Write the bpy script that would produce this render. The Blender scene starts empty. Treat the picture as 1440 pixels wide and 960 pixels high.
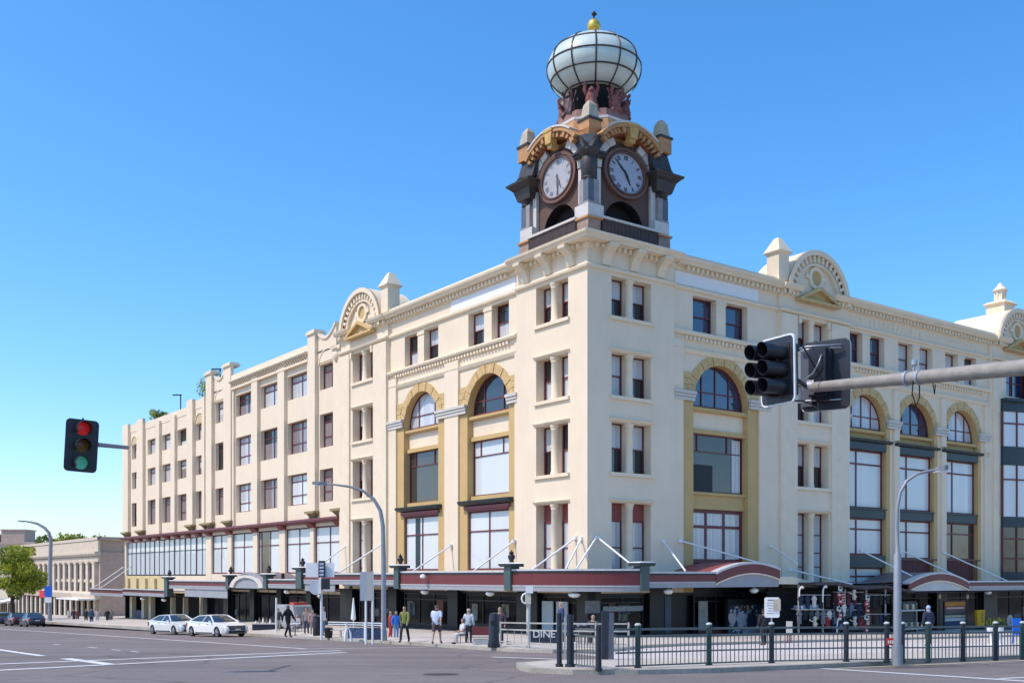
import bpy, bmesh, math, random
from mathutils import Vector, Matrix, Euler

rnd = random.Random(11)
scene = bpy.context.scene
COL = scene.collection
rad = math.radians

# ------------------------------------------------------------------ camera
cam_d = bpy.data.cameras.new("camera")
cam_d.sensor_width = 36.0
cam_d.lens = 37.0
cam_d.shift_y = 329.0 / 1440.0
cam_d.clip_start = 0.1
cam_d.clip_end = 6000.0
cam = bpy.data.objects.new("camera", cam_d)
COL.objects.link(cam)
cam.location = (0, 0, 0)
cam.rotation_euler = (rad(90), 0, 0)
scene.camera = cam

# ------------------------------------------------------------------ sky, sun, exposure
SUN_EL = 54.0
SUN_DIR = Vector((-0.935, -0.355, 0)).normalized()      # horizontal direction towards the sun
world = bpy.data.worlds.new("World")
scene.world = world
world.use_nodes = True
nt = world.node_tree
bg = nt.nodes["Background"]
sky = nt.nodes.new("ShaderNodeTexSky")
sky.sky_type = 'NISHITA'
sky.sun_disc = False
sky.sun_elevation = rad(SUN_EL)
sky.sun_rotation = math.atan2(SUN_DIR.x, SUN_DIR.y)
sky.air_density = 1.0
sky.dust_density = 1.0
sky.ozone_density = 8.0
hs = nt.nodes.new("ShaderNodeHueSaturation")
hs.inputs["Saturation"].default_value = 1.21
tint = nt.nodes.new("ShaderNodeMix")
tint.data_type = 'RGBA'
tint.blend_type = 'MULTIPLY'
tint.inputs[0].default_value = 1.0
tint.inputs[7].default_value = (1.04, 0.94, 0.86, 1)
nt.links.new(sky.outputs[0], hs.inputs["Color"])
nt.links.new(hs.outputs[0], tint.inputs[6])
nt.links.new(tint.outputs[2], bg.inputs[0])
bg.inputs[1].default_value = 0.15
sun_d = bpy.data.lights.new("sun", 'SUN')
sun_d.energy = 2.0
sun_d.angle = rad(0.5)
sun_d.color = (0.93, 0.81, 0.68)
sun = bpy.data.objects.new("sun", sun_d)
COL.objects.link(sun)
sv = Vector((SUN_DIR.x * math.cos(rad(SUN_EL)), SUN_DIR.y * math.cos(rad(SUN_EL)), math.sin(rad(SUN_EL))))
sun.rotation_euler = (-sv).to_track_quat('-Z', 'Y').to_euler()
sun.location = (-40, -20, 60)
scene.view_settings.view_transform = 'Standard'
scene.view_settings.look = 'None'
scene.view_settings.exposure = 1.0
scene.view_settings.gamma = 1.0
scene.view_settings.use_curve_mapping = False
scene.cycles.max_bounces = 6
scene.cycles.use_denoising = True

# ------------------------------------------------------------------ frames of reference
F_PX, CX, HY = 1480.0, 720.0, 809.0
_n = math.hypot(1090, 1480)
DL = Vector((-1090 / _n, 1480 / _n, 0))       # along the left street
DR = Vector((1480 / _n, 1090 / _n, 0))        # along the right street
CORNER = Vector((106 / 1480 * 59, 59, 0))
ANG = math.atan2(DR.y, DR.x)
SLOPE = 0.034

def gz(x, y):
    return -(1.6 + SLOPE * max(min(y, 260.0), -80.0))

def W(a, b, z=0.0):                # building frame (a along right street, b along left street) -> world
    p = CORNER + DR * a + DL * b
    return Vector((p.x, p.y, z))

def G(px, py, h=0.0):              # a point of the ground seen in the photograph
    Y = F_PX * (1.6 - h) / (py - HY - SLOPE * F_PX)
    X = (px - CX) / F_PX * Y
    return Vector((X, Y, gz(X, Y) + h))

def at(px, py, Y):                 # a point at a given depth
    return Vector(((px - CX) / F_PX * Y, Y, (HY - py) / F_PX * Y))

# ------------------------------------------------------------------ materials
MATS = {}
def M(name, col, rough=0.6, var=0.10, scale=2.0, bump=0.0, bscale=60.0, metal=0.0, coat=0.0, spec=0.5,
      streak=0.0, emit=None, estr=0.0, ior=1.45):
    if name in MATS:
        return MATS[name]
    m = bpy.data.materials.new(name)
    m.use_nodes = True
    t = m.node_tree
    b = t.nodes["Principled BSDF"]
    b.inputs["Roughness"].default_value = rough
    b.inputs["Metallic"].default_value = metal
    b.inputs["Coat Weight"].default_value = coat
    b.inputs["Coat Roughness"].default_value = 0.03
    b.inputs["Specular IOR Level"].default_value = spec
    b.inputs["IOR"].default_value = ior
    b.inputs["Base Color"].default_value = (*col, 1)
    tc = t.nodes.new("ShaderNodeTexCoord")
    if var > 0:
        nz = t.nodes.new("ShaderNodeTexNoise")
        nz.inputs["Scale"].default_value = scale
        nz.inputs["Detail"].default_value = 6
        nz.inputs["Roughness"].default_value = 0.65
        t.links.new(tc.outputs["Object"], nz.inputs["Vector"])
        mr = t.nodes.new("ShaderNodeMapRange")
        mr.inputs["From Min"].default_value = 0.3
        mr.inputs["From Max"].default_value = 0.7
        mr.inputs["To Min"].default_value = 1 - var
        mr.inputs["To Max"].default_value = 1 + var * 0.6
        t.links.new(nz.outputs["Fac"], mr.inputs["Value"])
        mx = t.nodes.new("ShaderNodeMix")
        mx.data_type = 'RGBA'
        mx.blend_type = 'MULTIPLY'
        mx.inputs["Factor"].default_value = 1
        mx.inputs[6].default_value = (*col, 1)
        t.links.new(mr.outputs[0], mx.inputs[7])
        out = mx.outputs[2]
        if streak > 0:             # rain streaks running down the wall
            mp = t.nodes.new("ShaderNodeMapping")
            mp.inputs["Scale"].default_value = (2.6, 2.6, 0.16)
            t.links.new(tc.outputs["Object"], mp.inputs["Vector"])
            n2 = t.nodes.new("ShaderNodeTexNoise")
            n2.inputs["Scale"].default_value = 1.5
            n2.inputs["Detail"].default_value = 8
            n2.inputs["Roughness"].default_value = 0.7
            t.links.new(mp.outputs[0], n2.inputs["Vector"])
            r2 = t.nodes.new("ShaderNodeMapRange")
            r2.inputs["From Min"].default_value = 0.50
            r2.inputs["From Max"].default_value = 0.78
            r2.inputs["To Min"].default_value = 0.0
            r2.inputs["To Max"].default_value = streak
            t.links.new(n2.outputs["Fac"], r2.inputs["Value"])
            m2 = t.nodes.new("ShaderNodeMix")
            m2.data_type = 'RGBA'
            m2.inputs[7].default_value = (col[0] * 0.55, col[1] * 0.5, col[2] * 0.42, 1)
            t.links.new(r2.outputs[0], m2.inputs["Factor"])
            t.links.new(out, m2.inputs[6])
            out = m2.outputs[2]
        t.links.new(out, b.inputs["Base Color"])
    if bump > 0:
        n3 = t.nodes.new("ShaderNodeTexNoise")
        n3.inputs["Scale"].default_value = bscale
        n3.inputs["Detail"].default_value = 4
        t.links.new(tc.outputs["Object"], n3.inputs["Vector"])
        bp = t.nodes.new("ShaderNodeBump")
        bp.inputs["Strength"].default_value = bump
        bp.inputs["Distance"].default_value = 0.02
        t.links.new(n3.outputs["Fac"], bp.inputs["Height"])
        t.links.new(bp.outputs[0], b.inputs["Normal"])
    if emit:
        b.inputs["Emission Color"].default_value = (*emit, 1)
        b.inputs["Emission Strength"].default_value = estr
    MATS[name] = m
    return m

def glassy(name, col, rough=0.03, ior=1.8, wob=0.25, stripes=None, wscale=0.35, fold=0.72):
    """window pane with what hangs right behind it; old glass is not quite flat"""
    if name in MATS:
        return MATS[name]
    m = M(name, col, rough=rough, var=0.0, ior=ior)
    t = m.node_tree
    b = t.nodes["Principled BSDF"]
    b.inputs["Coat Weight"].default_value = 1.0 if stripes else 0.0
    b.inputs["Coat Roughness"].default_value = 0.02
    b.inputs["Coat IOR"].default_value = ior
    if stripes:
        b.inputs["Roughness"].default_value = 0.7
    tc = t.nodes.new("ShaderNodeTexCoord")
    nz = t.nodes.new("ShaderNodeTexNoise")
    nz.inputs["Scale"].default_value = wscale
    t.links.new(tc.outputs["Object"], nz.inputs["Vector"])
    bp = t.nodes.new("ShaderNodeBump")
    bp.inputs["Strength"].default_value = wob
    bp.inputs["Distance"].default_value = 0.12
    t.links.new(nz.outputs["Fac"], bp.inputs["Height"])
    t.links.new(bp.outputs[0], b.inputs["Coat Normal" if stripes else "Normal"])
    if stripes:
        mp = t.nodes.new("ShaderNodeMapping")
        mp.inputs["Scale"].default_value = (stripes, stripes, 0.05)
        t.links.new(tc.outputs["Object"], mp.inputs["Vector"])
        n2 = t.nodes.new("ShaderNodeTexNoise")
        n2.inputs["Scale"].default_value = 1.0
        n2.inputs["Detail"].default_value = 3
        t.links.new(mp.outputs[0], n2.inputs["Vector"])
        mr = t.nodes.new("ShaderNodeMapRange")
        mr.inputs["From Min"].default_value = 0.3
        mr.inputs["From Max"].default_value = 0.7
        mr.inputs["To Min"].default_value = fold
        mr.inputs["To Max"].default_value = 1 + (1 - fold) * .3
        t.links.new(n2.outputs["Fac"], mr.inputs["Value"])
        mx = t.nodes.new("ShaderNodeMix")
        mx.data_type = 'RGBA'
        mx.blend_type = 'MULTIPLY'
        mx.inputs["Factor"].default_value = 1
        mx.inputs[6].default_value = (*col, 1)
        t.links.new(mr.outputs[0], mx.inputs[7])
        t.links.new(mx.outputs[2], b.inputs["Base Color"])
    return m

cream = M("cream_render", (0.795, 0.662, 0.485), 0.75, 0.06, 0.35, bump=0.12, bscale=30, streak=0.14)
cream2 = M("cream_trim", (0.80, 0.67, 0.485), 0.7, 0.07, 1.2, bump=0.1, bscale=30, streak=0.12)
ochre = M("ochre_render", (0.57, 0.385, 0.16), 0.75, 0.08, 0.8, bump=0.12, bscale=30, streak=0.14)
ochre_rust = M("ochre_rusticated", (0.60, 0.42, 0.19), 0.85, 0.22, 3.5, bump=0.6, bscale=7)
greyband = M("grey_moulding", (0.60, 0.56, 0.49), 0.7, 0.1, 1.5)
whitepanel = M("white_panel", (0.80, 0.79, 0.76), 0.55, 0.05, 1.0)
maroon = M("maroon_paint", (0.155, 0.034, 0.036), 0.45, 0.15, 2.0)
maroon2 = M("dull_red_paint", (0.26, 0.065, 0.06), 0.5, 0.12, 2.0)
awnred = M("awning_red", (0.150, 0.030, 0.031), 0.45, 0.12, 0.6)
slate = M("slate_green_paint", (0.028, 0.045, 0.052), 0.42, 0.15, 1.0)
slate2 = M("grey_green_paint", (0.06, 0.09, 0.09), 0.45, 0.12, 1.0)
darkmetal = M("dark_metal", (0.022, 0.026, 0.032), 0.4, 0.2, 3.0)
blackpaint = M("black_paint", (0.012, 0.013, 0.016), 0.5, 0.2, 3.0)
greymetal = M("grey_soffit", (0.30, 0.31, 0.33), 0.55, 0.1, 1.5)
white = M("white_paint", (0.78, 0.78, 0.76), 0.5, 0.06, 1.5)
galv = M("galvanised_steel", (0.42, 0.44, 0.46), 0.42, 0.15, 6.0, metal=0.55)
roofm = M("roof_membrane", (0.22, 0.22, 0.22), 0.9, 0.2, 0.4)
pane_dark = glassy("pane_dark", (0.018, 0.021, 0.026))
pane_sky_tint = glassy("pane_sky_tint", (0.012, 0.03, 0.085), ior=2.0)  # sky reflection partly painted: its blue is put into the pane colour
pane_curtain = glassy("pane_curtain", (0.56, 0.57, 0.58), ior=1.6, stripes=5.0)
pane_blind = glassy("pane_blind", (0.64, 0.675, 0.675), ior=1.5, stripes=1.2, fold=0.93)
pane_mauve = glassy("pane_mauve", (0.24, 0.19, 0.19), ior=1.7, stripes=6.0)
pane_brown = glassy("pane_brown", (0.055, 0.048, 0.04), ior=1.7)
pane_shop = glassy("pane_shop", (0.005, 0.006, 0.007), ior=1.28, rough=0.10)  # near-black: shade under the awnings is put into the pane colour

# ------------------------------------------------------------------ mesh builder
SPLIT = {"ground_pier", "pilaster", "parapet", "passage_column", "jamb", "impost", "wall_base", "ledge_bracket", "pale_door",
         "valance", "frieze_relief", "console", "stall_riser", "passage_wall", "bracket", "corbel", "pier", "window_panel", "transom_bar", "bow_window", "voussoirs", "dark_panel", "white_panel", "sill", "frieze_relief", "lower_trim", "back_wall", "roof", "hood", "awning_roof", "soffit", "cornice"}
def pieces(me, gap=0.04):
    """the separate pieces of a mesh (islands whose boxes touch stay together), each as a mesh of its own"""
    n = len(me.vertices); par = list(range(n))
    def find(i):
        while par[i] != i:
            par[i] = par[par[i]]; i = par[i]
        return i
    for p in me.polygons:
        v = list(p.vertices); a = find(v[0])
        for b in v[1:]: par[find(b)] = a
    isl = {}
    for i in range(n): isl.setdefault(find(i), []).append(i)
    boxes = []
    for k, vs in isl.items():
        c = [me.vertices[i].co for i in vs]
        boxes.append([[min(q[j] for q in c) - gap / 2 for j in range(3)], [max(q[j] for q in c) + gap / 2 for j in range(3)], {k}])
    m = len(boxes); g = list(range(m))
    def gf(i):
        while g[i] != i: i = g[i]
        return i
    for i in range(m):
        for j in range(i + 1, m):
            A, B = boxes[i], boxes[j]
            if all(A[0][q] <= B[1][q] and B[0][q] <= A[1][q] for q in range(3)):
                g[gf(j)] = gf(i)
    cl = {}
    root2 = {list(boxes[i][2])[0]: gf(i) for i in range(m)}
    for p in me.polygons: cl.setdefault(root2[find(p.vertices[0])], []).append(p)
    if len(cl) == 1: return [me]
    out = []
    for ps in cl.values():
        idx, V, Fs = {}, [], []
        for p in ps:
            f = []
            for v in p.vertices:
                if v not in idx: idx[v] = len(V); V.append(tuple(me.vertices[v].co))
                f.append(idx[v])
            Fs.append(f)
        q = bpy.data.meshes.new(me.name); q.from_pydata(V, [], Fs)
        for mt in me.materials: q.materials.append(mt)
        q.polygons.foreach_set("material_index", [p.material_index for p in ps])
        q.polygons.foreach_set("use_smooth", [p.use_smooth for p in ps])
        q.update(); out.append(q)
    return out

class MB:
    def __init__(s, T=None):
        s.v, s.f, s.m, s.T, s.mi, s.sm = [], [], [], T, 0, []
        s.smooth = False
    def add(s, pts, faces):
        o = len(s.v)
        for p in pts:
            s.v.append(tuple(s.T(*p)) if s.T else tuple(p))
        for f in faces:
            s.f.append([i + o for i in f]); s.m.append(s.mi); s.sm.append(s.smooth)
    def box(s, a0, a1, b0, b1, c0, c1):
        p = [(a0, b0, c0), (a1, b0, c0), (a1, b1, c0), (a0, b1, c0), (a0, b0, c1), (a1, b0, c1), (a1, b1, c1), (a0, b1, c1)]
        s.add(p, [(0, 3, 2, 1), (4, 5, 6, 7), (0, 1, 5, 4), (1, 2, 6, 5), (2, 3, 7, 6), (3, 0, 4, 7)])
    def poly(s, pts):
        s.add(pts, [tuple(range(len(pts)))])
    def hexa(s, p):
        s.add(p, [(0, 3, 2, 1), (4, 5, 6, 7), (0, 1, 5, 4), (1, 2, 6, 5), (2, 3, 7, 6), (3, 0, 4, 7)])
    def prism_o(s, pts, o0, o1):           # outline in (s, z), pushed through o
        n = len(pts)
        P = [(a, o0, z) for a, z in pts] + [(a, o1, z) for a, z in pts]
        s.add(P, [tuple(range(n)), tuple(range(2 * n - 1, n - 1, -1))] + [(i, (i + 1) % n, n + (i + 1) % n, n + i) for i in range(n)])
    def prism_z(s, pts, z0, z1):           # outline in (x, y)
        n = len(pts)
        P = [(a, b, z0) for a, b in pts] + [(a, b, z1) for a, b in pts]
        s.add(P, [tuple(range(n)), tuple(range(2 * n - 1, n - 1, -1))] + [(i, (i + 1) % n, n + (i + 1) % n, n + i) for i in range(n)])
    def sweep(s, prof, s0, s1, m0=False, m1=False):   # profile in (o, z) run along s; m0/m1: mitred end
        n = len(prof)
        P = [((-o if m0 else s0), o, z) for o, z in prof] + [((s1 + o if m1 else s1), o, z) for o, z in prof]
        s.add(P, [tuple(range(n)), tuple(range(2 * n - 1, n - 1, -1))] + [(i, (i + 1) % n, n + (i + 1) % n, n + i) for i in range(n)])
    def tube(s, pts, r, n=8, caps=True):
        pts = [Vector(p) for p in pts]
        k = len(pts)
        rr = r if isinstance(r, (list, tuple)) else [r] * k
        P, F = [], []
        up = None
        for i, p in enumerate(pts):
            d = (pts[min(i + 1, k - 1)] - pts[max(i - 1, 0)])
            if d.length < 1e-9: d = Vector((0, 0, 1))
            d.normalize()
            if up is None:
                up = Vector((0, 0, 1)) if abs(d.z) < 0.95 else Vector((1, 0, 0))
            x = d.cross(up)
            if x.length < 1e-6: x = d.orthogonal()
            x.normalize(); y = x.cross(d).normalized(); up = y
            for j in range(n):
                a = 2 * math.pi * j / n
                P.append(tuple(p + (x * math.cos(a) + y * math.sin(a)) * rr[i]))
        for i in range(k - 1):
            for j in range(n):
                F.append((i * n + j, i * n + (j + 1) % n, (i + 1) * n + (j + 1) % n, (i + 1) * n + j))
        if caps:
            F.append(tuple(range(n - 1, -1, -1))); F.append(tuple((k - 1) * n + j for j in range(n)))
        sm = s.smooth; s.smooth = n > 5
        s.add(P, F); s.smooth = sm
    def lathe(s, prof, cx=0, cy=0, n=16, a0=0.0, smooth=True, T2=None):
        P, F = [], []
        k = len(prof)
        for r, z in prof:
            for j in range(n):
                a = a0 + 2 * math.pi * j / n
                q = (cx + r * math.cos(a), cy + r * math.sin(a), z)
                P.append(tuple(T2(q)) if T2 else q)
        for i in range(k - 1):
            for j in range(n):
                F.append((i * n + j, i * n + (j + 1) % n, (i + 1) * n + (j + 1) % n, (i + 1) * n + j))
        F.append(tuple(range(n - 1, -1, -1))); F.append(tuple((k - 1) * n + j for j in range(n)))
        sm = s.smooth; s.smooth = smooth
        s.add(P, F); s.smooth = sm
    def build(s, name, mats, parent=None, label=None, bevel=0.0, autosm=True):
        me = bpy.data.meshes.new(name)
        me.from_pydata(s.v, [], s.f)
        if not isinstance(mats, (list, tuple)): mats = [mats]
        for m in mats: me.materials.append(m)
        me.polygons.foreach_set("material_index", [min(i, len(mats) - 1) for i in s.m])
        me.polygons.foreach_set("use_smooth", s.sm)
        bm = bmesh.new(); bm.from_mesh(me)
        bmesh.ops.recalc_face_normals(bm, faces=bm.faces)
        bm.to_mesh(me); bm.free()
        me.update()
        if any(s.sm) and autosm:
            me.set_sharp_from_angle(angle=rad(50))
        if name in SPLIT and parent is not None:
            res = None
            for sub in pieces(me):
                q = bpy.data.objects.new(name, sub); COL.objects.link(q); q.parent = parent
                if label: q["label"] = label
                res = res or q
            return res
        o = bpy.data.objects.new(name, me)
        COL.objects.link(o)
        if parent: o.parent = parent
        if label: o["label"] = label
        if bevel > 0:
            bv = o.modifiers.new("bevel", 'BEVEL'); bv.width = bevel; bv.segments = 2; bv.limit_method = 'ANGLE'
        return o

def thing(name, label, cat, loc=(0, 0, 0), rz=0.0, group=None, kind=None):
    o = bpy.data.objects.new(name, None)
    COL.objects.link(o)
    o.empty_display_size = 0.3
    o.location = loc; o.rotation_euler = (0, 0, rz)
    tag(o, label, cat, group, kind)
    return o
def tag(o, label=None, cat=None, group=None, kind=None):
    if label: o["label"] = label
    if cat: o["category"] = cat
    if group: o["group"] = group
    if kind: o["kind"] = kind
    return o
def dup(root, loc, rz, label=None):
    r = root.copy(); COL.objects.link(r); r.location = loc; r.rotation_euler = (0, 0, rz)
    if label: r["label"] = label
    for ch in list(root.children):
        c = ch.copy(); COL.objects.link(c); c.parent = r
        for g in list(ch.children):
            d = g.copy(); COL.objects.link(d); d.parent = c
    return r

# ------------------------------------------------------------------ ground, roads, pavements
def ground_mat(name, col, dark, spots=True):
    m = M(name, col, 0.85, 0.0)
    t = m.node_tree; b = t.nodes["Principled BSDF"]
    tc = t.nodes.new("ShaderNodeTexCoord")
    def noise(sc, det, ro):
        n = t.nodes.new("ShaderNodeTexNoise"); n.inputs["Scale"].default_value = sc
        n.inputs["Detail"].default_value = det; n.inputs["Roughness"].default_value = ro
        t.links.new(tc.outputs["Object"], n.inputs["Vector"]); return n
    n1, n2, n3 = noise(0.16, 5, 0.6), noise(22, 3, 0.6), noise(1.4, 8, 0.75)
    def rng(n, a, b_, c, d):
        r = t.nodes.new("ShaderNodeMapRange")
        for k, v in zip(("From Min", "From Max", "To Min", "To Max"), (a, b_, c, d)): r.inputs[k].default_value = v
        t.links.new(n.outputs["Fac"], r.inputs["Value"]); return r
    def mul(a, bb):
        x = t.nodes.new("ShaderNodeMath"); x.operation = 'MULTIPLY'
        t.links.new(a, x.inputs[0]); t.links.new(bb, x.inputs[1]); return x.outputs[0]
    v = mul(mul(rng(n1, .3, .7, .84, 1.12).outputs[0], rng(n2, .3, .7, .80, 1.2).outputs[0]), rng(n3, .35, .75, 1.06, dark).outputs[0])
    mx = t.nodes.new("ShaderNodeMix"); mx.data_type = 'RGBA'; mx.blend_type = 'MULTIPLY'; mx.inputs["Factor"].default_value = 1
    mx.inputs[6].default_value = (*col, 1); t.links.new(v, mx.inputs[7]); t.links.new(mx.outputs[2], b.inputs["Base Color"])
    if name == "asphalt":            # tar-sealed cracks, wheel tracks and oil along the lanes
        def mapped(rot, sc):
            mp = t.nodes.new("ShaderNodeMapping"); mp.inputs["Rotation"].default_value = (0, 0, rot); mp.inputs["Scale"].default_value = sc
            t.links.new(tc.outputs["Object"], mp.inputs["Vector"]); return mp
        n4 = noise(1.0, 4, .6); t.links.new(mapped(-ANG - rad(90), (.02, .55, 1)).outputs[0], n4.inputs["Vector"])
        v = mul(v, rng(n4, .38, .62, .84, 1.06).outputs[0])
        wv = t.nodes.new("ShaderNodeTexVoronoi"); wv.feature = 'DISTANCE_TO_EDGE'; wv.inputs["Scale"].default_value = .13
        dsp = noise(.5, 4, .7); mxv = t.nodes.new("ShaderNodeMix"); mxv.data_type = 'RGBA'; mxv.blend_type = 'ADD'; mxv.inputs[0].default_value = 2.2
        t.links.new(tc.outputs["Object"], mxv.inputs[6]); t.links.new(dsp.outputs["Color"], mxv.inputs[7]); t.links.new(mxv.outputs[2], wv.inputs["Vector"])
        rg = t.nodes.new("ShaderNodeMapRange"); rg.inputs["From Max"].default_value = .012; rg.inputs["To Min"].default_value = .62; rg.inputs["To Max"].default_value = 1.0
        t.links.new(wv.outputs["Distance"], rg.inputs["Value"]); v = mul(v, rg.outputs[0])
        t.links.new(v, mx.inputs[7])
    bp = t.nodes.new("ShaderNodeBump"); bp.inputs["Strength"].default_value = 0.4; bp.inputs["Distance"].default_value = 0.01
    t.links.new(n2.outputs["Fac"], bp.inputs["Height"]); t.links.new(bp.outputs[0], b.inputs["Normal"])
    return m
asphalt = ground_mat("asphalt", (0.195, 0.165, 0.150), 0.86)
lightroad = ground_mat("worn_pale_asphalt", (0.57, 0.52, 0.475), 0.90)
paving = ground_mat("concrete_paving", (0.52, 0.465, 0.395), 0.84)
kerbm = ground_mat("kerb_concrete", (0.40, 0.37, 0.31), 0.72)
paint = M("road_paint", (0.74, 0.73, 0.70), 0.7, 0.22, 5.0)
paint_y = M("road_paint_yellow", (0.72, 0.66, 0.42), 0.7, 0.2, 5.0)

gm = MB()
ys = [-120, -80, 0, 260, 3500]
xs = [-3000, -300, 300, 3000]
for i in range(len(ys) - 1):
    for j in range(len(xs) - 1):
        gm.poly([(x, y, gz(0, y)) for x, y in ((xs[j], ys[i]), (xs[j + 1], ys[i]), (xs[j + 1], ys[i + 1]), (xs[j], ys[i + 1]))])
tag(gm.build("road", asphalt), kind="structure", label="grey asphalt roadway across the junction")

def slab(name, pts, h, mats, label, kerb=0.28):
    """raised pavement: top, kerb stone rim and face"""
    mb = MB()
    n = len(pts)
    c = Vector((sum(p.x for p in pts) / n, sum(p.y for p in pts) / n, 0))
    ins = []
    for i in range(n):
        a, b, d = pts[i - 1], pts[i], pts[(i + 1) % n]
        e1 = (b - a).normalized(); e2 = (d - b).normalized()
        nn = Vector((-(e1.y + e2.y), e1.x + e2.x, 0))
        nn = nn.normalized() if nn.length > 1e-6 else Vector((-e1.y, e1.x, 0))
        ins.append(nn)
    area = sum(pts[i].x * pts[(i + 1) % n].y - pts[(i + 1) % n].x * pts[i].y for i in range(n))
    sg = 1 if area > 0 else -1
    inner = [Vector((p.x, p.y, 0)) + nn * sg * kerb for p, nn in zip(pts, ins)]
    z = lambda p, k: gz(p.x, p.y) + k
    mb.mi = 0
    mb.poly([(p.x, p.y, z(p, h)) for p in inner])
    mb.mi = 1
    for i in range(n):
        j = (i + 1) % n
        a, b, ia, ib = pts[i], pts[j], inner[i], inner[j]
        mb.poly([(a.x, a.y, z(a, h - .012)), (b.x, b.y, z(b, h - .012)), (ib.x, ib.y, z(ib, h)), (ia.x, ia.y, z(ia, h))])
        mb.poly([(a.x, a.y, z(a, -.1)), (b.x, b.y, z(b, -.1)), (b.x, b.y, z(b, h - .012)), (a.x, a.y, z(a, h - .012))])
    return tag(mb.build(name, mats), kind="structure", label=label)

PAV = 0.14
slab("pavement", [W(*p) for p in [(-11.4, 330), (-11.4, 14), (-12.0, 4), (-12.7, -3), (-13.4, -9), (-13.6, -11.6), (-13.1, -13.3), (-11.6, -14.0), (-9.6, -13.4),
     (-6.5, -11.4), (-3, -10.5), (2, -10.3), (120, -10.3), (120, 60), (60, 330)]], PAV, [paving, kerbm], "beige concrete pavement around the corner building")
slab("footpath", [W(*p) for p in [(-21.2, -22.0), (-21.7, -23.2), (-21.3, -24.4), (-20.0, -25.4), (-18, -26.0), (-13.7, -26.3), (-9, -26.4), (60, -27.2), (60, -22.6), (-7, -22.0), (-16.4, -20.4), (-18.4, -19.9), (-20.2, -20.5)]],
     PAV, [paving, kerbm], "curved concrete footpath under the green fence")
sheet = MB()
def flat(mb, pts, h):
    mb.poly([(p.x, p.y, gz(p.x, p.y) + h) for p in pts])
flat(sheet, [W(*p) for p in [(-15.5, -21), (-12.5, -13.6), (-6.4, -11.3), (-3, -10.4), (2, -10.2), (120, -10.2), (120, -22.7), (60, -22.7), (-7, -22.1)]], 0.006)
tag(sheet.build("side_road", lightroad), kind="structure", label="pale worn side road behind the fence")

def mark(name, a, b, w, h=0.010, m=paint, label=None):
    d = (b - a); d.z = 0; d.normalize(); q = Vector((-d.y, d.x, 0)) * w / 2
    mb = MB()
    k = max(1, int((b - a).length / 12))
    for i in range(k):
        p0 = a.lerp(b, i / k); p1 = a.lerp(b, (i + 1) / k)
        flat(mb, [p0 - q, p1 - q, p1 + q, p0 + q], h)
    return tag(mb.build(name, m), kind="structure", label=label)
mark("lane_line", W(-18.85, 120), W(-18.8, -3.5), 0.24, label="white edge line along the parked cars")
mark("lane_line", W(-29.6, 40), W(-29.55, -4.5), 0.3, label="white lane line on the left road")
mark("lane_line", W(-29.4, -7.2), W(-29.3, -12.4), 0.42, label="short thick white lane line at the crossing")
mark("crossing_line", G(-180, 940.5), G(480, 914.3), 0.36, label="far white line of the pedestrian crossing")
mark("crossing_line", G(-180, 951.5), G(486, 916.8), 0.36, label="near white line of the pedestrian crossing")
for a, b in (((124, 909.4), (136, 910.6)), ((157, 912.8), (169, 914)), ((184, 915.3), (196, 916.6)), ((75, 905.4), (84, 906.2))):
    mark("lane_dash", G(*a), G(*b), 0.14, label="faint white dash of the lane line")
mark("stop_line", G(692, 923.6), G(786, 926.9), 0.30, h=0.014, label="white stop line beside the curved footpath")
mark("crossing_line", G(1156, 939.6), G(1460, 958.6), 0.26, label="white crossing line slanting off at the fence")
mark("crossing_line", G(1405, 953.8), G(1460, 951.6), 0.2, label="short white line at the right edge")
mark("edge_line", G(1175, 939.6), G(1600, 921.5), 0.13, m=paint_y, label="yellowish edge line along the footpath kerb")
mark("crossing_line", G(420, 912.2), G(600, 909.5), 0.2, label="white line running to the pavement corner")
hole = MB(); hole.lathe([(0.0, .012), (0.42, .012), (0.46, .008)], 0, 0, 20)
mh = hole.build("manhole_cover", M("cast_iron", (0.07, 0.06, 0.055), 0.6, .3, 9, metal=.3))
p = G(620, 947.5); mh.location = p; tag(mh, "round rusty manhole cover in the road", "manhole cover")
mh.rotation_euler = (-math.atan(SLOPE), 0, 0)
# ------------------------------------------------------------------ the corner building
bld = thing("corner_building", "long cream four-storey corner store with arched bays, red awning and domed gables", "building", W(0, 0, 0), ANG)
TL = lambda s, o, z: (-o, s, z)
TR = lambda s, o, z: (s, -o, z)

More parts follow.
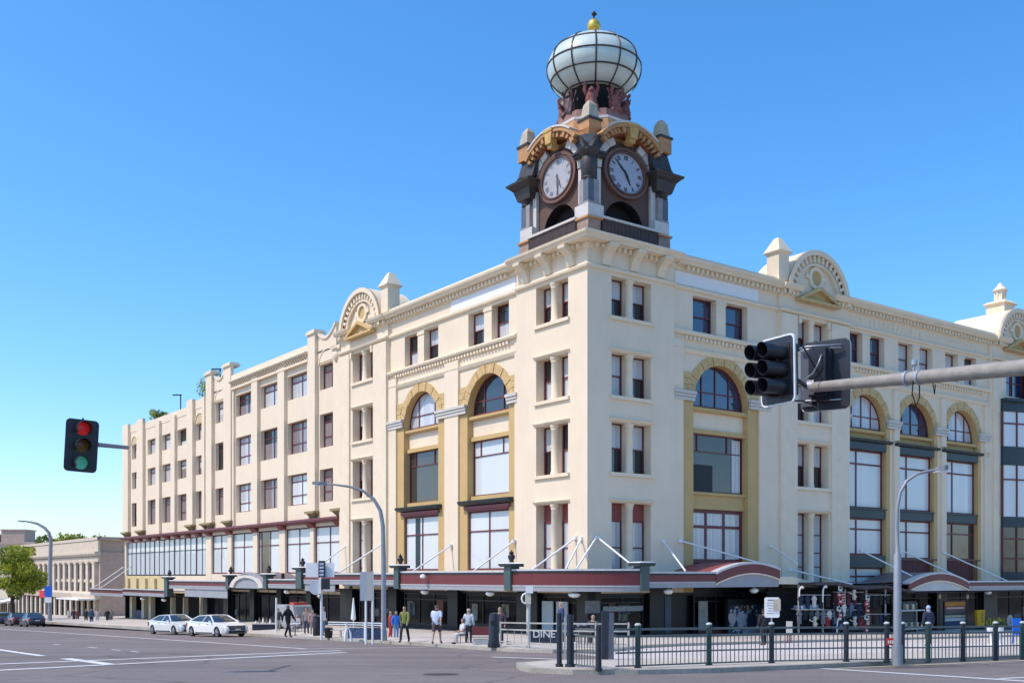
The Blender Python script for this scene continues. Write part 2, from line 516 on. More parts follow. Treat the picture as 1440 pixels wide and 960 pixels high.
def wall(mb, o, S0, S1, Z0, Z1, holes, rv=None):
    """wall face with openings; hole = (s0, s1, z0, z1, depth, arch, reveal material)"""
    ss, zs = {S0, S1}, {Z0, Z1}
    ex = []
    for h in holes:
        s0, s1, z0, z1, d, arch, rm = h
        ss |= {s0, s1}; zs |= {z0, z1}
        top = z1
        if arch:
            top = z1 + (s1 - s0) / 2; zs.add(top)
        ex.append((s0, s1, z0, top))
    ss = sorted(x for x in ss if S0 <= x <= S1); zs = sorted(z for z in zs if Z0 <= z <= Z1)
    for i in range(len(ss) - 1):
        # merge cells vertically where possible
        run = None
        for j in range(len(zs) - 1):
            cs, cz = (ss[i] + ss[i + 1]) / 2, (zs[j] + zs[j + 1]) / 2
            inside = any(a < cs < b and c < cz < d for a, b, c, d in ex)
            if not inside:
                mb.poly([(ss[i], o, zs[j]), (ss[i + 1], o, zs[j]), (ss[i + 1], o, zs[j + 1]), (ss[i], o, zs[j + 1])])
    base = mb.mi
    for s0, s1, z0, z1, d, arch, rm in holes:
        mb.mi = rm
        i = o - d
        mb.poly([(s0, o, z0), (s0, i, z0), (s0, i, z1), (s0, o, z1)])
        mb.poly([(s1, o, z0), (s1, i, z0), (s1, i, z1), (s1, o, z1)])
        mb.poly([(s0, o, z0), (s1, o, z0), (s1, i, z0), (s0, i, z0)])
        if not arch:
            mb.poly([(s0, o, z1), (s1, o, z1), (s1, i, z1), (s0, i, z1)])
        else:
            r = (s1 - s0) / 2; c = (s0 + s1) / 2; n = 24
            A = [(c - r * math.cos(math.pi * k / n), z1 + r * math.sin(math.pi * k / n)) for k in range(n + 1)]
            for k in range(n):
                mb.poly([(A[k][0], o, A[k][1]), (A[k + 1][0], o, A[k + 1][1]), (A[k + 1][0], i, A[k + 1][1]), (A[k][0], i, A[k][1])])
            mb.mi = base
            for k in range(n):
                e = s0 if k < n / 2 else s1
                t = z1 + r
                mb.poly([(A[k][0], o, A[k][1]), (A[k + 1][0], o, A[k + 1][1]), (A[k + 1][0], o, t), (A[k][0], o, t)])
        mb.mi = base
    mb.mi = base

def pick(seed, choices):
    r = random.Random(seed)
    return r.choice(choices)

def window(T, s0, s1, z0, z1, o, vs=(), hs=(), fm=maroon, pm=pane_dark, name="window", arch=False, bar=0.075, parent=bld, label=None,
           split=None, pm2=None, tilt=0.0):
    """frame (part) with its panes (sub-parts). vs / hs are fractions for upright and cross bars"""
    mb = MB(T); of = o + 0.05; ob = o - 0.05
    zt = z1
    if arch:
        r = (s1 - s0) / 2; c = (s0 + s1) / 2
        n = 20
        A = [(c - r * math.cos(math.pi * k / n), z1 + r * math.sin(math.pi * k / n)) for k in range(n + 1)]
        B = [(c - (r - bar) * math.cos(math.pi * k / n), z1 + (r - bar) * math.sin(math.pi * k / n)) for k in range(n + 1)]
        for k in range(n):
            a, b, c2, d = A[k], A[k + 1], B[k + 1], B[k]
            mb.prism_o([a, b, c2, d], ob, of)
        zt = z1 + r
        top = lambda s: z1 + math.sqrt(max(0, (r - bar * .5) ** 2 - (s - c) ** 2))
    else:
        mb.box(s0 + bar, s1 - bar, ob, of, z1 - bar, z1)
        top = lambda s: z1 - bar
    mb.box(s0, s0 + bar, ob, of, z0, z1); mb.box(s1 - bar, s1, ob, of, z0, z1)
    mb.box(s0 + bar, s1 - bar, ob, of, z0, z0 + bar * 1.2)
    for v in vs:
        s = s0 + (s1 - s0) * v
        mb.box(s - bar * .4, s + bar * .4, ob + .005, of - .008, z0 + bar * 1.2, top(s))
    for h in hs:
        z = z0 + (zt - z0) * h
        if arch and z > z1:
            hw = math.sqrt(max(0, (r - bar * .5) ** 2 - (z - z1) ** 2)); a, b = c - hw, c + hw
        else:
            a, b = s0 + bar, s1 - bar
        mb.box(a, b, ob + .01, of - .014, z - bar * .45, z + bar * .45)
    w = mb.build(name, fm, parent, label)
    pmb = MB(T)
    q = o - 0.02
    t0 = random.Random(int(s0 * 97 + z0 * 31)).uniform(-1, 1) * 0.012
    if arch:
        pmb.poly([(s0 + .02, q, z0 + .02), (s1 - .02, q, z0 + .02)] + [(a, q, b) for a, b in reversed(A)])
        pmb.build("pane", pm, w)
    elif split is not None:
        zm = z0 + (z1 - z0) * split
        pmb.poly([(s0 + .02, q + t0, zm), (s1 - .02, q - t0, zm), (s1 - .02, q - t0, z1 - .02), (s0 + .02, q + t0, z1 - .02)])
        pmb.build("pane", pm, w)
        p2 = MB(T)
        p2.poly([(s0 + .02, q - .03, z0 + .02), (s1 - .02, q - .03, z0 + .02), (s1 - .02, q - .03, zm), (s0 + .02, q - .03, zm)])
        p2.build("pane", pm2 or pm, w)
    else:
        pmb.poly([(s0 + .02, q + t0, z0 + .02), (s1 - .02, q - t0, z0 + .02), (s1 - .02, q - t0, z1 - .02), (s0 + .02, q + t0, z1 - .02)])
        pmb.build("pane", pm, w)
    return w

ROWS = [(14.85, 17.12), (10.32, 12.80), (5.93, 8.82), (0.35, 4.19)]   # narrow paired windows

def paired_bay(T, c, hw, o, wallmb, lefty, seed, colw=0.5, rows=ROWS, holes=None, depth=0.72, panel=True):
    """openings with a round column between two sash windows; the holes are returned for the wall"""
    hs = []
    for k, (z0, z1) in enumerate(rows):
        if k == 3: z0 = -0.6
        hs.append((c - hw, c + hw, z0, z1, depth, False, 1))
        # slender column with a capital
        cm = MB(T)
        cm.lathe_o = None
        r = colw / 2
        prof = [(r * 1.15, z0), (r * 1.15, z0 + .12), (r, z0 + .18), (r * .95, z1 - .34), (r * 1.1, z1 - .30), (r, z1 - .24), (r * 1.25, z1 - .14), (r * 1.3, z1)]
        n = 14; P = []; Fc = []
        for rr, z in prof:
            for j in range(n):
                a = 2 * math.pi * j / n
                P.append((c + rr * math.cos(a), o - r * 1.05 + rr * math.sin(a), z))
        for i in range(len(prof) - 1):
            for j in range(n):
                Fc.append((i * n + j, i * n + (j + 1) % n, (i + 1) * n + (j + 1) % n, (i + 1) * n + j))
        cm.smooth = True; cm.add(P, Fc); cm.smooth = False
        # square pier behind the column up to the windows
        cm.box(c - r * .9, c + r * .9, o - depth, o - r * 1.2, z0, z1)
        cm.build("column", cream2, bld)
        for sd in (-1, 1):
            a, b = (c - hw, c - r * .9) if sd < 0 else (c + r * .9, c + hw)
            zb = z0
            up = pane_curtain if not lefty else pick(seed + k * 2 + sd, [pane_curtain, pane_mauve, pane_dark])
            lo = pick(seed + k * 5 + sd, [pane_dark, pane_curtain, pane_dark])
            if k == 3 and not panel:
                window(T, a, b, -.6, z1, o - depth + .06, (), (.25, .45, .7), maroon, pane_curtain, name="sash_window")
            elif k == 3:
                # tall window with a painted panel on top and a rail below
                w = window(T, a, b, 0.35, 3.2, o - depth + .06, (), (0.45,), maroon, pane_curtain, name="sash_window")
                m = MB(T); m.box(a, b, o - depth, o - depth + .1, 3.2, z1); m.box(a, b, o - depth, o - depth + .06, -.6, .35)
                m.build("window_panel", maroon2, bld)
            else:
                window(T, a, b, z0, z1, o - depth + .06, (), (0.5,), maroon, up, name="sash_window", split=0.5, pm2=lo)
        sl = MB(T)
        if k < 3:
            sl.box(c - hw - .14, c + hw + .14, o + .003, o + .14, z0 - .22, z0 - .02)
        if k > 0:
            sl.sweep([(o + .003, z1 + .02), (o + .12, z1 + .10), (o + .16, z1 + .17), (o + .003, z1 + .2)], c - hw - .16, c + hw + .16)
        if sl.v: sl.build("sill", cream2, bld)
    return hs

# ---- cornice profiles (o, z)
def cornice(mb, o, s0, s1, m0=False, m1=False, zt=19.4, big=False):
    k = 0.25 if big else 0.0
    mb.sweep([(o, 17.28), (o + .16, 17.34), (o + .20, 17.46), (o + .08, 17.56), (o, 17.6)], s0, s1, m0, m1)
    mb.sweep([(o, 18.42), (o + .12, 18.44), (o + .12, 18.72), (o, 18.72)], s0, s1, m0, m1)
    mb.sweep([(o, 18.72), (o + .50 + k, 18.74), (o + .54 + k, 18.84), (o + .66 + k, 18.95), (o + .70 + k, 19.08), (o + .30, 19.12), (o + .26, zt), (o, zt)], s0, s1, m0, m1)
def dentils(mb, o, s0, s1, z0=18.46, z1=18.715, pitch=0.42, w=0.22, d=0.2):
    n = max(1, int(round((s1 - s0) / pitch)))
    for i in range(n):
        a = s0 + (i + .5) * (s1 - s0) / n
        mb.box(a - w / 2, a + w / 2, o + .122, o + .122 + d, z0, z1)

def gable(T, c, o, r=3.25, zc=18.5, back=2.8, lantern=False):
    mb = MB(T); n = 36
    def arc(rr, k): 
        a = math.pi * k / n
        return (c - rr * math.cos(a), zc + rr * math.sin(a))
    mb.smooth = True
    for k in range(n):                       # barrel running back from the ring
        a, b = arc(r, k), arc(r, k + 1)
        mb.poly([(a[0], o + .42, a[1]), (b[0], o + .42, b[1]), (b[0], o - back, b[1]), (a[0], o - back, a[1])])
    mb.smooth = False
    mb.prism_o([arc(r - .02, k) for k in range(n + 1)], o - back - .02, o - back)
    for k in range(n):
        a, b, d, e = arc(r, k), arc(r, k + 1), arc(r - .34, k + 1), arc(r - .34, k)
        mb.prism_o([a, b, d, e], o + .2, o + .42)
        a, b, d, e = arc(r - .34, k), arc(r - .34, k + 1), arc(r - .86, k + 1), arc(r - .86, k)
        mb.prism_o([a, b, d, e], o - .05, o + .1)
        a, b, d, e = arc(r - .86, k), arc(r - .86, k + 1), arc(r - 1.0, k + 1), arc(r - 1.0, k)
        mb.prism_o([a, b, d, e], o - .05, o + .22)
    mb.poly([(a[0], o - .02, a[1]) for a in [arc(r - .95, k) for k in range(n + 1)]])
    if lantern is False:
        pass
    g = mb.build("gable", cream2, bld)
    d = MB(T)
    for k in range(19):
        a0 = math.pi * (k + .28) / 19; a1 = math.pi * (k + .72) / 19
        q = [(c - rr * math.cos(a), zc + rr * math.sin(a)) for rr, a in ((r - .36, a0), (r - .36, a1), (r - .80, a1), (r - .80, a0))]
        d.prism_o(q, o + .1, o + .30)
    d.build("dentil_ring", cream2, g)
    rd = MB(T)
    zr = zc + 1.5
    for k in range(24):
        a0, a1 = 2 * math.pi * k / 24, 2 * math.pi * (k + 1) / 24
        rd.prism_o([(c + q * math.cos(a), zr + q * math.sin(a)) for q, a in ((.78, a0), (.78, a1), (.52, a1), (.52, a0))], o - .01, o + .12)
    rd.box(c - .2, c + .2, o - .01, o + .16, zr + .78, zr + 1.15)
    for sg in (-1, 1):
        rd.hexa([(c + sg * .75, o, zr - .15), (c + sg * 1.1, o, zr - .1), (c + sg * 1.1, o + .12, zr - .1), (c + sg * .75, o + .12, zr - .15),
                 (c + sg * .72, o, zr + .1), (c + sg * 1.0, o, zr + .25), (c + sg * 1.0, o + .1, zr + .25), (c + sg * .72, o + .1, zr + .1)])
    rd.build("roundel", cream2, g)
    rr = MB(T)
    rr.poly([(c + .53 * math.cos(2 * math.pi * k / 24), o - .01, zr + .53 * math.sin(2 * math.pi * k / 24)) for k in range(24)])
    rr.build("roundel_centre", ochre, g)
    pd = MB(T)
    pw, zb, za = 2.15, 18.2, 19.35
    pd.prism_o([(c - pw, zb), (c + pw, zb), (c + pw, zb + .16), (c - pw, zb + .16)], o + .1, o + .52)
    for sg in (-1, 1):
        pd.prism_o([(c + sg * pw, zb + .165), (c + sg * (pw - .38), zb + .165), (c, za - .24), (c, za)], o + .1, o + .52)
    pd.prism_o([(c - pw + .38, zb + .165), (c + pw - .38, zb + .165), (c, za - .24)], o + .1, o + .2)
    pd.build("pediment", ochre_rust if not lantern else ochre, g)
    return g

def pinnacle(T, s, o, z0=19.0, zt=22.2, w=1.0):
    mb = MB(T); h = w / 2
    mb.box(s - h, s + h, o - h, o + h, z0, zt - 1.15)
    mb.box(s - h - .05, s + h + .05, o - h - .05, o + h + .05, z0 + .3, z0 + .45)
    q = lambda k, z: [(s - k, o - k, z), (s + k, o - k, z), (s + k, o + k, z), (s - k, o + k, z)]
    mb.hexa(q(h, zt - 1.15) + q(h + .17, zt - 1.0)); mb.hexa(q(h + .17, zt - 1.0) + q(h + .17, zt - .93)); mb.hexa(q(h + .15, zt - .93) + q(.17, zt))
    return mb.build("pinnacle", cream2, bld)

def arched_bay(T, c, o, r, half, seed, style):
    """returns the hole; builds jambs, rusticated surround, impost, arched window and the fill below"""
    zs = 10.6
    hole = (c - r, c + r, -1.0, zs, 0.62, True, 1)
    j = MB(T)
    if style != "triple":
        j.box(c - half, c - r, o + .003, o + .04, -1.0, zs); j.box(c + r, c + half, o + .003, o + .04, -1.0, zs)
    else:
        j.box(c - r - .16, c - r, o + .003, o + .04, -1.0, zs); j.box(c + r, c + half - .35, o + .003, o + .04, -1.0, zs)
    j.build("jamb", ochre, bld)
    v = MB(T); n = 17; R2 = r + .62
    for k in range(n):
        a0, a1 = math.pi * (k + .05) / n, math.pi * (k + .95) / n
        pr = .05 + .03 * (k % 2)
        v.prism_o([(c - q * math.cos(a), zs + q * math.sin(a)) for q, a in ((r + .003, a0), (r + .003, a1), (R2, a1), (R2, a0))], o + .003, o + pr)
    if style != "triple":
        for i, z in enumerate([11.22, 11.62, 12.02]):
            for sg in (-1, 1):
                x0 = math.sqrt(max(0, R2 ** 2 - (z - zs) ** 2)) + .02
                x1 = math.sqrt(max(0, R2 ** 2 - (z + .37 - zs) ** 2)) + .02
                if half - x0 > .02:
                    v.prism_o([(c + sg * x0, z), (c + sg * half, z), (c + sg * half, z + .37), (c + sg * min(x1, half), z + .37)], o + .003, o + .06 + .02 * (i % 2))
    v.build("voussoirs", ochre_rust, bld)
    i_ = o - .5
    f = MB(T)
    f.sweep([(i_ - .1, 10.12), (o - .12, 10.12), (o - .05, 10.2), (o - .05, 10.36), (i_ - .1, 10.45)], c - r + .003, c + r - .003)
    if style != "triple":
        f.box(c - r + .003, c + r - .003, i_ - .1, i_ + .28, 8.78, 9.05)
        if style == "left":
            f.box(c - r + .003, c + r - .003, i_ - .1, i_ + .3, 4.86, 5.18)
        else:
            f.box(c - r + .003, c + r - .003, i_ - .1, i_ + .2, 4.12, 5.0); f.box(c - r + .003, c + r - .003, i_ - .1, i_ + .34, 5.0, 5.16)
    else:
        f.box(c - r + .003, c + r - .003, i_ - .1, i_ + .2, 9.5, 10.118)
    f.build("sill", ochre, bld)
    window(T, c - r + .01, c + r - .01, 10.46, zs, i_, (.25, .5, .75) if style != "left" else (.27, .73), (.36,), maroon,
           pick(seed, [pane_dark, pane_curtain]) if style == "left" else pick(seed + 1, [pane_sky_tint, pane_curtain, pane_sky_tint]), name="arched_window", arch=True)
    if style != "triple":
        g = MB(T); g.box(c - r + .003, c + r - .003, i_ - .1, i_ + .12, 9.05, 10.12); g.build("spandrel", cream, bld)
    return hole

# ---------------------------------------------------------------- LEFT FACADE
mats = [cream, ochre, cream2]
def tower_face(T, edge, lefty):
    mb = MB(T)
    c, hw = (3.2, 1.5) if lefty else (3.36, 1.55)
    hs = paired_bay(T, c, hw, 0.0, mb, lefty, 3 if lefty else 9)
    wall(mb, 0.0, 0.0, edge, -1.0, 19.0, [(a, b, z0, z1, d, ar, 2) for a, b, z0, z1, d, ar, rm in hs])
    mb.poly([(edge, 0, -1), (edge, -.4, -1), (edge, -.4, 19), (edge, 0, 19)])
    return mb
ledge = 6.65
tl = tower_face(TL, ledge, True); tl.build("wall", mats, bld)
tr = tower_face(TR, 6.85, False); tr.build("wall", mats, bld)

OM = -0.22                                     # main wall plane
lw = MB(TL)
holes = []
for c, sd in ((10.0, 21), (18.17, 25)):
    holes.append(arched_bay(TL, c, OM, 2.3, 3.25, sd, "left"))
    holes.append((c - 2.25, c + 2.25, 14.95, 17.12, .6, False, 2))
wall(lw, OM, ledge, 22.5, -1.0, 19.0, holes)
lw.build("wall", mats, bld)
def top_pair(T, c, o, seed, pms, hw=2.25):
    m = MB(T)
    m.box(c - .42, c + .42, o - .6, o + .02, 14.95, 17.12); m.box(c - .48, c + .48, o - .3, o + .07, 16.86, 16.98); m.box(c - .46, c + .46, o - .3, o + .05, 17.0, 17.1)
    m.build("pier", cream2, bld)
    for k, (a, b) in enumerate(((c - hw, c - .42), (c + .42, c + hw))):
        window(T, a, b, 14.95, 17.12, o - .5, (), (.48,), maroon, pms[k % len(pms)], name="sash_window", split=.48, pm2=pms[(k + 1) % len(pms)])
for c, sd, pm in ((10.0, 1, [pane_dark, pane_curtain]), (18.17, 2, [pane_curtain, pane_dark])):
    top_pair(TL, c, OM, sd, pm)
    # tall window, hood and display window
    o = OM - .5; r = 2.3
    window(TL, c - r + .01, c + r - .01, 5.18, 8.78, o, (.3, .7), (), maroon, pane_blind if c < 12 else pane_dark, name="window") if False else None
    w = window(TL, c - r + .01, c + r - .01, 5.18, 8.78, o, (), (.72,), maroon, pane_blind if c < 12 else pane_brown, name="tall_window")
    x = MB(TL)
    for fr in (.28, .82):
        s = c - r + 2 * r * fr
        x.box(s - .04, s + .04, o - .03, o + .04, 5.18 + 3.6 * .72 + .03, 8.7)
    x.build("transom_bar", maroon, w)
    hd = MB(TL)
    hd.sweep([(o, 4.5), (OM + .30, 4.56), (OM + .52, 4.70), (OM + .56, 4.84), (o, 4.9)], c - 2.78, c + 2.78)
    hd.build("hood", slate, bld)
    hp = MB(TL); hp.box(c - r + .02, c + r - .02, o - .1, OM + .12, 4.18, 4.5); hp.box(c - 2.5, c + 2.5, OM + .04, OM + .2, 4.3, 4.5); hp.build("window_head", maroon2, bld)
    w = window(TL, c - r + .01, c + r - .01, .36, 4.17, OM - .14, (.5,), (.66,), maroon, pane_blind, name="display_window", bar=.1)
    b = MB(TL); b.box(c - r, c + r, o - .1, OM + .02, -1.0, .35); b.build("wall_base", cream, bld)
    if c > 12:
        dk = MB(TL); dk.box(c + .35, c + 1.0, OM - .158, OM - .15, .5, 4.05); dk.build("dark_panel", slate, w)
# pilasters (slightly proud) and imposts on the left middle part
pl = MB(TL)
for a, b in ((6.652, 6.95), (13.25, 14.92), (21.42, 22.5)):
    pl.box(a, b, OM, OM + .16, -1.0, 14.28)
pl.build("pilaster", cream, bld)
im = MB(TL)
def impost(mb, a, b, o):
    mb.box(a, b, o, o + .12, 10.62, 10.82); mb.box(a - .02, b + .02, o, o + .17, 10.84, 11.0); mb.box(a - .05, b + .05, o, o + .23, 11.02, 11.2)
for a, b in ((6.66, 7.72), (12.3, 15.88), (20.46, 22.48)):
    impost(im, a, b, OM + .1)
im.build("impost", greyband, bld)
def bands(mb, o, s0, s1):
    mb.sweep([(o, 14.3), (o + .05, 14.3), (o + .05, 14.56), (o, 14.56)], s0, s1)
    mb.sweep([(o, 14.56), (o + .26, 14.60), (o + .32, 14.72), (o + .30, 14.82), (o, 14.86)], s0, s1)
    mb.sweep([(o, 13.5), (o + .10, 13.54), (o + .16, 13.66), (o + .2, 13.76), (o, 13.8)], s0, s1)
    dentils(mb, o - .07, s0 + .9, s1 - .9, 14.34, 14.555, .36, .2, .14)
bd = MB(TL); bands(bd, OM, ledge, 22.5); bd.build("string_course", cream2, bld)
co = MB(TL)
cornice(co, OM, ledge + .1, 22.5); dentils(co, OM, ledge + .9, 22.5)
co.build("cornice", cream2, bld)
wp = MB(TL); wp.box(7.0, 14.3, OM + .003, OM + .03, 17.62, 18.40); wp.build("white_panel", whitepanel, bld)

# gable bay, left
OG = -0.02
gb = MB(TL)
hs = paired_bay(TL, 26.35, 1.62, OG, gb, True, 40, panel=False)
wall(gb, OG, 22.5, 30.0, -1.0, 18.45, [(a, b, z0, z1, d, ar, 2) for a, b, z0, z1, d, ar, rm in hs])
gb.poly([(22.5, OG, -1), (22.5, OG - .4, -1), (22.5, OG - .4, 18.45), (22.5, OG, 18.45)])
gb.poly([(30, OG, -1), (30, OG - .8, -1), (30, OG - .8, 18.45), (30, OG, 18.45)])
gb.build("wall", mats, bld)
def gable_trim(T, a, b, o, ca, cb):
    m = MB(T)
    for s0, s1 in ((a, ca), (cb, b)):
        m.sweep([(o, 18.42), (o + .12, 18.44), (o + .12, 18.72), (o, 18.72)], s0, s1)
        m.sweep([(o, 18.72), (o + .5, 18.74), (o + .62, 18.9), (o + .68, 19.05), (o, 19.1)], s0 - .1, s1 + .1)
        dentils(m, o, s0, s1)
        m.box(s0 + .05, s1 - .05, o, o + .14, -1.0, 17.2)
    m.sweep([(o, 17.28), (o + .2, 17.34), (o + .26, 17.46), (o + .1, 17.56), (o, 17.6)], a - .05, b + .05)
    m.build("cornice", cream2, bld)
    k = MB(T)
    for s in (ca + .25, cb - .25):
        k.lathe([(0.05, 16.6), (.14, 16.75), (.12, 17.1), (.2, 17.25)], s, -o - .02, 8) if False else k.box(s - .12, s + .12, o, o + .16, 16.75, 17.25)
    k.build("console", cream2, bld)
gable_trim(TL, 22.5, 30.0, OG, 24.55, 28.3)
gable(TL, 26.35, OG, r=3.3, zc=18.5, back=2.8)
pinnacle(TL, 22.75, OG - .35, zt=22.25); pinnacle(TL, 29.4, OG - 1.6, zt=22.0, w=.7)

# left wing
OW = -0.35
lwg = MB(TL)
HR = [(15.25, 17.32), (10.5, 13.25), (6.05, 8.72)]
LR = [(14.1, 15.85), (10.5, 12.5), (5.95, 8.8)]
def wing_windows(c, hw, rows, seed, hs, arch_top=False, panes=2):
    for k, (z0, z1) in enumerate(rows):
        hs.append((c - hw, c + hw, z0, z1, .5, False, 2))
        r_ = random.Random(seed * 7 + k)
        pm = r_.choice([pane_curtain, pane_curtain, pane_mauve, pane_blind, pane_mauve])
        fm = maroon
        hs_ = (.33, .78) if (z1 - z0) > 2.4 and r_.random() < .7 else (.72,)
        w_ = window(TL, c - hw, c + hw, z0, z1, OW - .42, (.5,) if panes == 2 else (.33, .66), hs_, fm, pm, name="casement_window", bar=.09)
        if r_.random() < .6:          # roller blind drawn part of the way, or one sash left dark
            bl = MB(TL)
            if r_.random() < .6: bl.box(c - hw + .05, c + hw - .05, OW - .437, OW - .430, z0 + (z1 - z0) * r_.uniform(.25, .75), z1 - .03)
            else: bl.box(*((c - hw + .05, c) if r_.random() < .5 else (c, c + hw - .05)), OW - .437, OW - .430, z0 + .05, z0 + (z1 - z0) * r_.uniform(.4, .95))
            bl.build("blind", r_.choice([pane_blind, pane_dark, pane_curtain]), w_)
    if arch_top:
        z1 = rows[0][1]
        m = MB(TL); n = 14
        for k in range(n):
            a0, a1 = math.pi * k / n, math.pi * (k + 1) / n
            e = .75
            m.prism_o([(c - q * math.cos(a), z1 + q * e * math.sin(a) + .04) for q, a in ((hw + .14, a0), (hw + .14, a1), (hw, a1), (hw, a0))], OW + .003, OW + .09)
        m.build("arch_moulding", cream2, bld)
        t = MB(TL); t.prism_o([(c - hw * math.cos(math.pi * k / n), z1 + hw * .75 * math.sin(math.pi * k / n) + .04) for k in range(n + 1)], OW + .003, OW + .02)
        t.build("arch_tympanum", M("tan_render", (.60, .46, .27), .75, .08, .8), bld)
H1, H2 = [], []
wing_windows(32.9, 1.45, HR, 50, H1, True)
for i, c in enumerate((38.5, 44.4, 50.3)):
    wing_windows(c, 2.15, HR, 60 + i, H1)
wing_windows(56.45, 1.45, HR, 70, H1, True)
wing_windows(62.2, 1.3, LR, 80, H2, True)
for i, c in enumerate((67.4, 72.6, 77.8)):
    wing_windows(c, 1.75, LR, 90 + i, H2)
wing_windows(84.5, 1.2, LR, 99, H2, True)
wall(lwg, OW, 30.0, 60.0, 4.4, 18.4, H1); wall(lwg, OW, 60.0, 88.4, 4.4, 17.6, H2)
lwg.poly([(88.4, OW, -6), (88.4, -22, -6), (88.4, -22, 18), (88.4, OW, 18)])
lwg.poly([(60, OW, 16), (60, -22, 16), (60, -22, 19.3), (60, OW, 19.3)])
lwg.build("wall", mats, bld)
wp_ = MB(TL)
def wpil(a, b, zt, o=.34, cap=True):
    wp_.box(a, b, OW, OW + o, 5.35, zt)
    if cap:
        wp_.box(a - .12, b + .12, OW - .6, OW + o + .14, zt, zt + .22)
        wp_.box(a - .05, b + .05, OW - .5, OW + o + .06, zt + .22, zt + .34)
    kb = MB(TL)
    kb.hexa([(a + .25, OW, 4.76), (b - .25, OW, 4.76), (b - .25, OW + .12, 4.76), (a + .25, OW + .12, 4.76), (a - .05, OW, 5.15), (b + .05, OW, 5.15), (b + .05, OW + o + .12, 5.15), (a - .05, OW + o + .12, 5.15)])
    kb.box(a - .18, b + .18, OW, OW + o + .22, 5.15, 5.345)
    kb.build("corbel", M("olive_stone", (.30, .235, .11), .8, .25, 4), bld)
for a, b, zt in ((30.05, 31.3, 17.95), (34.6, 35.95, 20.0), (53.0, 54.85, 20.3), (58.1, 59.7, 20.3)):
    wpil(a, b, zt)
for a, b, zt in ((60.1, 60.85, 18.3), (63.6, 65.4, 18.5), (80.4, 82.7, 18.5), (86.2, 88.4, 18.5)):
    wpil(a, b, zt, cap=False)
for a, b, zt in ((40.75, 42.15, 18.35), (46.65, 48.05, 18.35), (69.3, 70.6, 17.55), (74.5, 75.8, 17.55)):
    wp_.box(a, b, OW, OW + .30, 4.72, zt)
wp_.box(52.6, 53.0, OW, OW + .2, 4.72, 18.35); wp_.box(35.95, 36.35, OW, OW + .2, 4.72, 18.35)
wp_.build("pilaster", cream, bld)
cb = MB(lambda s, o, z: (-o, s, z))   # bulb at the top of the first wing pilaster
cbl = [(0.1, 16.9), (.3, 17.1), (.42, 17.4), (.40, 17.7), (.3, 17.9), (.5, 18.0), (.5, 18.15)]
cb.lathe(cbl, 30.7, OW + .2, 12); 
cb.build("bulb_corbel", cream2, bld)
wc = MB(TL)
for s0, s1, zt in ((36.0, 52.9, 19.3),):
    wc.sweep([(OW, 17.9), (OW + .34, 17.9), (OW + .34, 18.1), (OW, 18.1)], s0, s1)
    wc.sweep([(OW, 18.5), (OW + .55, 18.52), (OW + .62, 18.62), (OW + .62, 18.72), (OW + .32, 18.76), (OW + .30, zt), (OW - .3, zt), (OW - .3, 18.5)], s0, s1)
    n = 38
    for i in range(n):
        a = s0 + (i + .5) * (s1 - s0) / n
        wc.hexa([(a - .1, OW, 18.1), (a + .1, OW, 18.1), (a + .1, OW + .2, 18.1), (a - .1, OW + .2, 18.1), (a - .1, OW, 18.5), (a + .1, OW, 18.5), (a + .1, OW + .52, 18.5), (a - .1, OW + .52, 18.5)])
def swoop(s0, s1, za, zb, dip):
    n = 12
    top = [(s0 + (s1 - s0) * k / n, (za + (zb - za) * k / n) - dip * math.sin(math.pi * k / n)) for k in range(n + 1)]
    wc.prism_o([(s0, 17.5)] + [(s1, 17.5)] + list(reversed(top)), OW - .3, OW + .05)
    for k in range(n):
        a, b = top[k], top[k + 1]
        wc.prism_o([a, b, (b[0], b[1] + .18), (a[0], a[1] + .18)], OW - .36, OW + .16)
swoop(31.3, 34.6, 20.2, 19.9, .75); swoop(54.85, 58.1, 20.2, 20.0, .7)
wc.box(60.85, 63.6, OW - .3, OW + .04, 17.4, 18.3); wc.box(65.4, 80.4, OW - .3, OW + .04, 17.2, 18.0); wc.box(82.7, 86.2, OW - .3, OW + .04, 17.4, 18.3)
wc.build("parapet", cream, bld)
# shop-window storey of the wing
st = MB(TL)
st.sweep([(OW, 4.36), (OW + .55, 4.40), (OW + .62, 4.55), (OW + .60, 4.72), (OW, 4.74)], 30.0, 88.45)
st.build("ledge", maroon, bld)
sb = MB(TL)
for s in [30.6, 35.7, 41.5, 47.6, 53.9, 59.3] + [62.3 + 3.3 * i for i in range(8)]:
    sb.hexa([(s - .6, OW, 4.0), (s + .6, OW, 4.0), (s + .6, OW + .1, 4.0), (s - .6, OW + .1, 4.0), (s - .6, OW, 4.36), (s + .6, OW, 4.36), (s + .6, OW + .5, 4.36), (s - .6, OW + .5, 4.36)])
sb.build("ledge_bracket", maroon2, bld)
for k, (a, b) in enumerate(((30.2, 35.4), (36.1, 41.1), (42.3, 47.2), (48.2, 53.5), (54.5, 58.9))):
    w = window(TL, a, b, .2, 4.05, OW - .2, (.5,), (.66,), maroon, pane_blind, name="display_window", bar=.09)
    if k == 2:
        d = MB(TL); d.box(a + 2.7, b - .3, OW - .215, OW - .208, .3, 3.95); d.build("dark_panel", pane_dark, w)
for i in range(8):
    a = 60.4 + i * 3.45
    window(TL, a, a + 3.43, .05, 4.1, OW - .2, (.5,), (.66,), slate, pane_blind, name="display_window", bar=.08)
pr = MB(TL)
for a, b in ((35.4, 36.1), (41.1, 42.3), (47.2, 48.2), (53.5, 54.5), (58.9, 60.4), (87.9, 88.4), (30.0, 30.2)):
    pr.box(a, b, OW - .3, OW + .06, -1.4, 4.36)
pr.box(30.0, 88.4, OW - .3, OW + .002, 4.08, 4.38); pr.box(30.0, 60.4, OW - .3, OW + .03, -1.5, .18)
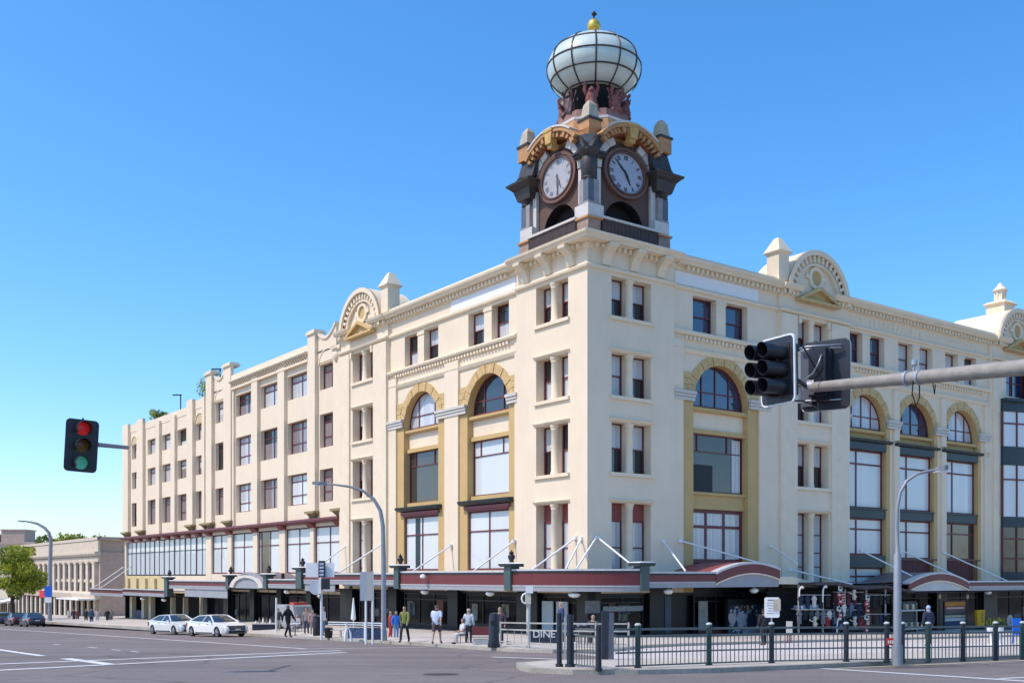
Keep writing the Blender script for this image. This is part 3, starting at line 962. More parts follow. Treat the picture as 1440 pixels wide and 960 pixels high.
pr.build("wall_base", cream, bld)
yb = MB(TL); yb.box(60.4, 72, OW - .3, OW + .05, -1.9, .0); yb.build("wall_base", cream, bld)
yb = MB(TL); yb.box(72.0, 88.4, OW - .3, OW + .06, -1.9, .0)
for i in range(5): yb.box(72.6 + i * 3.4, 73.4 + i * 3.4, OW + .06, OW + .35, -1.7, -.3)
yb.build("wall_base", M("yellow_render", (0.66, 0.54, 0.28), .75, .15, 1.0), bld)

# ---------------------------------------------------------------- RIGHT FACADE
te = 6.85
rw = MB(TR)
c = 11.12
h = [arched_bay(TR, c, OM, 2.48, 3.45, 31, "right"), (8.63, 13.6, 14.95, 17.12, .6, False, 2)]
wall(rw, OM, te, 16.5, -1.0, 19.0, h)
rw.build("wall", mats, bld)
top_pair(TR, c, OM, 4, [pane_sky_tint], hw=2.48)
w = window(TR, c - 2.47, c + 2.47, 5.17, 8.78, OM - .5, (), (.70,), maroon, pane_brown, name="tall_window")
x = MB(TR)
for fr in (.17, .72): x.box(c - 2.47 + 4.94 * fr - .04, c - 2.47 + 4.94 * fr + .04, OM - .53, OM - .46, 7.72, 8.7)
x.build("transom_bar", maroon, w)
x = MB(TR); x.mi = 0
for k in range(6):
    x.box(c + 1.55 + k * .13, c + 1.62 + k * .13, OM - .512, OM - .47, 5.25, 8.6)
x.build("curtain", white, w)
x = MB(TR); x.box(c - 2.4, c - .2, OM - .515, OM - .512, 5.25, 6.9); x.build("dark_panel", blackpaint, w)
w = window(TR, c - 2.47, c + 2.47, .8, 4.1, OM - .5, (.33, .66), (.68,), maroon, pane_curtain, name="french_window", bar=.2)
pl = MB(TR)
for a, b in ((te + .002, 7.67), (14.57, 16.48)):
    pl.box(a, b, OM, OM + .16, -1.0, 14.28)
pl.build("pilaster", cream, bld)
im = MB(TR); impost(im, te + .02, 8.62, OM + .1); impost(im, 13.62, 15.6, OM + .1); im.build("impost", greyband, bld)
bd = MB(TR); bands(bd, OM, te, 16.5); bands(bd, OM, 23.8, 42.2); bd.build("string_course", cream2, bld)
co = MB(TR); cornice(co, OM, te + .1, 16.5); dentils(co, OM, te + .9, 16.5)
cornice(co, OM, 23.8, 43.2); dentils(co, OM, 23.8, 43.2)
co.build("cornice", cream2, bld)
wp = MB(TR); wp.box(7.1, 14.6, OM + .003, OM + .03, 17.62, 18.40); wp.build("white_panel", whitepanel, bld)
# gable bay, right
gb = MB(TR)
hs = paired_bay(TR, 19.95, 1.66, OG, gb, False, 44, panel=False)
wall(gb, OG, 16.5, 23.8, -1.0, 18.45, [(a, b, z0, z1, d, ar, 2) for a, b, z0, z1, d, ar, rm in hs])
for s in (16.5, 23.8): gb.poly([(s, OG, -1), (s, OG - .4, -1), (s, OG - .4, 18.45), (s, OG, 18.45)])
gb.build("wall", mats, bld)
gable_trim(TR, 16.5, 23.8, OG, 18.2, 21.75)
gable(TR, 20.2, OG, r=3.3, zc=18.5)
pinnacle(TR, 16.75, OG - .35, zt=22.15); pinnacle(TR, 23.1, OG - 1.7, zt=22.4, w=.85)
# three arched bays
tw = MB(TR); hs = []
tri = (26.2, 32.3, 38.4)
for k, c in enumerate(tri):
    hs.append(arched_bay(TR, c, OM, 2.25, 3.05, 60 + k, "triple"))
    hs.append((c - 2.3, c + 2.1, 14.95, 17.12, .6, False, 2))
    top_pair(TR, c - .1, OM, 7 + k, [[pane_sky_tint, pane_sky_tint], [pane_curtain, pane_curtain], [pane_curtain, pane_sky_tint]][k], hw=2.2)
    o = OM - .34; r = 2.25
    hd = MB(TR)
    hd.sweep([(o, 9.42), (OM + .18, 9.46), (OM + .30, 9.54), (OM + .34, 9.66), (o, 9.72)], c - 2.72, c + 2.75)
    hd.box(c - r + .01, c + r - .01, o - .1, OM + .08, 8.92, 9.42)
    hd.build("hood", slate, bld)
    window(TR, c - r + .01, c + r - .01, 4.76, 8.92, o, (.32,), (.76,), maroon, pane_blind, name="tall_window", bar=.13)
    sp = MB(TR); sp.box(c - r + .01, c + r - .01, o - .1, OM - .02, 4.1, 4.76); sp.box(c - r, c + r + .1, o - .1, OM + .08, 4.70, 4.78)
    sp.build("spandrel", slate, bld)
    if k == 0:
        window(TR, c - r + .01, c + r - .01, 1.44, 4.1, o, (.32,), (.70,), maroon, pane_blind, name="tall_window", bar=.13)
        sp = MB(TR); sp.box(c - r + .01, c + r - .01, o - .1, OM - .02, .6, 1.44); sp.build("spandrel", slate, bld)
        window(TR, c - r + .01, c + r - .01, -1.0, .6, o, (.32,), (.6,), maroon, pane_blind, name="window", bar=.13)
    else:
        window(TR, c - r + .01, c + r - .01, 1.2, 4.1, o, (.32,), (.70,), maroon, pane_blind if k == 1 else pane_brown, name="tall_window", bar=.13)
        rl = MB(TR)
        rl.box(c - r + .01, c + r + .4, OM - .02, OM + .05, 1.15, 1.27); rl.box(c - r, c + r, o - .05, o, -.6, 1.15)
        for q in range(16): rl.box(c - r + .1 + q * .28, c - r + .14 + q * .28, OM - .01, OM + .03, -.5, 1.15)
        rl.build("balcony_rail", maroon, bld)
wall(tw, OM, 23.8, 42.2, -1.0, 19.0, hs)
tw.build("wall", mats, bld)
pl = MB(TR)
for a, b in ((23.78, 23.9), (29.3, 29.95), (35.4, 36.05), (41.5, 42.2)):
    pl.box(a, b, OM, OM + .16, -1.0, 9.4); pl.box(a, b, OM, OM + .16, 9.82, 13.5)
pl.build("pilaster", cream, bld)
im = MB(TR)
for a, b in ((23.82, 24.0), (28.46, 30.04), (34.56, 36.14), (40.66, 42.15)): impost(im, a, b, OM + .1)
im.build("impost", greyband, bld)
# worn raised relief where old lettering ran along the frieze
rl = MB(TR); rr = random.Random(5)
for a0, a1, n in ((25.2, 33.6, 15), (36.3, 40.6, 8)):
    for i in range(n):
        s = a0 + (a1 - a0) * (i + .5) / n
        if rr.random() < .12: continue
        for q in range(rr.randint(2, 3)):
            ds, dz = rr.uniform(-.15, .15), rr.uniform(-.1, .1)
            if rr.random() < .5: rl.box(s + ds - .04, s + ds + .04, OM + .003, OM + .022, 17.78 + dz, 18.22 + dz * .5)
            else: rl.box(s - .16, s + .14, OM + .003, OM + .02, 17.98 + dz * 1.6, 18.04 + dz * 1.6)
rl.build("frieze_relief", cream2, bld)

# second gable at the right end, with a bow window below
gb = MB(TR)
wall(gb, OG, 42.2, 50.3, -1.0, 18.45, [(44.6, 49.8, 14.6, 17.12, .6, False, 2)])
gb.poly([(42.2, OG, -1), (42.2, OG - .4, -1), (42.2, OG - .4, 18.45), (42.2, OG, 18.45)])
gb.build("wall", mats, bld)
for k in range(3): window(TR, 44.6 + k * 1.75, 46.2 + k * 1.75, 14.6, 17.12, OG - .5, (), (.5,), maroon, pane_sky_tint, name="sash_window")
gable_trim(TR, 42.5, 49.9, OG, 44.4, 48.0)
gable(TR, 46.2, OG, r=3.3, zc=18.5, back=4.6, lantern=True)
ln = MB(TR)
LS, LO = 47.7, OG - 2.2
def sq(k, z): return [(LS - k, LO - k, z), (LS + k, LO - k, z), (LS + k, LO + k, z), (LS - k, LO + k, z)]
ln.hexa(sq(.8, 21.0) + sq(.8, 22.75)); ln.hexa(sq(.86, 22.75) + sq(1.02, 22.88)); ln.hexa(sq(1.02, 22.88) + sq(.75, 23.1))
ln.lathe([(.5, 23.1), (.44, 23.2), (.40, 23.9), (.58, 24.0), (.60, 24.1), (.34, 24.4), (.24, 24.45), (.2, 24.6), (.05, 24.75)], LS, LO, 14)
for k in range(8):
    a = 2 * math.pi * k / 8; ln.box(LS + .43 * math.cos(a) - .05, LS + .43 * math.cos(a) + .05, LO + .43 * math.sin(a) - .05, LO + .43 * math.sin(a) + .05, 23.15, 23.95)
ln.build("lantern", cream2, bld)
bw = MB(TR)
def bow(z0, z1, push=0.0):
    pts = [(43.5, OG)] + [(43.5 + 6.8 * k / 10, OG + .35 + push + .75 * math.sin(math.pi * k / 10)) for k in range(11)] + [(50.3, OG)]
    bw.prism_z2 = None
    n = len(pts)
    P = [(a, b, z0) for a, b in pts] + [(a, b, z1) for a, b in pts]
    bw.add(P, [tuple(range(n)), tuple(range(2 * n - 1, n - 1, -1))] + [(i, (i + 1) % n, n + (i + 1) % n, n + i) for i in range(n)])
bow(13.2, 14.0); bow(14.0, 14.25, .3); bow(8.9, 10.4); bow(3.9, 4.75); bow(-.6, .3)
bow_o = bw.build("bow_window", slate, bld)
def bowglass(z0, z1, pm, hs):
    g = MB(TR); f = MB(TR)
    pts = [(43.5 + 6.8 * k / 10, OG + .28 + .75 * math.sin(math.pi * k / 10)) for k in range(11)]
    for k in range(10):
        a, b = pts[k], pts[k + 1]
        g.poly([(a[0], a[1], z0), (b[0], b[1], z0), (b[0], b[1], z1), (a[0], a[1], z1)])
        for h_ in hs:
            z = z0 + (z1 - z0) * h_
            f.hexa([(a[0], a[1], z - .06), (b[0], b[1], z - .06), (b[0], b[1] + .06, z - .06), (a[0], a[1] + .06, z - .06), (a[0], a[1], z + .06), (b[0], b[1], z + .06), (b[0], b[1] + .06, z + .06), (a[0], a[1] + .06, z + .06)])
    for k in (0, 2, 4, 6, 8, 10):
        a = pts[k]; f.box(a[0] - .07, a[0] + .07, a[1] - .02, a[1] + .08, z0, z1)
    g.build("pane", pm, bow_o); f.build("frame", maroon, bow_o)
bowglass(10.4, 13.2, pane_blind, (.66,)); bowglass(4.75, 8.9, pane_blind, (.72,)); bowglass(.3, 3.9, pane_brown, (.3, .74))
fw = MB(TR); fh = []
for c in (54.6, 59.2, 63.8, 68.4):
    for z0, z1 in ((14.95, 17.1), (10.4, 12.9), (5.9, 8.8), (.8, 4.1)):
        fh.append((c - 1.3, c + 1.3, z0, z1, .5, False, 2))
        window(TR, c - 1.3, c + 1.3, z0, z1, OM - .4, (.5,), (.6,), maroon, pick(int(c * 7 + z0), [pane_curtain, pane_dark, pane_sky_tint]), name="casement_window", bar=.1)
co = MB(TR); cornice(co, OM, 49.9, 72.0); dentils(co, OM, 50.2, 72.0); co.build("cornice", cream2, bld)
wall(fw, OM, 49.9, 72.0, -6.0, 19.0, fh); fw.poly([(72, OM, -6), (72, -24, -6), (72, -24, 19), (72, OM, 19)]); fw.build("wall", mats, bld)

# ---------------------------------------------------------------- corner cornice, consoles
cc = MB(TL); cornice(cc, 0.0, 0, ledge - .02, m0=True, big=True); dentils(cc, 0, .3, ledge - .3)
cc.build("cornice", cream2, bld)
cc = MB(TR); cornice(cc, 0.0, 0, te - .02, m0=True, big=True); dentils(cc, 0, .3, te - .3)
cc.build("cornice", cream2, bld)
for T, ed in ((TL, ledge), (TR, te)):
    for s in (1.35, 3.5, 5.65):
        k = MB(T)
        prof = [(0.003, 17.62), (.10, 17.62), (.16, 17.75), (.2, 17.95), (.34, 18.2), (.62, 18.4), (.82, 18.55), (.84, 18.7), (.003, 18.7)]
        k.sweep(prof, s - .3, s + .3)
        k.build("console", cream2, bld)

# ---------------------------------------------------------------- roof, back, inner floor
rf = MB()
rf.prism_z([(-OM * -1 + .3 if False else .3, .3), (72, .3), (72, 24), (22, 24), (22, 60), (.3, 60)], 18.3, 18.5)
rf.prism_z([(.4, 60), (22, 60), (22, 88.3), (.4, 88.3)], 17.0, 17.2)
rf.build("roof", roofm, bld)
bk = MB()
bk.poly([(22, 24, -8), (22, 88.3, -8), (22, 88.3, 17.2), (22, 24, 17.2)]); bk.poly([(22, 24, -6), (72, 24, -6), (72, 24, 18.5), (22, 24, 18.5)])
bk.build("back_wall", cream, bld)
# ------------------------------------------------------------------ shopfronts under the awning
shopdark = M("shopfront_shaded", (0.010, 0.014, 0.017), .4, .3, 1.0)  # blackened slate: the awning's shade is put into this colour
shopwall = M("shopfront_dark", (0.008, 0.009, 0.011), 0.35, .3, 1.5)  # wall colour darkened as well, standing in for shade under the awning
def shopfront(T, s0, s1, o, bays, pier_mat=slate, z1=-.55):
    mb = MB(T); mb.box(s0, s1, o - .5, o - .4, -7.2, z1); mb.box(s0, s1, o - .45, o + .02, -1.15, z1)
    mb.build("shopfront_wall", shopwall, bld)
    gl = []
    for a, b in bays:
        zb = gz(*W(0, 0).xy) if False else None
        p = W(-o, (a + b) / 2) if T is TL else W((a + b) / 2, -o)
        g = gz(p.x, p.y) + PAV
        w = window(T, a, b, g + .55, -1.2, o - .1, (.5,) if b - a < 5 else (.33, .66), (.8,), darkmetal, pane_shop, name="shop_window", bar=.08)
        m = MB(T); m.box(a, b, o - .3, o - .04, g - .3, g + .55); m.build("stall_riser", shopdark if rnd.random() < .6 else blackpaint, bld)
        gl.append(g)
    return gl
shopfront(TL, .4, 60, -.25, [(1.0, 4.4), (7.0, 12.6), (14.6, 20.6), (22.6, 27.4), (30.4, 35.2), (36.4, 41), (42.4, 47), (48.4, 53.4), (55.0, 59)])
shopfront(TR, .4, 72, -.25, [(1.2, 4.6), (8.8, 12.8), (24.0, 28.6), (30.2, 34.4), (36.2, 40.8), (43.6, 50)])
# piers of the ground floor
gp = MB(TL)
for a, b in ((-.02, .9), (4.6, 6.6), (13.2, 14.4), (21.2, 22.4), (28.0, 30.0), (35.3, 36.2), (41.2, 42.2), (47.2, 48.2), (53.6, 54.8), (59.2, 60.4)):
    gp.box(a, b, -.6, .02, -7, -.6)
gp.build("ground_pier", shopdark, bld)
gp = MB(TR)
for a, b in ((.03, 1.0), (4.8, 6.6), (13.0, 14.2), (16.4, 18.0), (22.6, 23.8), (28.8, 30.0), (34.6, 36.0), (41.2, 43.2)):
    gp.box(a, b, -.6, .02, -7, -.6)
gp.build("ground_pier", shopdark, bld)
# covered passage at the far end of the wing
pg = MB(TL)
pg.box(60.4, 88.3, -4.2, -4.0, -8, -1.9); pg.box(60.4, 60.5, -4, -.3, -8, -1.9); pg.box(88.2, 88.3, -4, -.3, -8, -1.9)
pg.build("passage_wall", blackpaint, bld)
pc = MB(TL)
for s in (61.5, 66.5, 70.5, 77.6, 80.2, 84.8): pc.box(s, s + (.9 if s > 76 else .25), -.6, -.1, -8, -1.85)
pc.build("passage_column", cream2, bld)
pc = MB(TL); pc.box(81.3, 83.4, -.5, -.2, -7, -4.1); pc.build("blue_panel", M("blue_paint", (.02, .05, .22), .5, .2, 2), bld)

# pale doors and notices in the shopfronts
nb = MB(TL)
for a in (2.0, 3.35): nb.box(a, a + 1.05, -.27, -.2, -3.35, -1.5)
nb.build("pale_door", M("pale_blue_panel", (.50, .58, .64), .5, .08, 1.0), bld)
nb = MB(TR)
nb.box(-.2, 0.9, .03, .05, -2.1, -1.4); nb.build("notice", M("grey_notice", (.20, .22, .24), .5, .3, 5), bld)
nb = MB(TR); nb.box(1.3, 4.4, -.2, -.16, -2.05, -1.75); nb.build("notice", M("pale_notice", (.34, .37, .40), .5, .3, 6), bld)
nb = MB(TR); nb.box(6.0, 6.5, .03, .06, -3.4, -1.2); nb.build("blue_pilaster", M("dull_blue_paint", (.05, .085, .13), .4, .2, 2), bld)
nb = MB(TR); nb.box(9.1, 9.9, -.22, -.17, -3.4, -1.55); nb.build("poster", M("pale_poster", (.42, .42, .38), .6, .35, 4), bld)
nb = MB(TR); nb.box(9.0, 12.4, -.16, -.1, -4.6, -3.35); nb.build("red_counter", awnred, bld)

pr_ = random.Random(21)
pcols = [(.16, .16, .15), (.22, .20, .15), (.10, .14, .18), (.18, .06, .05), (.25, .25, .24), (.08, .10, .09)]
for T, spans in ((TL, [(7.2, 12.4), (14.8, 20.4), (22.8, 27.2), (36.6, 40.8), (48.6, 53.2)]), (TR, [(1.4, 4.4), (30.4, 34.2), (36.4, 40.6), (43.8, 49.8)])):
    for a, b in spans:
        for _ in range(3):
            s = pr_.uniform(a, b - 1.0); w, h = pr_.uniform(.35, 1.0), pr_.uniform(.3, 1.1)
            p = W(.25, s) if T is TL else W(s, .25); z = gz(p.x, p.y) + pr_.uniform(.9, 1.6)
            m = MB(T); m.box(s, s + w, -.36, -.33, z, min(z + h, -1.3)); m.build("poster", M("poster_%d" % pcols.index(c_) if (c_ := pr_.choice(pcols)) else "", c_, .6, .6, 7), bld)

# ------------------------------------------------------------------ awning
aw = bpy.data.objects.new("awning", None); COL.objects.link(aw); aw.parent = bld
OA = 3.5
flashgrey = M("pale_flashing", (.55, .54, .54), .5, .15, 2)
trimgrey = M("trim_grey", (.40, .39, .39), .5, .1, 2)
def awn_part(pathf, n, zt, zb, name="fascia"):
    """pathf(u) -> (x, y) at the fascia; fascia strips follow it"""
    lay = [(zt - .05, zt + .05, flashgrey, .06), (zt - .16, zt - .05, darkmetal, .03), (zb + .33, zt - .16, awnred, 0.0), (zb + .25, zb + .33, trimgrey, .035), (zb, zb + .25, greymetal, .01)]
    for z0, z1, m, push in lay:
        mb = MB()
        for k in range(n):
            (x0, y0, nx0, ny0), (x1, y1, nx1, ny1) = pathf(k / n), pathf((k + 1) / n)
            t = .07
            a = [(x0 + nx0 * push, y0 + ny0 * push), (x1 + nx1 * push, y1 + ny1 * push), (x1 - nx1 * t, y1 - ny1 * t), (x0 - nx0 * t, y0 - ny0 * t)]
            mb.prism_z(a, z0, z1)
        mb.build({0.06: "flashing", 0.03: "shadow_strip", 0.0: "fascia", .035: "lower_trim", .01: "gutter"}[push], m, aw)
def lpath(s0, s1): return lambda u: (-OA, s0 + (s1 - s0) * u, -1, 0)
def rpath(s0, s1): return lambda u: (s0 + (s1 - s0) * u, -OA, 0, -1)
def cpath(u):
    P0, P1, P2 = Vector((-OA, 2.4)), Vector((-2.7, -2.4)), Vector((.7, -OA))
    p = P0 * (1 - u) ** 2 + P1 * 2 * u * (1 - u) + P2 * u * u
    t = (P1 - P0) * (1 - u) + (P2 - P1) * u
    nn = Vector((t.y, -t.x)).normalized()
    if nn.x + nn.y > 0: nn = -nn
    return (p.x, p.y, nn.x, nn.y)
awn_part(cpath, 14, .32, -.85)
LSEG = [(3.0, 14.6, .24, -.86), (15.4, 29.2, .14, -.62), (30.6, 35.9, -.30, -1.0), (44.9, 60.3, -.48, -1.28), (61.8, 76, -1.46, -2.16), (76, 89.5, -1.58, -2.36)]
for s0, s1, zt, zb in LSEG: awn_part(lpath(s0, s1), 1, zt, zb)
awn_part(rpath(1.3, 6.6), 1, .18, -.66)
awn_part(rpath(33.0, 70), 1, -.42, -1.08)
# roof sheets and soffits
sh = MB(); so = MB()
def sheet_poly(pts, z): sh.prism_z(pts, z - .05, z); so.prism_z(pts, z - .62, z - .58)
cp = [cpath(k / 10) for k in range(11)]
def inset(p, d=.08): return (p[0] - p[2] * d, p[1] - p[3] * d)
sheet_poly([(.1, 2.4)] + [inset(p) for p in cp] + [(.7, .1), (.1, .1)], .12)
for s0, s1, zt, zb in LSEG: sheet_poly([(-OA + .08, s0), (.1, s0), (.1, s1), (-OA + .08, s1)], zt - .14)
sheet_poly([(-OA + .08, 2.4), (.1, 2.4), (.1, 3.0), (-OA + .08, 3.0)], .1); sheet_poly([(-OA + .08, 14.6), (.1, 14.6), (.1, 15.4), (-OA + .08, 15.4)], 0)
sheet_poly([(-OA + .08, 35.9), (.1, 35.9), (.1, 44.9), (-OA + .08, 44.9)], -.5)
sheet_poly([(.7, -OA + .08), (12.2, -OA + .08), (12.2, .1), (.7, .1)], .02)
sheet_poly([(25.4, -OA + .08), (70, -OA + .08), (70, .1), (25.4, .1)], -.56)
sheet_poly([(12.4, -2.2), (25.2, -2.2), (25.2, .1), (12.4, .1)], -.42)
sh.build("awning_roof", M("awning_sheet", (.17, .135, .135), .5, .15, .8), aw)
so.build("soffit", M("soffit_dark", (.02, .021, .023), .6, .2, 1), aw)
# hanging valances behind the fascia
vl = MB(TL)
for a, b, z0, z1 in ((15.5, 23.0, -.72, -.62), (24.2, 29.2, -1.15, -.62), (45, 56, -2.0, -1.28)): vl.box(a, b, OA - .14, OA - .08, z0, z1)
vl.build("valance", greymetal, aw)
# curved pediments over the entrances
def arch_fascia(T, s0, s1, zbase, ztop, h, deep, mred=awnred, inner=greymetal, k1=1.0, infill=True, wht=True, roofm_=None):
    n = 18
    def zz(u): return zbase + (ztop - zbase) * (math.sin(math.pi * u * k1) ** .9 if 0 < u * k1 < 1 else 0)
    U = [k / n for k in range(n + 1)]
    pts = [(s0 + (s1 - s0) * u, zz(u)) for u in U]
    for off0, off1, z0, z1, m, nm in ((OA - .5, OA + .08, -.09, .03, flashgrey if wht else greymetal, "flashing"), (OA - .08, OA + .03, -h, -.09, mred, "fascia"), (OA - .08, OA + .05, -h - .07, -h, cream2, "lower_trim")):
        mb = MB(T)
        for k in range(n):
            a, b = pts[k], pts[k + 1]
            mb.prism_o([(a[0], a[1] + z0), (b[0], b[1] + z0), (b[0], b[1] + z1), (a[0], a[1] + z1)], off0, off1)
        mb.build(nm, m, aw)
    rf_ = MB(T)
    for k in range(n):
        a, b = pts[k], pts[k + 1]
        rf_.poly([(a[0], OA - .4, a[1] + .02), (b[0], OA - .4, b[1] + .02), (b[0], -.1, b[1] + .02), (a[0], -.1, a[1] + .02)])
    rf_.build("awning_roof", roofm_ or M("awning_sheet", (.17, .135, .135)), aw)
    if infill:
        mb = MB(T)
        mb.prism_o([(s0, deep), (s1, deep)] + [(a, max(b - h - .03, deep + .01)) for a, b in reversed(pts)], OA - .12, OA - .06)
        mb.build("tympanum", inner, aw)
arch_fascia(TR, 6.6, 12.2, .16, .78, .62, -.66, k1=.88, inner=greymetal, roofm_=maroon2)
arch_fascia(TR, 25.6, 33.0, -.46, .22, .55, -1.05, inner=M("pale_soffit", (.50, .50, .49), .5, .1, 1))
arch_fascia(TL, 36.6, 44.3, -1.0, .22, .02, -1.06, mred=slate, inner=greymetal, wht=False)
mb = MB(TL); n = 16     # white band inside the left pediment
for k in range(n):
    a0, a1 = math.pi * k / n, math.pi * (k + 1) / n
    c, r1, r2 = 40.45, 3.55, 2.75
    mb.prism_o([(c - r * math.cos(a), -1.0 + r * .30 * math.sin(a)) for r, a in ((r1, a0), (r1, a1), (r2, a1), (r2, a0))], OA - .05, OA + .1)
mb.build("pediment_band", greyband, aw)
# green piers with caps and urns
def apier(T, s, z0, z1, w=.6, o=OA, urn=True):
    mb = MB(T); mb.box(s - w / 2, s + w / 2, o - .5, o + .14, z0, z1); mb.build("awning_pier", slate2, aw)
    cp_ = MB(T)
    cp_.sweep([(o - .6, z1), (o + .2, z1), (o + .34, z1 + .09), (o + .34, z1 + .18), (o - .6, z1 + .18)], s - w / 2 - .28, s + w / 2 + .28)
    c = cp_.build("pier_cap", slate, aw)
    wt = MB(T); n = 8
    hw = w / 2 + .34
    top = [(s - hw + 2 * hw * k / n, z1 + .18 + .07 * math.sin(math.pi * k / n)) for k in range(n + 1)]
    wt.prism_o([(s - hw, z1 + .175)] + top[1:-1] + [(s + hw, z1 + .175)], o - .62, o + .36); wt.build("cap_top", white, c)
    if urn:
        u = MB(); q = T(s + .25, o - .35, 0)
        u.lathe([(.14, z1 + .2), (.17, z1 + .27), (.10, z1 + .33), (.21, z1 + .52), (.19, z1 + .66), (.08, z1 + .73), (.16, z1 + .8), (.05, z1 + .88), (.03, z1 + .95)], q[0], q[1], 12)
        u.build("urn", blackpaint, aw)
apier(TL, 2.65, -.82, .5); apier(TL, 15.0, -.85, .5); apier(TL, 29.9, -1.0, .45, w=1.0); apier(TL, 36.3, -1.1, -.05); apier(TL, 44.6, -1.2, -.1); apier(TL, 61.0, -2.1, -.3, w=1.0)
apier(TR, 1.0, -.82, .52, urn=False)
mb = MB(TL); mb.box(33.4, 33.6, OA - .3, OA - .1, -.3, .2); mb.build("pipe", blackpaint, aw)
# lamps under the edge
lampw = M("opal_glass", (.72, .72, .68), .25, .05, 3)
def awlamp(T, s, z, r=.26):
    mb = MB(); q = T(s, OA - .35, 0)
    mb.lathe([(.03, z + .35), (.03, z + .2), (r * .55, z + .17), (r, z + .08), (r, z - .02), (r * .6, z - .12), (.02, z - .14)], q[0], q[1], 14)
    mb.build("awning_lamp", lampw, aw)
for s in (5.0, 12.2, 19.5, 27.5, 33.0, 47.0, 54.0, 63, 70): awlamp(TL, s, {5.0: -1.05, 12.2: -1.05}.get(s, -1.0 if s < 30 else (-1.3 if s < 40 else (-1.6 if s < 60 else -2.5))))
for s in (3.2, 10.3, 36.2, 44.5): awlamp(TR, s, -.9 if s < 20 else -1.25)
q = cpath(.48); mb = MB(); mb.lathe([(.03, -.7), (.03, -.86), (.2, -.9), (.33, -.98), (.33, -1.08), (.2, -1.17), (.02, -1.2)], q[0] + .3, q[1] + .3, 14); mb.build("awning_lamp", lampw, aw)
# floodlight on the fascia
mb = MB(TL); mb.tube([(11.3, OA, .1), (11.3, OA + .3, .12)], .04); mb.build("flood_arm", blackpaint, aw)
mb = MB(); q = TL(11.3, OA + .34, 0); mb.lathe([(.02, .1), (.16, .05), (.2, -.08), (.12, -.16), (.02, -.18)], q[0], q[1], 14); mb.build("flood_lamp", white, aw)
# stay rods from the wall to the awning edge
def rod(a, b):
    mb = MB(); mb.tube([a, b], .055, 8); mb.lathe([(.13, a[2] - .1), (.13, a[2] + .1)], a[0], a[1], 8); mb.build("stay_rod", white, aw)
for s, z, s2 in ((28.9, 2.35, 29.4), (23.0, 2.4, 24.6), (14.0, 2.0, 14.3), (6.9, 2.1, 7.3)): rod((-.05, s, z), (-OA + .4, s2 - .4, .22))
rod((-.02, 1.0, 2.15), (-OA + .7, 1.5, .3)); rod((-.02, .5, 2.1), cpath(.42)[:2] + (.36,)); rod((.65, -.02, 2.15), cpath(.5)[:2] + (.36,)); rod((.75, -.02, 2.15), (.9, -OA + .5, .4))
for s, z, s2, z2 in ((5.9, 2.05, 4.5, .25), (7.3, 2.1, 11.9, .55), (15.6, 1.9, 14.2, .75), (25.2, 1.75, 27.4, -.3), (30.0, 1.85, 33.2, -.35), (35.6, 1.75, 38.8, -.4)): rod((s, -.02, z), (s2, -OA + .3, z2))
for s in (84.0, 87.2): rod((-.3, s, 1.0), (-OA + .3, s + 2.2, -1.5))
# broken low end of the awning beside the market stalls
mb = MB(TR)
mb.prism_o([(12.2, -.1), (13.6, -.05), (15.4, -.35), (15.4, -.55), (12.2, -.5)], 2.2, 3.3)
mb.build("awning_end", cream2, aw)
mb = MB(TR)
mb.prism_o([(14.2, -.42), (16.4, -.40), (19.0, -.72), (21.5, -.62), (24.6, -1.0), (24.6, -1.12), (21.5, -.78), (19.0, -.88), (16.4, -.58), (14.2, -.58)], 2.2, 4.6)
mb.build("stall_canopy", M("dark_canvas", (.07, .055, .055), .8, .25, 2), aw)
rod((17.4, -.1, .4), (19.2, -3.6, -.55))

# ------------------------------------------------------------------ clock tower
TC = 3.55
ct = thing("clock_tower", "ornate brown and tan clock tower crowned by a glazed white globe on the corner roof", "clock tower", W(TC, TC, 0), ANG)
tan = M("tan_stone", (0.50, 0.27, 0.13), .8, .25, 1.6, bump=.3, bscale=12)
orange = M("orange_stone", (0.50, 0.265, 0.115), .75, .25, 2.5, bump=.2, bscale=10)
brown = M("brown_brick", (0.125, 0.072, 0.055), .8, .2, 3, bump=.2, bscale=20)
darkstone = M("dark_bronze_stone", (0.052, 0.045, 0.043), .55, .3, 2.5)
greyst = M("grey_stone", (0.30, 0.28, 0.28), .7, .2, 2.0)
palest = M("pale_stone", (0.60, 0.57, 0.52), .7, .12, 2.0, streak=.2)
redst = M("red_stone", (0.26, 0.095, 0.085), .8, .35, 4, bump=.5, bscale=9)
HW = 3.0
FACE = [lambda s, o, z: (s, -(HW + o), z), lambda s, o, z: (-(HW + o), -s, z), lambda s, o, z: (-s, HW + o, z), lambda s, o, z: (HW + o, s, z)]
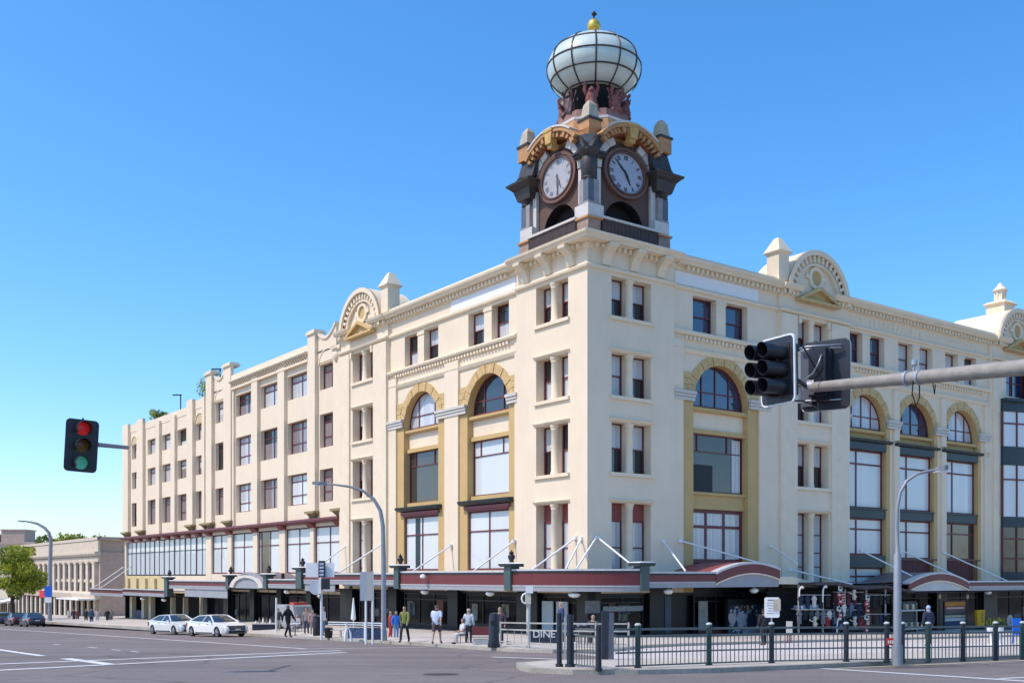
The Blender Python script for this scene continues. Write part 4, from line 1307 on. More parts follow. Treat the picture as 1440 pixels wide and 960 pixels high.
# index 0 = right street face, 1 = left street face
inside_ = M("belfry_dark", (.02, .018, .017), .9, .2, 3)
mb = MB(); mb.box(-3.25, 3.25, -3.25, 3.25, 18.4, 19.5); mb.build("plinth", greyst, ct)
mb = MB(); mb.box(-1.7, 1.7, -1.7, 1.7, 19.5, 25.2); mb.build("core", inside_, ct)
inside = M("belfry_dark", (.02, .018, .017), .9, .2, 3)
for fi, T in enumerate(FACE):
    # parapet rail with slats
    rl = MB(T)
    rl.box(-2.15, 2.15, .16, .24, 19.56, 20.36)
    for k in range(40): rl.box(-2.12 + k * .107, -2.06 + k * .107, .24, .29, 19.58, 20.36)
    pr = rl.build("parapet_screen", M("brown_slats", (.10, .068, .062), .6, .2, 4), ct)
    cpg = MB(T); cpg.box(-2.25, 2.25, .08, .38, 20.37, 20.5); cpg.box(-2.25, 2.25, .08, .36, 19.45, 19.555); cpg.build("coping", palest, pr)
    # wall with belfry opening
    w = MB(T)
    hole = (-1.45, 1.45, 20.5, 20.55, .9, True, 1)
    w.mi = 0
    wall(w, -.32, -2.4, 2.4, 19.5, 25.3, [(-1.55, 1.55, 19.6, 20.38, .7, True, 1)])
    w.build("wall", [brown, inside], ct)
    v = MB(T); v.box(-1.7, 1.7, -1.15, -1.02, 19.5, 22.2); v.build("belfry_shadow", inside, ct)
    # clock
    ZC, CE = 23.52, 1.2
    ck = MB(T)
    R_o, n = 1.52, 40
    def ring(r0, r1, o0, o1):
        for k in range(n):
            a0, a1 = 2 * math.pi * k / n, 2 * math.pi * (k + 1) / n
            ck.prism_o([(CE * r * math.cos(a), ZC + r * math.sin(a)) for r, a in ((r0, a0), (r0, a1), (r1, a1), (r1, a0))], o0, o1)
    ring(1.46, 1.29, -.33, -.06); ring(1.29, 1.22, -.33, -.12); ring(1.22, 1.15, -.33, -.02)
    clk = ck.build("clock", M("clock_rim", (.15, .075, .055), .6, .15, 3), ct)
    d = MB(T); d.prism_o([(CE * 1.17 * math.cos(2 * math.pi * k / 40), ZC + 1.17 * math.sin(2 * math.pi * k / 40)) for k in range(40)], -.3, -.16)
    d.build("dial", M("clock_dial" if fi != 1 else "faded_clock_dial", (.40, .43, .49) if fi != 1 else (.40, .40, .42), .6, .14, 1.5), clk)
    nm = MB(T)
    strokes = ["XII", "I", "II", "III", "IV", "V", "VI", "VII", "VIII", "IX", "X", "XI"]
    for h, tx in enumerate(strokes):
        a = math.pi / 2 - h * math.pi / 6
        er = (math.cos(a), math.sin(a)); et = (math.sin(a), -math.cos(a))
        wd = {"I": .07, "V": .15, "X": .15}
        tot = sum(wd[c] for c in tx); x = -tot / 2
        def bar(x0, x1, w_=.035):
            q = []
            for (xx, rr_) in ((x0 - w_ / 2, .80), (x0 + w_ / 2, .80), (x1 + w_ / 2, 1.04), (x1 - w_ / 2, 1.04)):
                q.append((CE * (er[0] * rr_ + et[0] * xx), ZC + er[1] * rr_ + et[1] * xx))
            nm.prism_o(q, -.158, -.145)
        for c in tx:
            m_ = x + wd[c] / 2
            if c == "I": bar(m_, m_)
            elif c == "V": bar(m_, m_ - .05, .03); bar(m_, m_ + .05, .04)
            else: bar(m_ - .05, m_ + .05, .04); bar(m_ + .05, m_ - .05, .03)
            x += wd[c]
    nm.build("numerals", blackpaint if fi != 1 else M("faded_numerals", (.25, .26, .28), .6, .1, 3), clk)
    hour, minute = ((155, -44) if fi != 1 else (158, 178))
    for ang_, L_, w_, nmh in ((hour, .72, .075, "hour_hand"), (minute, 1.02, .055, "minute_hand")):
        a = rad(90 - ang_); e = (math.cos(a), math.sin(a)); t = (-e[1], e[0])
        hm = MB(T)
        hm.prism_o([(CE * (e[0] * r + t[0] * x), ZC + e[1] * r + t[1] * x) for r, x in ((-.2, -w_ * .6), (-.2, w_ * .6), (L_ * .35, w_), (L_, w_ * .2), (L_, -w_ * .2), (L_ * .35, -w_))], -.135, -.115 + .01 * (nmh == "minute_hand"))
        hm.build(nmh, blackpaint if fi != 1 else M("faded_hands", (.12, .12, .13), .5, .1, 3), clk)
    # pale jamb strips and voussoirs
    ZH = 23.4
    j = MB(T)
    for sg in (-1, 1): j.box(min(sg * 1.98, sg * 2.34), max(sg * 1.98, sg * 2.34), -.3, -.1, 20.3, 23.35)
    for k in range(11):
        a0, a1 = math.pi * (k + .04) / 11, math.pi * (k + .96) / 11
        if 4 <= k <= 6: continue
        j.prism_o([(r * math.cos(a), ZH + .9 * r * math.sin(a)) for r, a in ((1.98, a0), (1.98, a1), (2.44, a1), (2.44, a0))], -.3, -.06)
    j.build("voussoirs", palest, ct)
    # hood: dark shoulders, ochre soffit with dentils, orange ring
    hd = MB(T)
    n2 = 28
    for k in range(n2):
        a0, a1 = math.pi * k / n2, math.pi * (k + 1) / n2
        hd.mi = 1 if (k < 6 or k >= n2 - 6) else 0
        hd.prism_o([(r * math.cos(a), ZH + .9 * r * math.sin(a)) for r, a in ((2.86, a0), (2.86, a1), (3.1, a1), (3.1, a0))], -.6, .22 if (k < 6 or k >= n2 - 6) else .52)
        hd.mi = 1 if (k < 6 or k >= n2 - 6) else 2
        hd.prism_o([(r * math.cos(a), ZH + .9 * r * math.sin(a)) for r, a in ((2.45, a0), (2.45, a1), (2.86, a1), (2.86, a0))], -.6, .1)
    h_ = hd.build("hood", [orange, darkstone, M("russet_stone", (.30, .085, .035), .8, .35, 5, bump=.4, bscale=12)], ct)
    dn = MB(T)
    for k in range(25):
        a = math.pi * (k + .5) / 25
        if a < rad(36) or a > rad(144): continue
        q = [(r * math.cos(a + da), ZH + .9 * r * math.sin(a + da)) for r, da in ((2.52, -.035), (2.52, .035), (2.84, .042), (2.84, -.042))]
        dn.prism_o(q, .1, .36 + .06 * (k % 3))
    dn.build("dentils", orange, h_)
    ks = MB(T); ks.prism_o([(-.24, 25.35), (.24, 25.35), (.34, 26.05), (-.34, 26.05)], .1, .58); ks.prism_o([(-.18, 25.12), (.18, 25.12), (.24, 25.35), (-.24, 25.35)], -.1, .45); ks.prism_o([(-.40, 26.05), (.40, 26.05), (.40, 26.2), (-.40, 26.2)], .0, .62)
    ks.build("keystone", M("ochre_stone", (.58, .36, .12), .7, .2, 3), h_)
    # tan vault behind the hood and its pale rim
    vt = MB(T)
    vt.prism_o([(3.08 * math.cos(math.pi * k / 30), ZH + .9 * 3.08 * math.sin(math.pi * k / 30)) for k in range(31)], -.62, -.42)
    vt.prism_o([(2.6 * math.cos(math.pi * k / 30), ZH + .9 * 2.6 * math.sin(math.pi * k / 30)) for k in range(31)], -3.0, -.6)
    vt.build("vault", tan, ct)
    rm = MB(T)
    for k in range(8, 20):
        a0, a1 = math.pi * k / n2, math.pi * (k + 1) / n2
        rm.prism_o([(r * math.cos(a), ZH + .9 * r * math.sin(a)) for r, a in ((3.1, a0), (3.1, a1), (3.22, a1), (3.22, a0))], -.1, .58)
    rm.build("vault_rim", palest, h_)
# upper tan roof drawing in to the globe
mb = MB()
def oct_(r, z): return [(r * math.cos(rad(45 * k + 22.5)), r * math.sin(rad(45 * k + 22.5)), z) for k in range(8)]
lv = [(2.76, 24.8), (2.78, 26.0), (2.7, 26.35), (2.6, 26.7), (2.3, 26.88)]
for i in range(len(lv) - 1):
    A, B = oct_(*lv[i]), oct_(*lv[i + 1])
    for k in range(8): mb.poly([A[k], A[(k + 1) % 8], B[(k + 1) % 8], B[k]])
mb.build("roof", tan, ct)
mb = MB()
for r0, r1, z0, z1 in ((2.6, 2.6, 26.74, 26.9),):
    A, B = oct_(r0, z0), oct_(r1, z1); mb.add(A + B, [tuple(range(8)), tuple(range(15, 7, -1))] + [(k, (k + 1) % 8, 8 + (k + 1) % 8, 8 + k) for k in range(8)])
mb.build("roof_rim", palest, ct)
mb = MB()
A, B = oct_(2.35, 26.9), oct_(2.25, 27.45); mb.add(A + B, [tuple(range(8)), tuple(range(15, 7, -1))] + [(k, (k + 1) % 8, 8 + (k + 1) % 8, 8 + k) for k in range(8)])
mb.build("globe_base", M("red_grey_stone", (.27, .15, .125), .8, .3, 3), ct)
mb = MB(); mb.lathe([(1.4, 27.3), (1.15, 27.9), (1.25, 28.6), (1.8, 29.3)], 0, 0, 20); mb.build("globe_stem", inside, ct)
# carved figures holding the globe up
for k in range(8):
    a = rad(45 * k - 90 - 45 * 0)
    big = k % 2 == 1
    rr = random.Random(100 + k)
    mb = MB(); r0 = 1.75
    ca, sa = math.cos(a), math.sin(a)
    px_ = lambda r, t: (ca * r - sa * t, sa * r + ca * t)
    b0, b1, b2, b3 = px_(r0, 0), px_(r0 + .15, .05), px_(r0 + .05, -.05), px_(r0 + .2, 0)
    mb.tube([(b0[0], b0[1], 27.38), (b1[0], b1[1], 27.77), (b2[0], b2[1], 28.16), (b3[0], b3[1], 28.74)], [.42, .34, .40, .2], 8)
    hd_ = px_(r0 + .3, 0); mb.lathe([(.02, 28.35), (.18, 28.45), (.2, 28.59), (.02, 28.79)], hd_[0], hd_[1], 8)
    for sg in (-1, 1):
        e1, e2 = px_(r0 + .2, sg * .45), px_(r0 + .5, sg * .35)
        mb.tube([(b2[0], b2[1], 28.20), (e1[0], e1[1], 28.45), (e2[0], e2[1], 28.98)], [.16, .12, .09], 6)
        f1, f2 = px_(r0 + .35, sg * .3), px_(r0 + .4, sg * .42)
        mb.tube([(b1[0], b1[1], 27.77), (f1[0], f1[1], 27.62), (f2[0], f2[1], 27.33)], [.2, .15, .1], 6)
    if not big:
        for sg in (-1, 1):
            w1, w2, w3 = px_(r0 + .1, sg * .3), px_(r0 + .35, sg * .85), px_(r0 + .3, sg * .5)
            mb.add([(w1[0], w1[1], 27.86), (w2[0], w2[1], 28.54), (w2[0], w2[1], 28.69), (w1[0], w1[1], 28.74), (w3[0], w3[1], 28.16)], [(0, 4, 1, 2, 3)])
    sc = mb.build("carved_figure", redst if big or k % 4 == 0 else M("dark_red_bronze", (.10, .06, .06), .5, .4, 5), ct)
    tx = bpy.data.textures.new("carve", 'CLOUDS'); tx.noise_scale = .18
    sub = sc.modifiers.new("sub", 'SUBSURF'); sub.levels = 2; sub.render_levels = 2
    dm = sc.modifiers.new("carve", 'DISPLACE'); dm.texture = tx; dm.strength = .22
# globe
GZ, GR, GH = 30.7, 2.84, 1.9
opal = M("opal_panes", (.56, .645, .59), .25, .10, .8, coat=.3)
mb = MB()
prof = []
for k in range(25):
    t = -1.12 + (math.pi / 2 + 1.12) * k / 24
    prof.append((max(GR * math.cos(t) ** .92 if math.cos(t) > 1e-6 else .02, .02), GZ + GH * math.sin(t)))
mb.lathe(prof, 0, 0, 48); gl = mb.build("globe", opal, ct)
ribm = M("globe_rib", (.055, .040, .038), .5, .2, 4)
for k in range(12):
    a = 2 * math.pi * (k + .5) / 12 + .12
    r = MB(); r.tube([(q * math.cos(a) * 1.006, q * math.sin(a) * 1.006, z) for q, z in prof], .05, 6); r.build("rib", ribm, gl)
for lat in (-.92, -.42, .05, .55):
    q, z = GR * math.cos(lat) ** .92, GZ + GH * math.sin(lat)
    r = MB(); r.tube([(q * 1.004 * math.cos(2 * math.pi * k / 48), q * 1.004 * math.sin(2 * math.pi * k / 48), z) for k in range(49)], .05, 6, caps=False); r.build("hoop", ribm, gl)
mb = MB()
for k in range(12):      # dark skirt with pale petals at the foot
    a0, a1 = 2 * math.pi * k / 12, 2 * math.pi * (k + 1) / 12
    mb.mi = k % 2
    mb.poly([(1.5 * math.cos(a0), 1.5 * math.sin(a0), 29.0), (1.5 * math.cos(a1), 1.5 * math.sin(a1), 29.0), (1.15 * math.cos(a1), 1.15 * math.sin(a1), 28.4), (1.15 * math.cos(a0), 1.15 * math.sin(a0), 28.4)])
mb.build("globe_skirt", [inside, palest], gl)
gold = M("gilding", (.75, .50, .10), .35, .15, 6, metal=.6)
mb = MB(); mb.lathe([(.35, 32.72), (.4, 32.8), (.2, 32.95), (.38, 33.15), (.42, 33.4), (.3, 33.66), (.12, 33.76)], 0, 0, 16); mb.build("finial", gold, ct)
mb = MB(); mb.lathe([(.05, 33.7), (.05, 33.95), (.14, 34.05), (.14, 34.15), (.03, 34.28)], 0, 0, 10); mb.box(.0, .22, -.03, .03, 34.1, 34.16); mb.build("finial_tip", blackpaint, ct)
# corner piers
for k, (sx, sy) in enumerate(((-1, -1), (1, -1), (-1, 1), (1, 1))):
    def B(mb_, a0, a1, z0, z1):
        x0, x1 = sorted((sx * a0, sx * a1)); y0, y1 = sorted((sy * a0, sy * a1))
        mb_.box(x0, x1, y0, y1, z0, z1)
    mb = MB(); B(mb, 2.3, 3.24, 19.5, 20.25); cp_ = mb.build("corner_pier", M("orange_grey_stone", (.34, .24, .19), .8, .35, 3), ct)
    mb = MB(); B(mb, 2.2, 3.34, 20.25, 20.36); mb.build("pier_course", orange, cp_)
    mb = MB(); B(mb, 2.02, 3.2, 20.36, 21.12); mb.build("pier_block", palest, cp_)
    mb = MB(); B(mb, 2.34, 3.14, 21.12, 22.55); B(mb, 2.3, 3.19, 21.12, 21.24); mb.build("pier_shaft", greyst, cp_)
    mb = MB()
    for z0, z1 in ((21.3, 22.5),):
        x0, x1 = sorted((sx * 2.72, sx * 3.155)); y0, y1 = sorted((sy * 2.72, sy * 3.155)); mb.box(x0, x1, y0, y1, z0, z1)
    mb.build("pier_inset", M("blue_grey_stone", (.10, .12, .15), .6, .2, 2), cp_)
    c = 2.62
    front = k == 0
    TOP = (3.0, 2.5) if front else (3.35, 3.1)
    pc = 2.3 if front else 2.85
    mb = MB(); B(mb, 2.34, 3.0, 22.5, 24.1)
    mb.hexa([(sx * 1.8, sy * 1.8, 24.1), (sx * TOP[0], sy * 1.8, 24.1), (sx * TOP[0], sy * TOP[0], 24.1), (sx * 1.8, sy * TOP[0], 24.1), (sx * 1.6, sy * 1.6, 25.3), (sx * TOP[1], sy * 1.6, 25.3), (sx * TOP[1], sy * TOP[1], 25.3), (sx * 1.6, sy * TOP[1], 25.3)]); mb.build("pier_core", darkstone, cp_)
    mb = MB()
    mb.lathe([(.10, 22.4), (.26, 22.5), (.36, 22.6), (.30, 22.68), (.42, 22.95), (.47, 23.3), (.45, 23.65), (.38, 23.82), (.48, 23.9), (.62, 24.05), (.66, 24.2), (.5, 24.26)], sx * (c + .28), sy * (c + .28), 16)
    mb.box(*sorted((sx * 1.95, sx * 3.28)), *sorted((sy * 1.95, sy * 3.28)), 23.88, 24.02); mb.box(*sorted((sx * 1.95, sx * 3.42)), *sorted((sy * 1.95, sy * 3.42)), 24.02, 24.14)
    if k > 0:
        w0 = lambda a, z: [(sx * 2.7 - a, sy * 2.7 - a, z), (sx * 2.7 + a, sy * 2.7 - a, z), (sx * 2.7 + a, sy * 2.7 + a, z), (sx * 2.7 - a, sy * 2.7 + a, z)]
        mb.hexa(w0(.62, 22.9) + w0(.80, 23.5)); mb.hexa(w0(.80, 23.5) + w0(1.08, 23.78)); mb.hexa(w0(1.12, 23.78) + w0(1.16, 23.9))
    mb.build("corbel_urn", darkstone, cp_)
    mb = MB(); n = 8; cc_ = (sx * 2.42, sy * 2.42)
    mb.lathe([(.42, 24.2), (.5, 24.6), (.62, 24.95), (.76, 25.15)], cc_[0], cc_[1], 8, a0=rad(22.5), smooth=False); mb.build("flared_cap", greyst, cp_)
    mb = MB()
    mb.hexa([(sx * 1.4, sy * 1.4, 25.1), (sx * 2.5, sy * 1.4, 25.3), (sx * 2.75, sy * 2.75, 25.1), (sx * 1.4, sy * 2.5, 25.3), (sx * 1.4, sy * 1.4, 25.5), (sx * 2.7, sy * 1.4, 25.75), (sx * 2.95, sy * 2.95, 25.5), (sx * 1.4, sy * 2.7, 25.75)])
    B(mb, pc - .5, pc + .45, 25.3, 26.15); mb.build("orange_block", orange, cp_)
    mb = MB(); B(mb, pc - .55, pc + .52, 26.15, 26.28); mb.build("pier_ledge", darkstone, cp_)
    mb = MB(); q = lambda a, z: [(sx * (pc - a), sy * (pc - a), z), (sx * (pc + a), sy * (pc - a), z), (sx * (pc + a), sy * (pc + a), z), (sx * (pc - a), sy * (pc + a), z)]
    mb.hexa(q(.40, 26.28) + q(.27, 27.1)); mb.hexa(q(.27, 27.1) + q(.12, 27.35)); mb.build("pinnacle", M("weathered_pale_stone", (.45, .40, .30), .8, .3, 3), cp_)
# ------------------------------------------------------------------ vegetation
leafA = M("leaf_yellow_green", (0.42, 0.46, 0.05), .6, .3, 1.5)
leafB = M("leaf_green", (0.22, 0.27, 0.04), .6, .3, 1.5)
leafC = M("leaf_dark_green", (0.09, 0.13, 0.03), .6, .3, 1.5)
for _m in (leafA, leafB, leafC):       # thin leaves let light through
    _t = _m.node_tree; _p = _t.nodes["Principled BSDF"]; _o = _t.nodes["Material Output"]
    _tr = _t.nodes.new("ShaderNodeBsdfTranslucent"); _mx = _t.nodes.new("ShaderNodeMixShader"); _mx.inputs[0].default_value = .45
    _t.links.new(_p.inputs["Base Color"].links[0].from_socket, _tr.inputs["Color"])
    _t.links.new(_p.outputs[0], _mx.inputs[1]); _t.links.new(_tr.outputs[0], _mx.inputs[2]); _t.links.new(_mx.outputs[0], _o.inputs["Surface"])
bark = M("bark", (0.06, 0.045, 0.035), .9, .3, 6, bump=.5, bscale=20)
def crown_mesh(clumps, n, size, seed, weights=(3, 4, 2)):
    r = random.Random(seed); mb = MB()
    tot = sum(c[1] ** 2 for c in clumps)
    for (cx, cy, cz), cr in clumps:
        k = int(n * cr ** 2 / tot)
        dom = r.choices((0, 1, 2), weights)[0]
        for _ in range(k):
            while True:
                v = Vector((r.uniform(-1, 1), r.uniform(-1, 1), r.uniform(-1, 1)))
                if .15 < v.length < 1: break
            v = v.normalized() * (v.length ** .55) * cr * r.uniform(.8, 1.12)
            p = Vector((cx, cy, cz)) + Vector((v.x, v.y, v.z * .8))
            e = Euler((r.uniform(0, 6.28), r.uniform(0, 6.28), r.uniform(0, 6.28))).to_matrix()
            s = size * r.uniform(.6, 1.3)
            mb.mi = dom if r.random() < .7 else r.choice((0, 1, 2))
            q = [p + e @ Vector(a) for a in ((-s, 0, 0), (0, -s * .45, 0), (s, 0, 0), (0, s * .45, 0))]
            mb.poly([tuple(x) for x in q])
    return mb
def tree(label, loc, H, crown_c, rx, rz, nleaf, seed, size=.2, group=None, nclump=26, wts=(3, 4, 2), trunk_r=.22):
    t = thing("street_tree", label, "tree", loc, 0, group)
    r = random.Random(seed)
    cl = []
    for i in range(nclump):
        a = r.uniform(0, 6.28); u = r.uniform(-1, 1); d = r.uniform(.35, .95)
        w = math.sqrt(1 - u * u)
        cl.append(((math.cos(a) * w * rx * d, math.sin(a) * w * rx * d, crown_c + u * rz * d), r.uniform(.22, .40) * rx))
    crown_mesh(cl, nleaf, size, seed + 1, wts).build("crown", [leafA, leafB, leafC], t)
    mb = MB()
    top = crown_c - rz * .5
    mb.tube([(0, 0, -.1), (.05, 0, top * .5), (-.05, .05, top), (0, 0, crown_c)], [trunk_r * 1.25, trunk_r, trunk_r * .8, trunk_r * .3], 9)
    tr = mb.build("trunk", bark, t)
    for i in range(8):
        c = cl[i][0]; lm = MB()
        st = top * (.75 + .04 * i)
        lm.tube([(0, 0, st), (c[0] * .45, c[1] * .45, (st + c[2]) / 2 + .2), (c[0] * .9, c[1] * .9, c[2])], [trunk_r * .5, trunk_r * .32, trunk_r * .12], 6)
        lm.build("limb", bark, tr)
    return t
p = at(17, 0, 127); tree("round yellow-green street tree in front of the shops at the far left", (p.x, 127, gz(0, 127)), 9.5, 6.3, 3.3, 3.3, 5500, 4, .23, wts=(5, 3, 1))
p = at(104, 0, 190); tree("tall loose green tree rising behind the brown pilastered building", (p.x, 190, gz(0, 190)), 16, 12.6, 6.2, 3.6, 6000, 8, .34, wts=(2, 4, 3))
p = at(52, 0, 176); tree("yellow-green tree between the beige block and the brown building", (p.x, 176, gz(0, 176)), 12, 9.8, 4.2, 2.8, 3500, 15, .3, wts=(4, 3, 1))
def shrub(px, py, s, z, w, h, seed, label, dpt=1.2):
    P = W(dpt, s, z); t = thing("roof_shrub", label, "shrub", P)
    r = random.Random(seed)
    cl = [((r.uniform(-w, w) * .7, r.uniform(-w, w) * .5, h * r.uniform(.3, .8)), r.uniform(.3, .5) * h) for _ in range(9)]
    crown_mesh(cl, 900, .12, seed, (3, 3, 1)).build("foliage", [leafA, leafB, leafC], t)
    mb = MB(); mb.tube([(0, 0, -.6), (0, 0, h * .5)], [.06, .03], 6); mb.build("stem", bark, t)
shrub(0, 0, 78.2, 17.9, 1.5, 1.3, 3, "wide leafy shrub on the low parapet at the far end of the wing")
shrub(0, 0, 61.9, 18.4, .6, 2.0, 5, "upright shrub on the parapet beside the taller roof pier")
def rooflamp(s, z, label, h=3.0):
    t = thing("roof_lamp", label, "lamp post", W(2.0, s, 17.0))
    mb = MB(); mb.tube([(0, 0, 0), (0, 0, z - 17 + h)], .07, 8); mb.build("pole", darkmetal, t)
    mb = MB(); mb.box(-.9, .1, -.12, .12, z - 17 + h - .05, z - 17 + h + .06); mb.build("lamp_head", darkmetal, t)
rooflamp(73.0, 18, "thin black roof lamp standing over the low parapet", 2.4); rooflamp(60.9, 18, "black roof lamp half hidden behind the taller roof pier", 3.4)
rl = MB(TL); rl.box(66, 79.5, -1.6, -1.5, 17.2, 18.55); tag(rl.build("roof_screen", darkmetal), "low dark screen fence along the far wing roof", "screen fence")
o = bpy.data.objects["roof_screen"]; o.location = W(0, 0, 0); o.rotation_euler = (0, 0, ANG)

# ------------------------------------------------------------------ buildings beyond
mauvebrick = M("mauve_brick", (0.47, 0.36, 0.295), .85, .12, 1.5, bump=.2, bscale=15)
sandst = M("sandstone", (0.60, 0.505, 0.39), .85, .15, 1.2, bump=.2, bscale=10)
b2 = thing("pilastered_building", "brown two-storey building with tall stone pilasters beyond the store's far end", "building", W(1.0, 103, 0), ANG)
mb = MB(); mb.box(0.3, 26, .3, 52, -12, 4.85); mb.build("wall", mauvebrick, b2)
mb = MB(); mb.box(.25, 26.05, -.02, .295, -12, 3.2); mb.build("side_wall", mauvebrick, b2)
mb = MB(TL); mb.sweep([(-.3, 2.6), (.25, 2.7), (.5, 3.0), (.5, 3.25), (-.3, 3.3)], -.2, 52.2); mb.sweep([(-.3, 4.8), (.1, 4.85), (.1, 5.25), (-.3, 5.25)], -.1, 52.1)
mb.box(0, 52, -.3, -.0, 3.3, 4.8); mb.box(-.05, 52, -.3, .02, 1.9, 2.6); mb.build("cornice", sandst, b2)
mb = MB(); mb.box(-.1, 26.2, -.1, .3, 4.86, 5.27); mb.build("coping", mauvebrick, b2)
for k in range(16):
    s = 1.0 + k * 3.2
    mb = MB(TL); mb.box(s, s + 1.25, -.3, .25, -2.2, 1.9); mb.box(s - .1, s + 1.35, -.3, .32, 1.65, 1.9); mb.build("pilaster", sandst, b2)
    for z0, z1 in ((-2.2, -.9), (-.5, 1.7)):
        window(TL, s + 1.25, s + 3.2, z0 if z0 > -1 else -2.2, z1, -.15, (.5,), (.5,), maroon, pane_dark, name="window", parent=b2)
    mb = MB(TL); mb.box(s + 1.25, s + 3.2, -.2, .0, -.9, -.5); mb.build("spandrel", sandst, b2)
    mb = MB(TL); mb.box(s + .1, s + 1.0, -.3, .12, -12, -3.2); mb.build("ground_pier", sandst, b2)
    window(TL, s + 1.0, s + 3.3, -8.5, -3.25, -.2, (.5,), (.75,), darkmetal, pane_shop, name="shop_window", parent=b2)
mb = MB(TL); mb.sweep([(-.3, -3.2), (.4, -3.2), (.6, -2.5), (.45, -2.2), (-.3, -2.2)], -.1, 52); mb.build("string_course", sandst, b2)
mb = MB(TL); mb.box(0, 12, .2, 2.6, -3.3, -3.1); mb.build("awning", white, b2)
redsign = M("red_sign", (.55, .03, .03), .5, .1, 2)
s_ = MB(TL); s_.box(26, 31, .6, .75, -3.4, -2.3); s_.build("shop_sign", redsign, b2)
b3 = thing("beige_block", "plain beige flat-roofed block far off at the left edge", "building", Vector((at(-40, 0, 215).x, 215, 0)), 0)
mb = MB(); mb.box(-20, 14.2, 0, 20, -14, 6.4); mb.build("wall", M("beige_render", (.56, .46, .33), .8, .1, .3), b3)
mb = MB(); mb.box(-20.2, 14.4, -.2, .0, 6.4, 6.9); mb.build("coping", mauvebrick, b3)
mb = MB(); mb.box(4.6, 9.4, 3, 8, 6.4, 9.4); mb.box(4.4, 9.6, 2.8, 8.2, 9.4, 9.6); mb.build("roof_hut", mauvebrick, b3)
mb = MB(); mb.box(1.6, 4.3, 3, 7, 6.4, 8.6); mb.build("roof_tank", M("blue_grey", (.30, .33, .40), .6, .1, 1), b3)
for k in range(5): window(lambda s, o, z: (s, -o, z), -18 + k * 6, -15.4 + k * 6, 1.5, 4.2, .02, (.5,), (), darkmetal, pane_dark, name="window", parent=b3)
b4 = thing("low_shops", "low row of cream shops behind the street tree at the far left", "building", W(1.0, 156, 0), ANG)
mb = MB(); mb.box(.3, 20, .5, 60, -14, -1.0); mb.build("wall", M("cream_shop", (.6, .52, .40), .8, .1, .5), b4)
for k in range(8):
    window(TL, 1.5 + k * 7, 6.6 + k * 7, -9.5, -5.0, -.2, (.33, .66), (.8,), darkmetal, pane_shop, name="shop_window", parent=b4)
    a = MB(TL); a.hexa([(1 + k * 7, -.3, -4.6), (7.2 + k * 7, -.3, -4.6), (7.2 + k * 7, 2.4, -4.9), (1 + k * 7, 2.4, -4.9), (1 + k * 7, -.3, -4.2), (7.2 + k * 7, -.3, -4.2), (7.2 + k * 7, 2.4, -4.7), (1 + k * 7, 2.4, -4.7)]); a.build("awning", [white, greymetal, sandst][k % 3], b4)
# far buildings that close the street
for i, (a, b, w, d, h, lab, c) in enumerate(((-34, 255, 26, 20, 12, "far grey building closing the end of the left street", (.42, .40, .39)), (-66, 240, 26, 20, 9, "far tan building across the left street", (.5, .4, .3)), (-48, 180, 18, 50, 10, "long brick building on the other side of the left street", (.36, .2, .15)))):
    t = thing("far_building", lab, "building", W(a, b, 0), ANG)
    zb = gz(0, 200) - 3
    mb = MB(); mb.box(0, w, 0, d, zb, zb + 6 + h); mb.build("wall", M("far_wall_%s" % "abc"[i], c, .85, .1, .4), t)
    mb = MB(); mb.box(-.2, w + .2, -.2, d + .2, zb + 6 + h, zb + 6.5 + h); mb.build("coping", sandst, t)

# ------------------------------------------------------------------ street lamps
lampgrey = M("lamp_post_grey", (0.29, 0.30, 0.32), .5, .12, 3, metal=.3)
def street_lamp(label, base, pts, r0, r1, head_dir, hl=.9, mat=lampgrey):
    t = thing("street_lamp", label, "street lamp", base)
    P = [Vector(q) - base for q in pts]
    n = len(P); mb = MB()
    mb.tube([(0, 0, -.05), (0, 0, .5)] , (r0[0] if isinstance(r0, list) else r0) * 1.35, 10); mb.build("base", mat, t)
    mb = MB(); mb.tube([(0, 0, .5)] + P, r0 if isinstance(r0, list) else [r0] + [r0 + (r1 - r0) * (i + 1) / n for i in range(n)], 12); mb.build("pole", mat, t)
    e = P[-1]; d = Vector(head_dir).normalized()
    side = Vector((-d.y, d.x, 0))
    mb = MB()
    q = []
    for z in (-.05, .09):
        for a, w in ((0, .09), (hl * .5, .17), (hl, .10)): q.append(e + d * a + side * w + Vector((0, 0, z + a * d.z)))
        for a, w in ((hl, .10), (hl * .5, .17), (0, .09)): q.append(e + d * a - side * w + Vector((0, 0, z + a * d.z)))
    mb.add([tuple(x) for x in q], [(5, 4, 3, 2, 1, 0), (6, 7, 8, 9, 10, 11)] + [(i, (i + 1) % 6, 6 + (i + 1) % 6, 6 + i) for i in range(6)])
    h = mb.build("lamp_head", M("lamp_head_grey", (.22, .23, .25), .5, .1, 3), t)
    mb = MB(); c = e + d * hl * .5; mb.box(c.x - .2, c.x + .2, c.y - .12, c.y + .12, c.z - .08 , c.z - .051); mb.build("lens", lampw, h)
    return t
def arc_pts(pxs, Y): return [at(x, y, Y) for x, y in pxs]
b = G(539.5, 900, PAV)
street_lamp("tall grey curved street lamp on the pavement left of the corner", b, arc_pts([(539.5, 800), (538.5, 740), (535, 718), (526, 702), (511, 690), (492, 684), (470, 681), (459, 680.5)], b.y), .135, .035, (-1, 0, .03), .7)
b = Vector((at(70, 0, 118).x, 118, gz(0, 118) + PAV))
street_lamp("distant grey curved street lamp carrying a blue sign", b, arc_pts([(70.5, 800), (71.5, 760), (69, 749), (63, 742), (53, 736), (43, 733.5), (38, 733)], 118), .24, .10, (-1, 0, .03), 1.0)
sg = thing("bus_sign", "square blue sign with white panel on the far lamp pole", "sign", Vector((b.x, 117.6, at(0, 831, 118).z)))
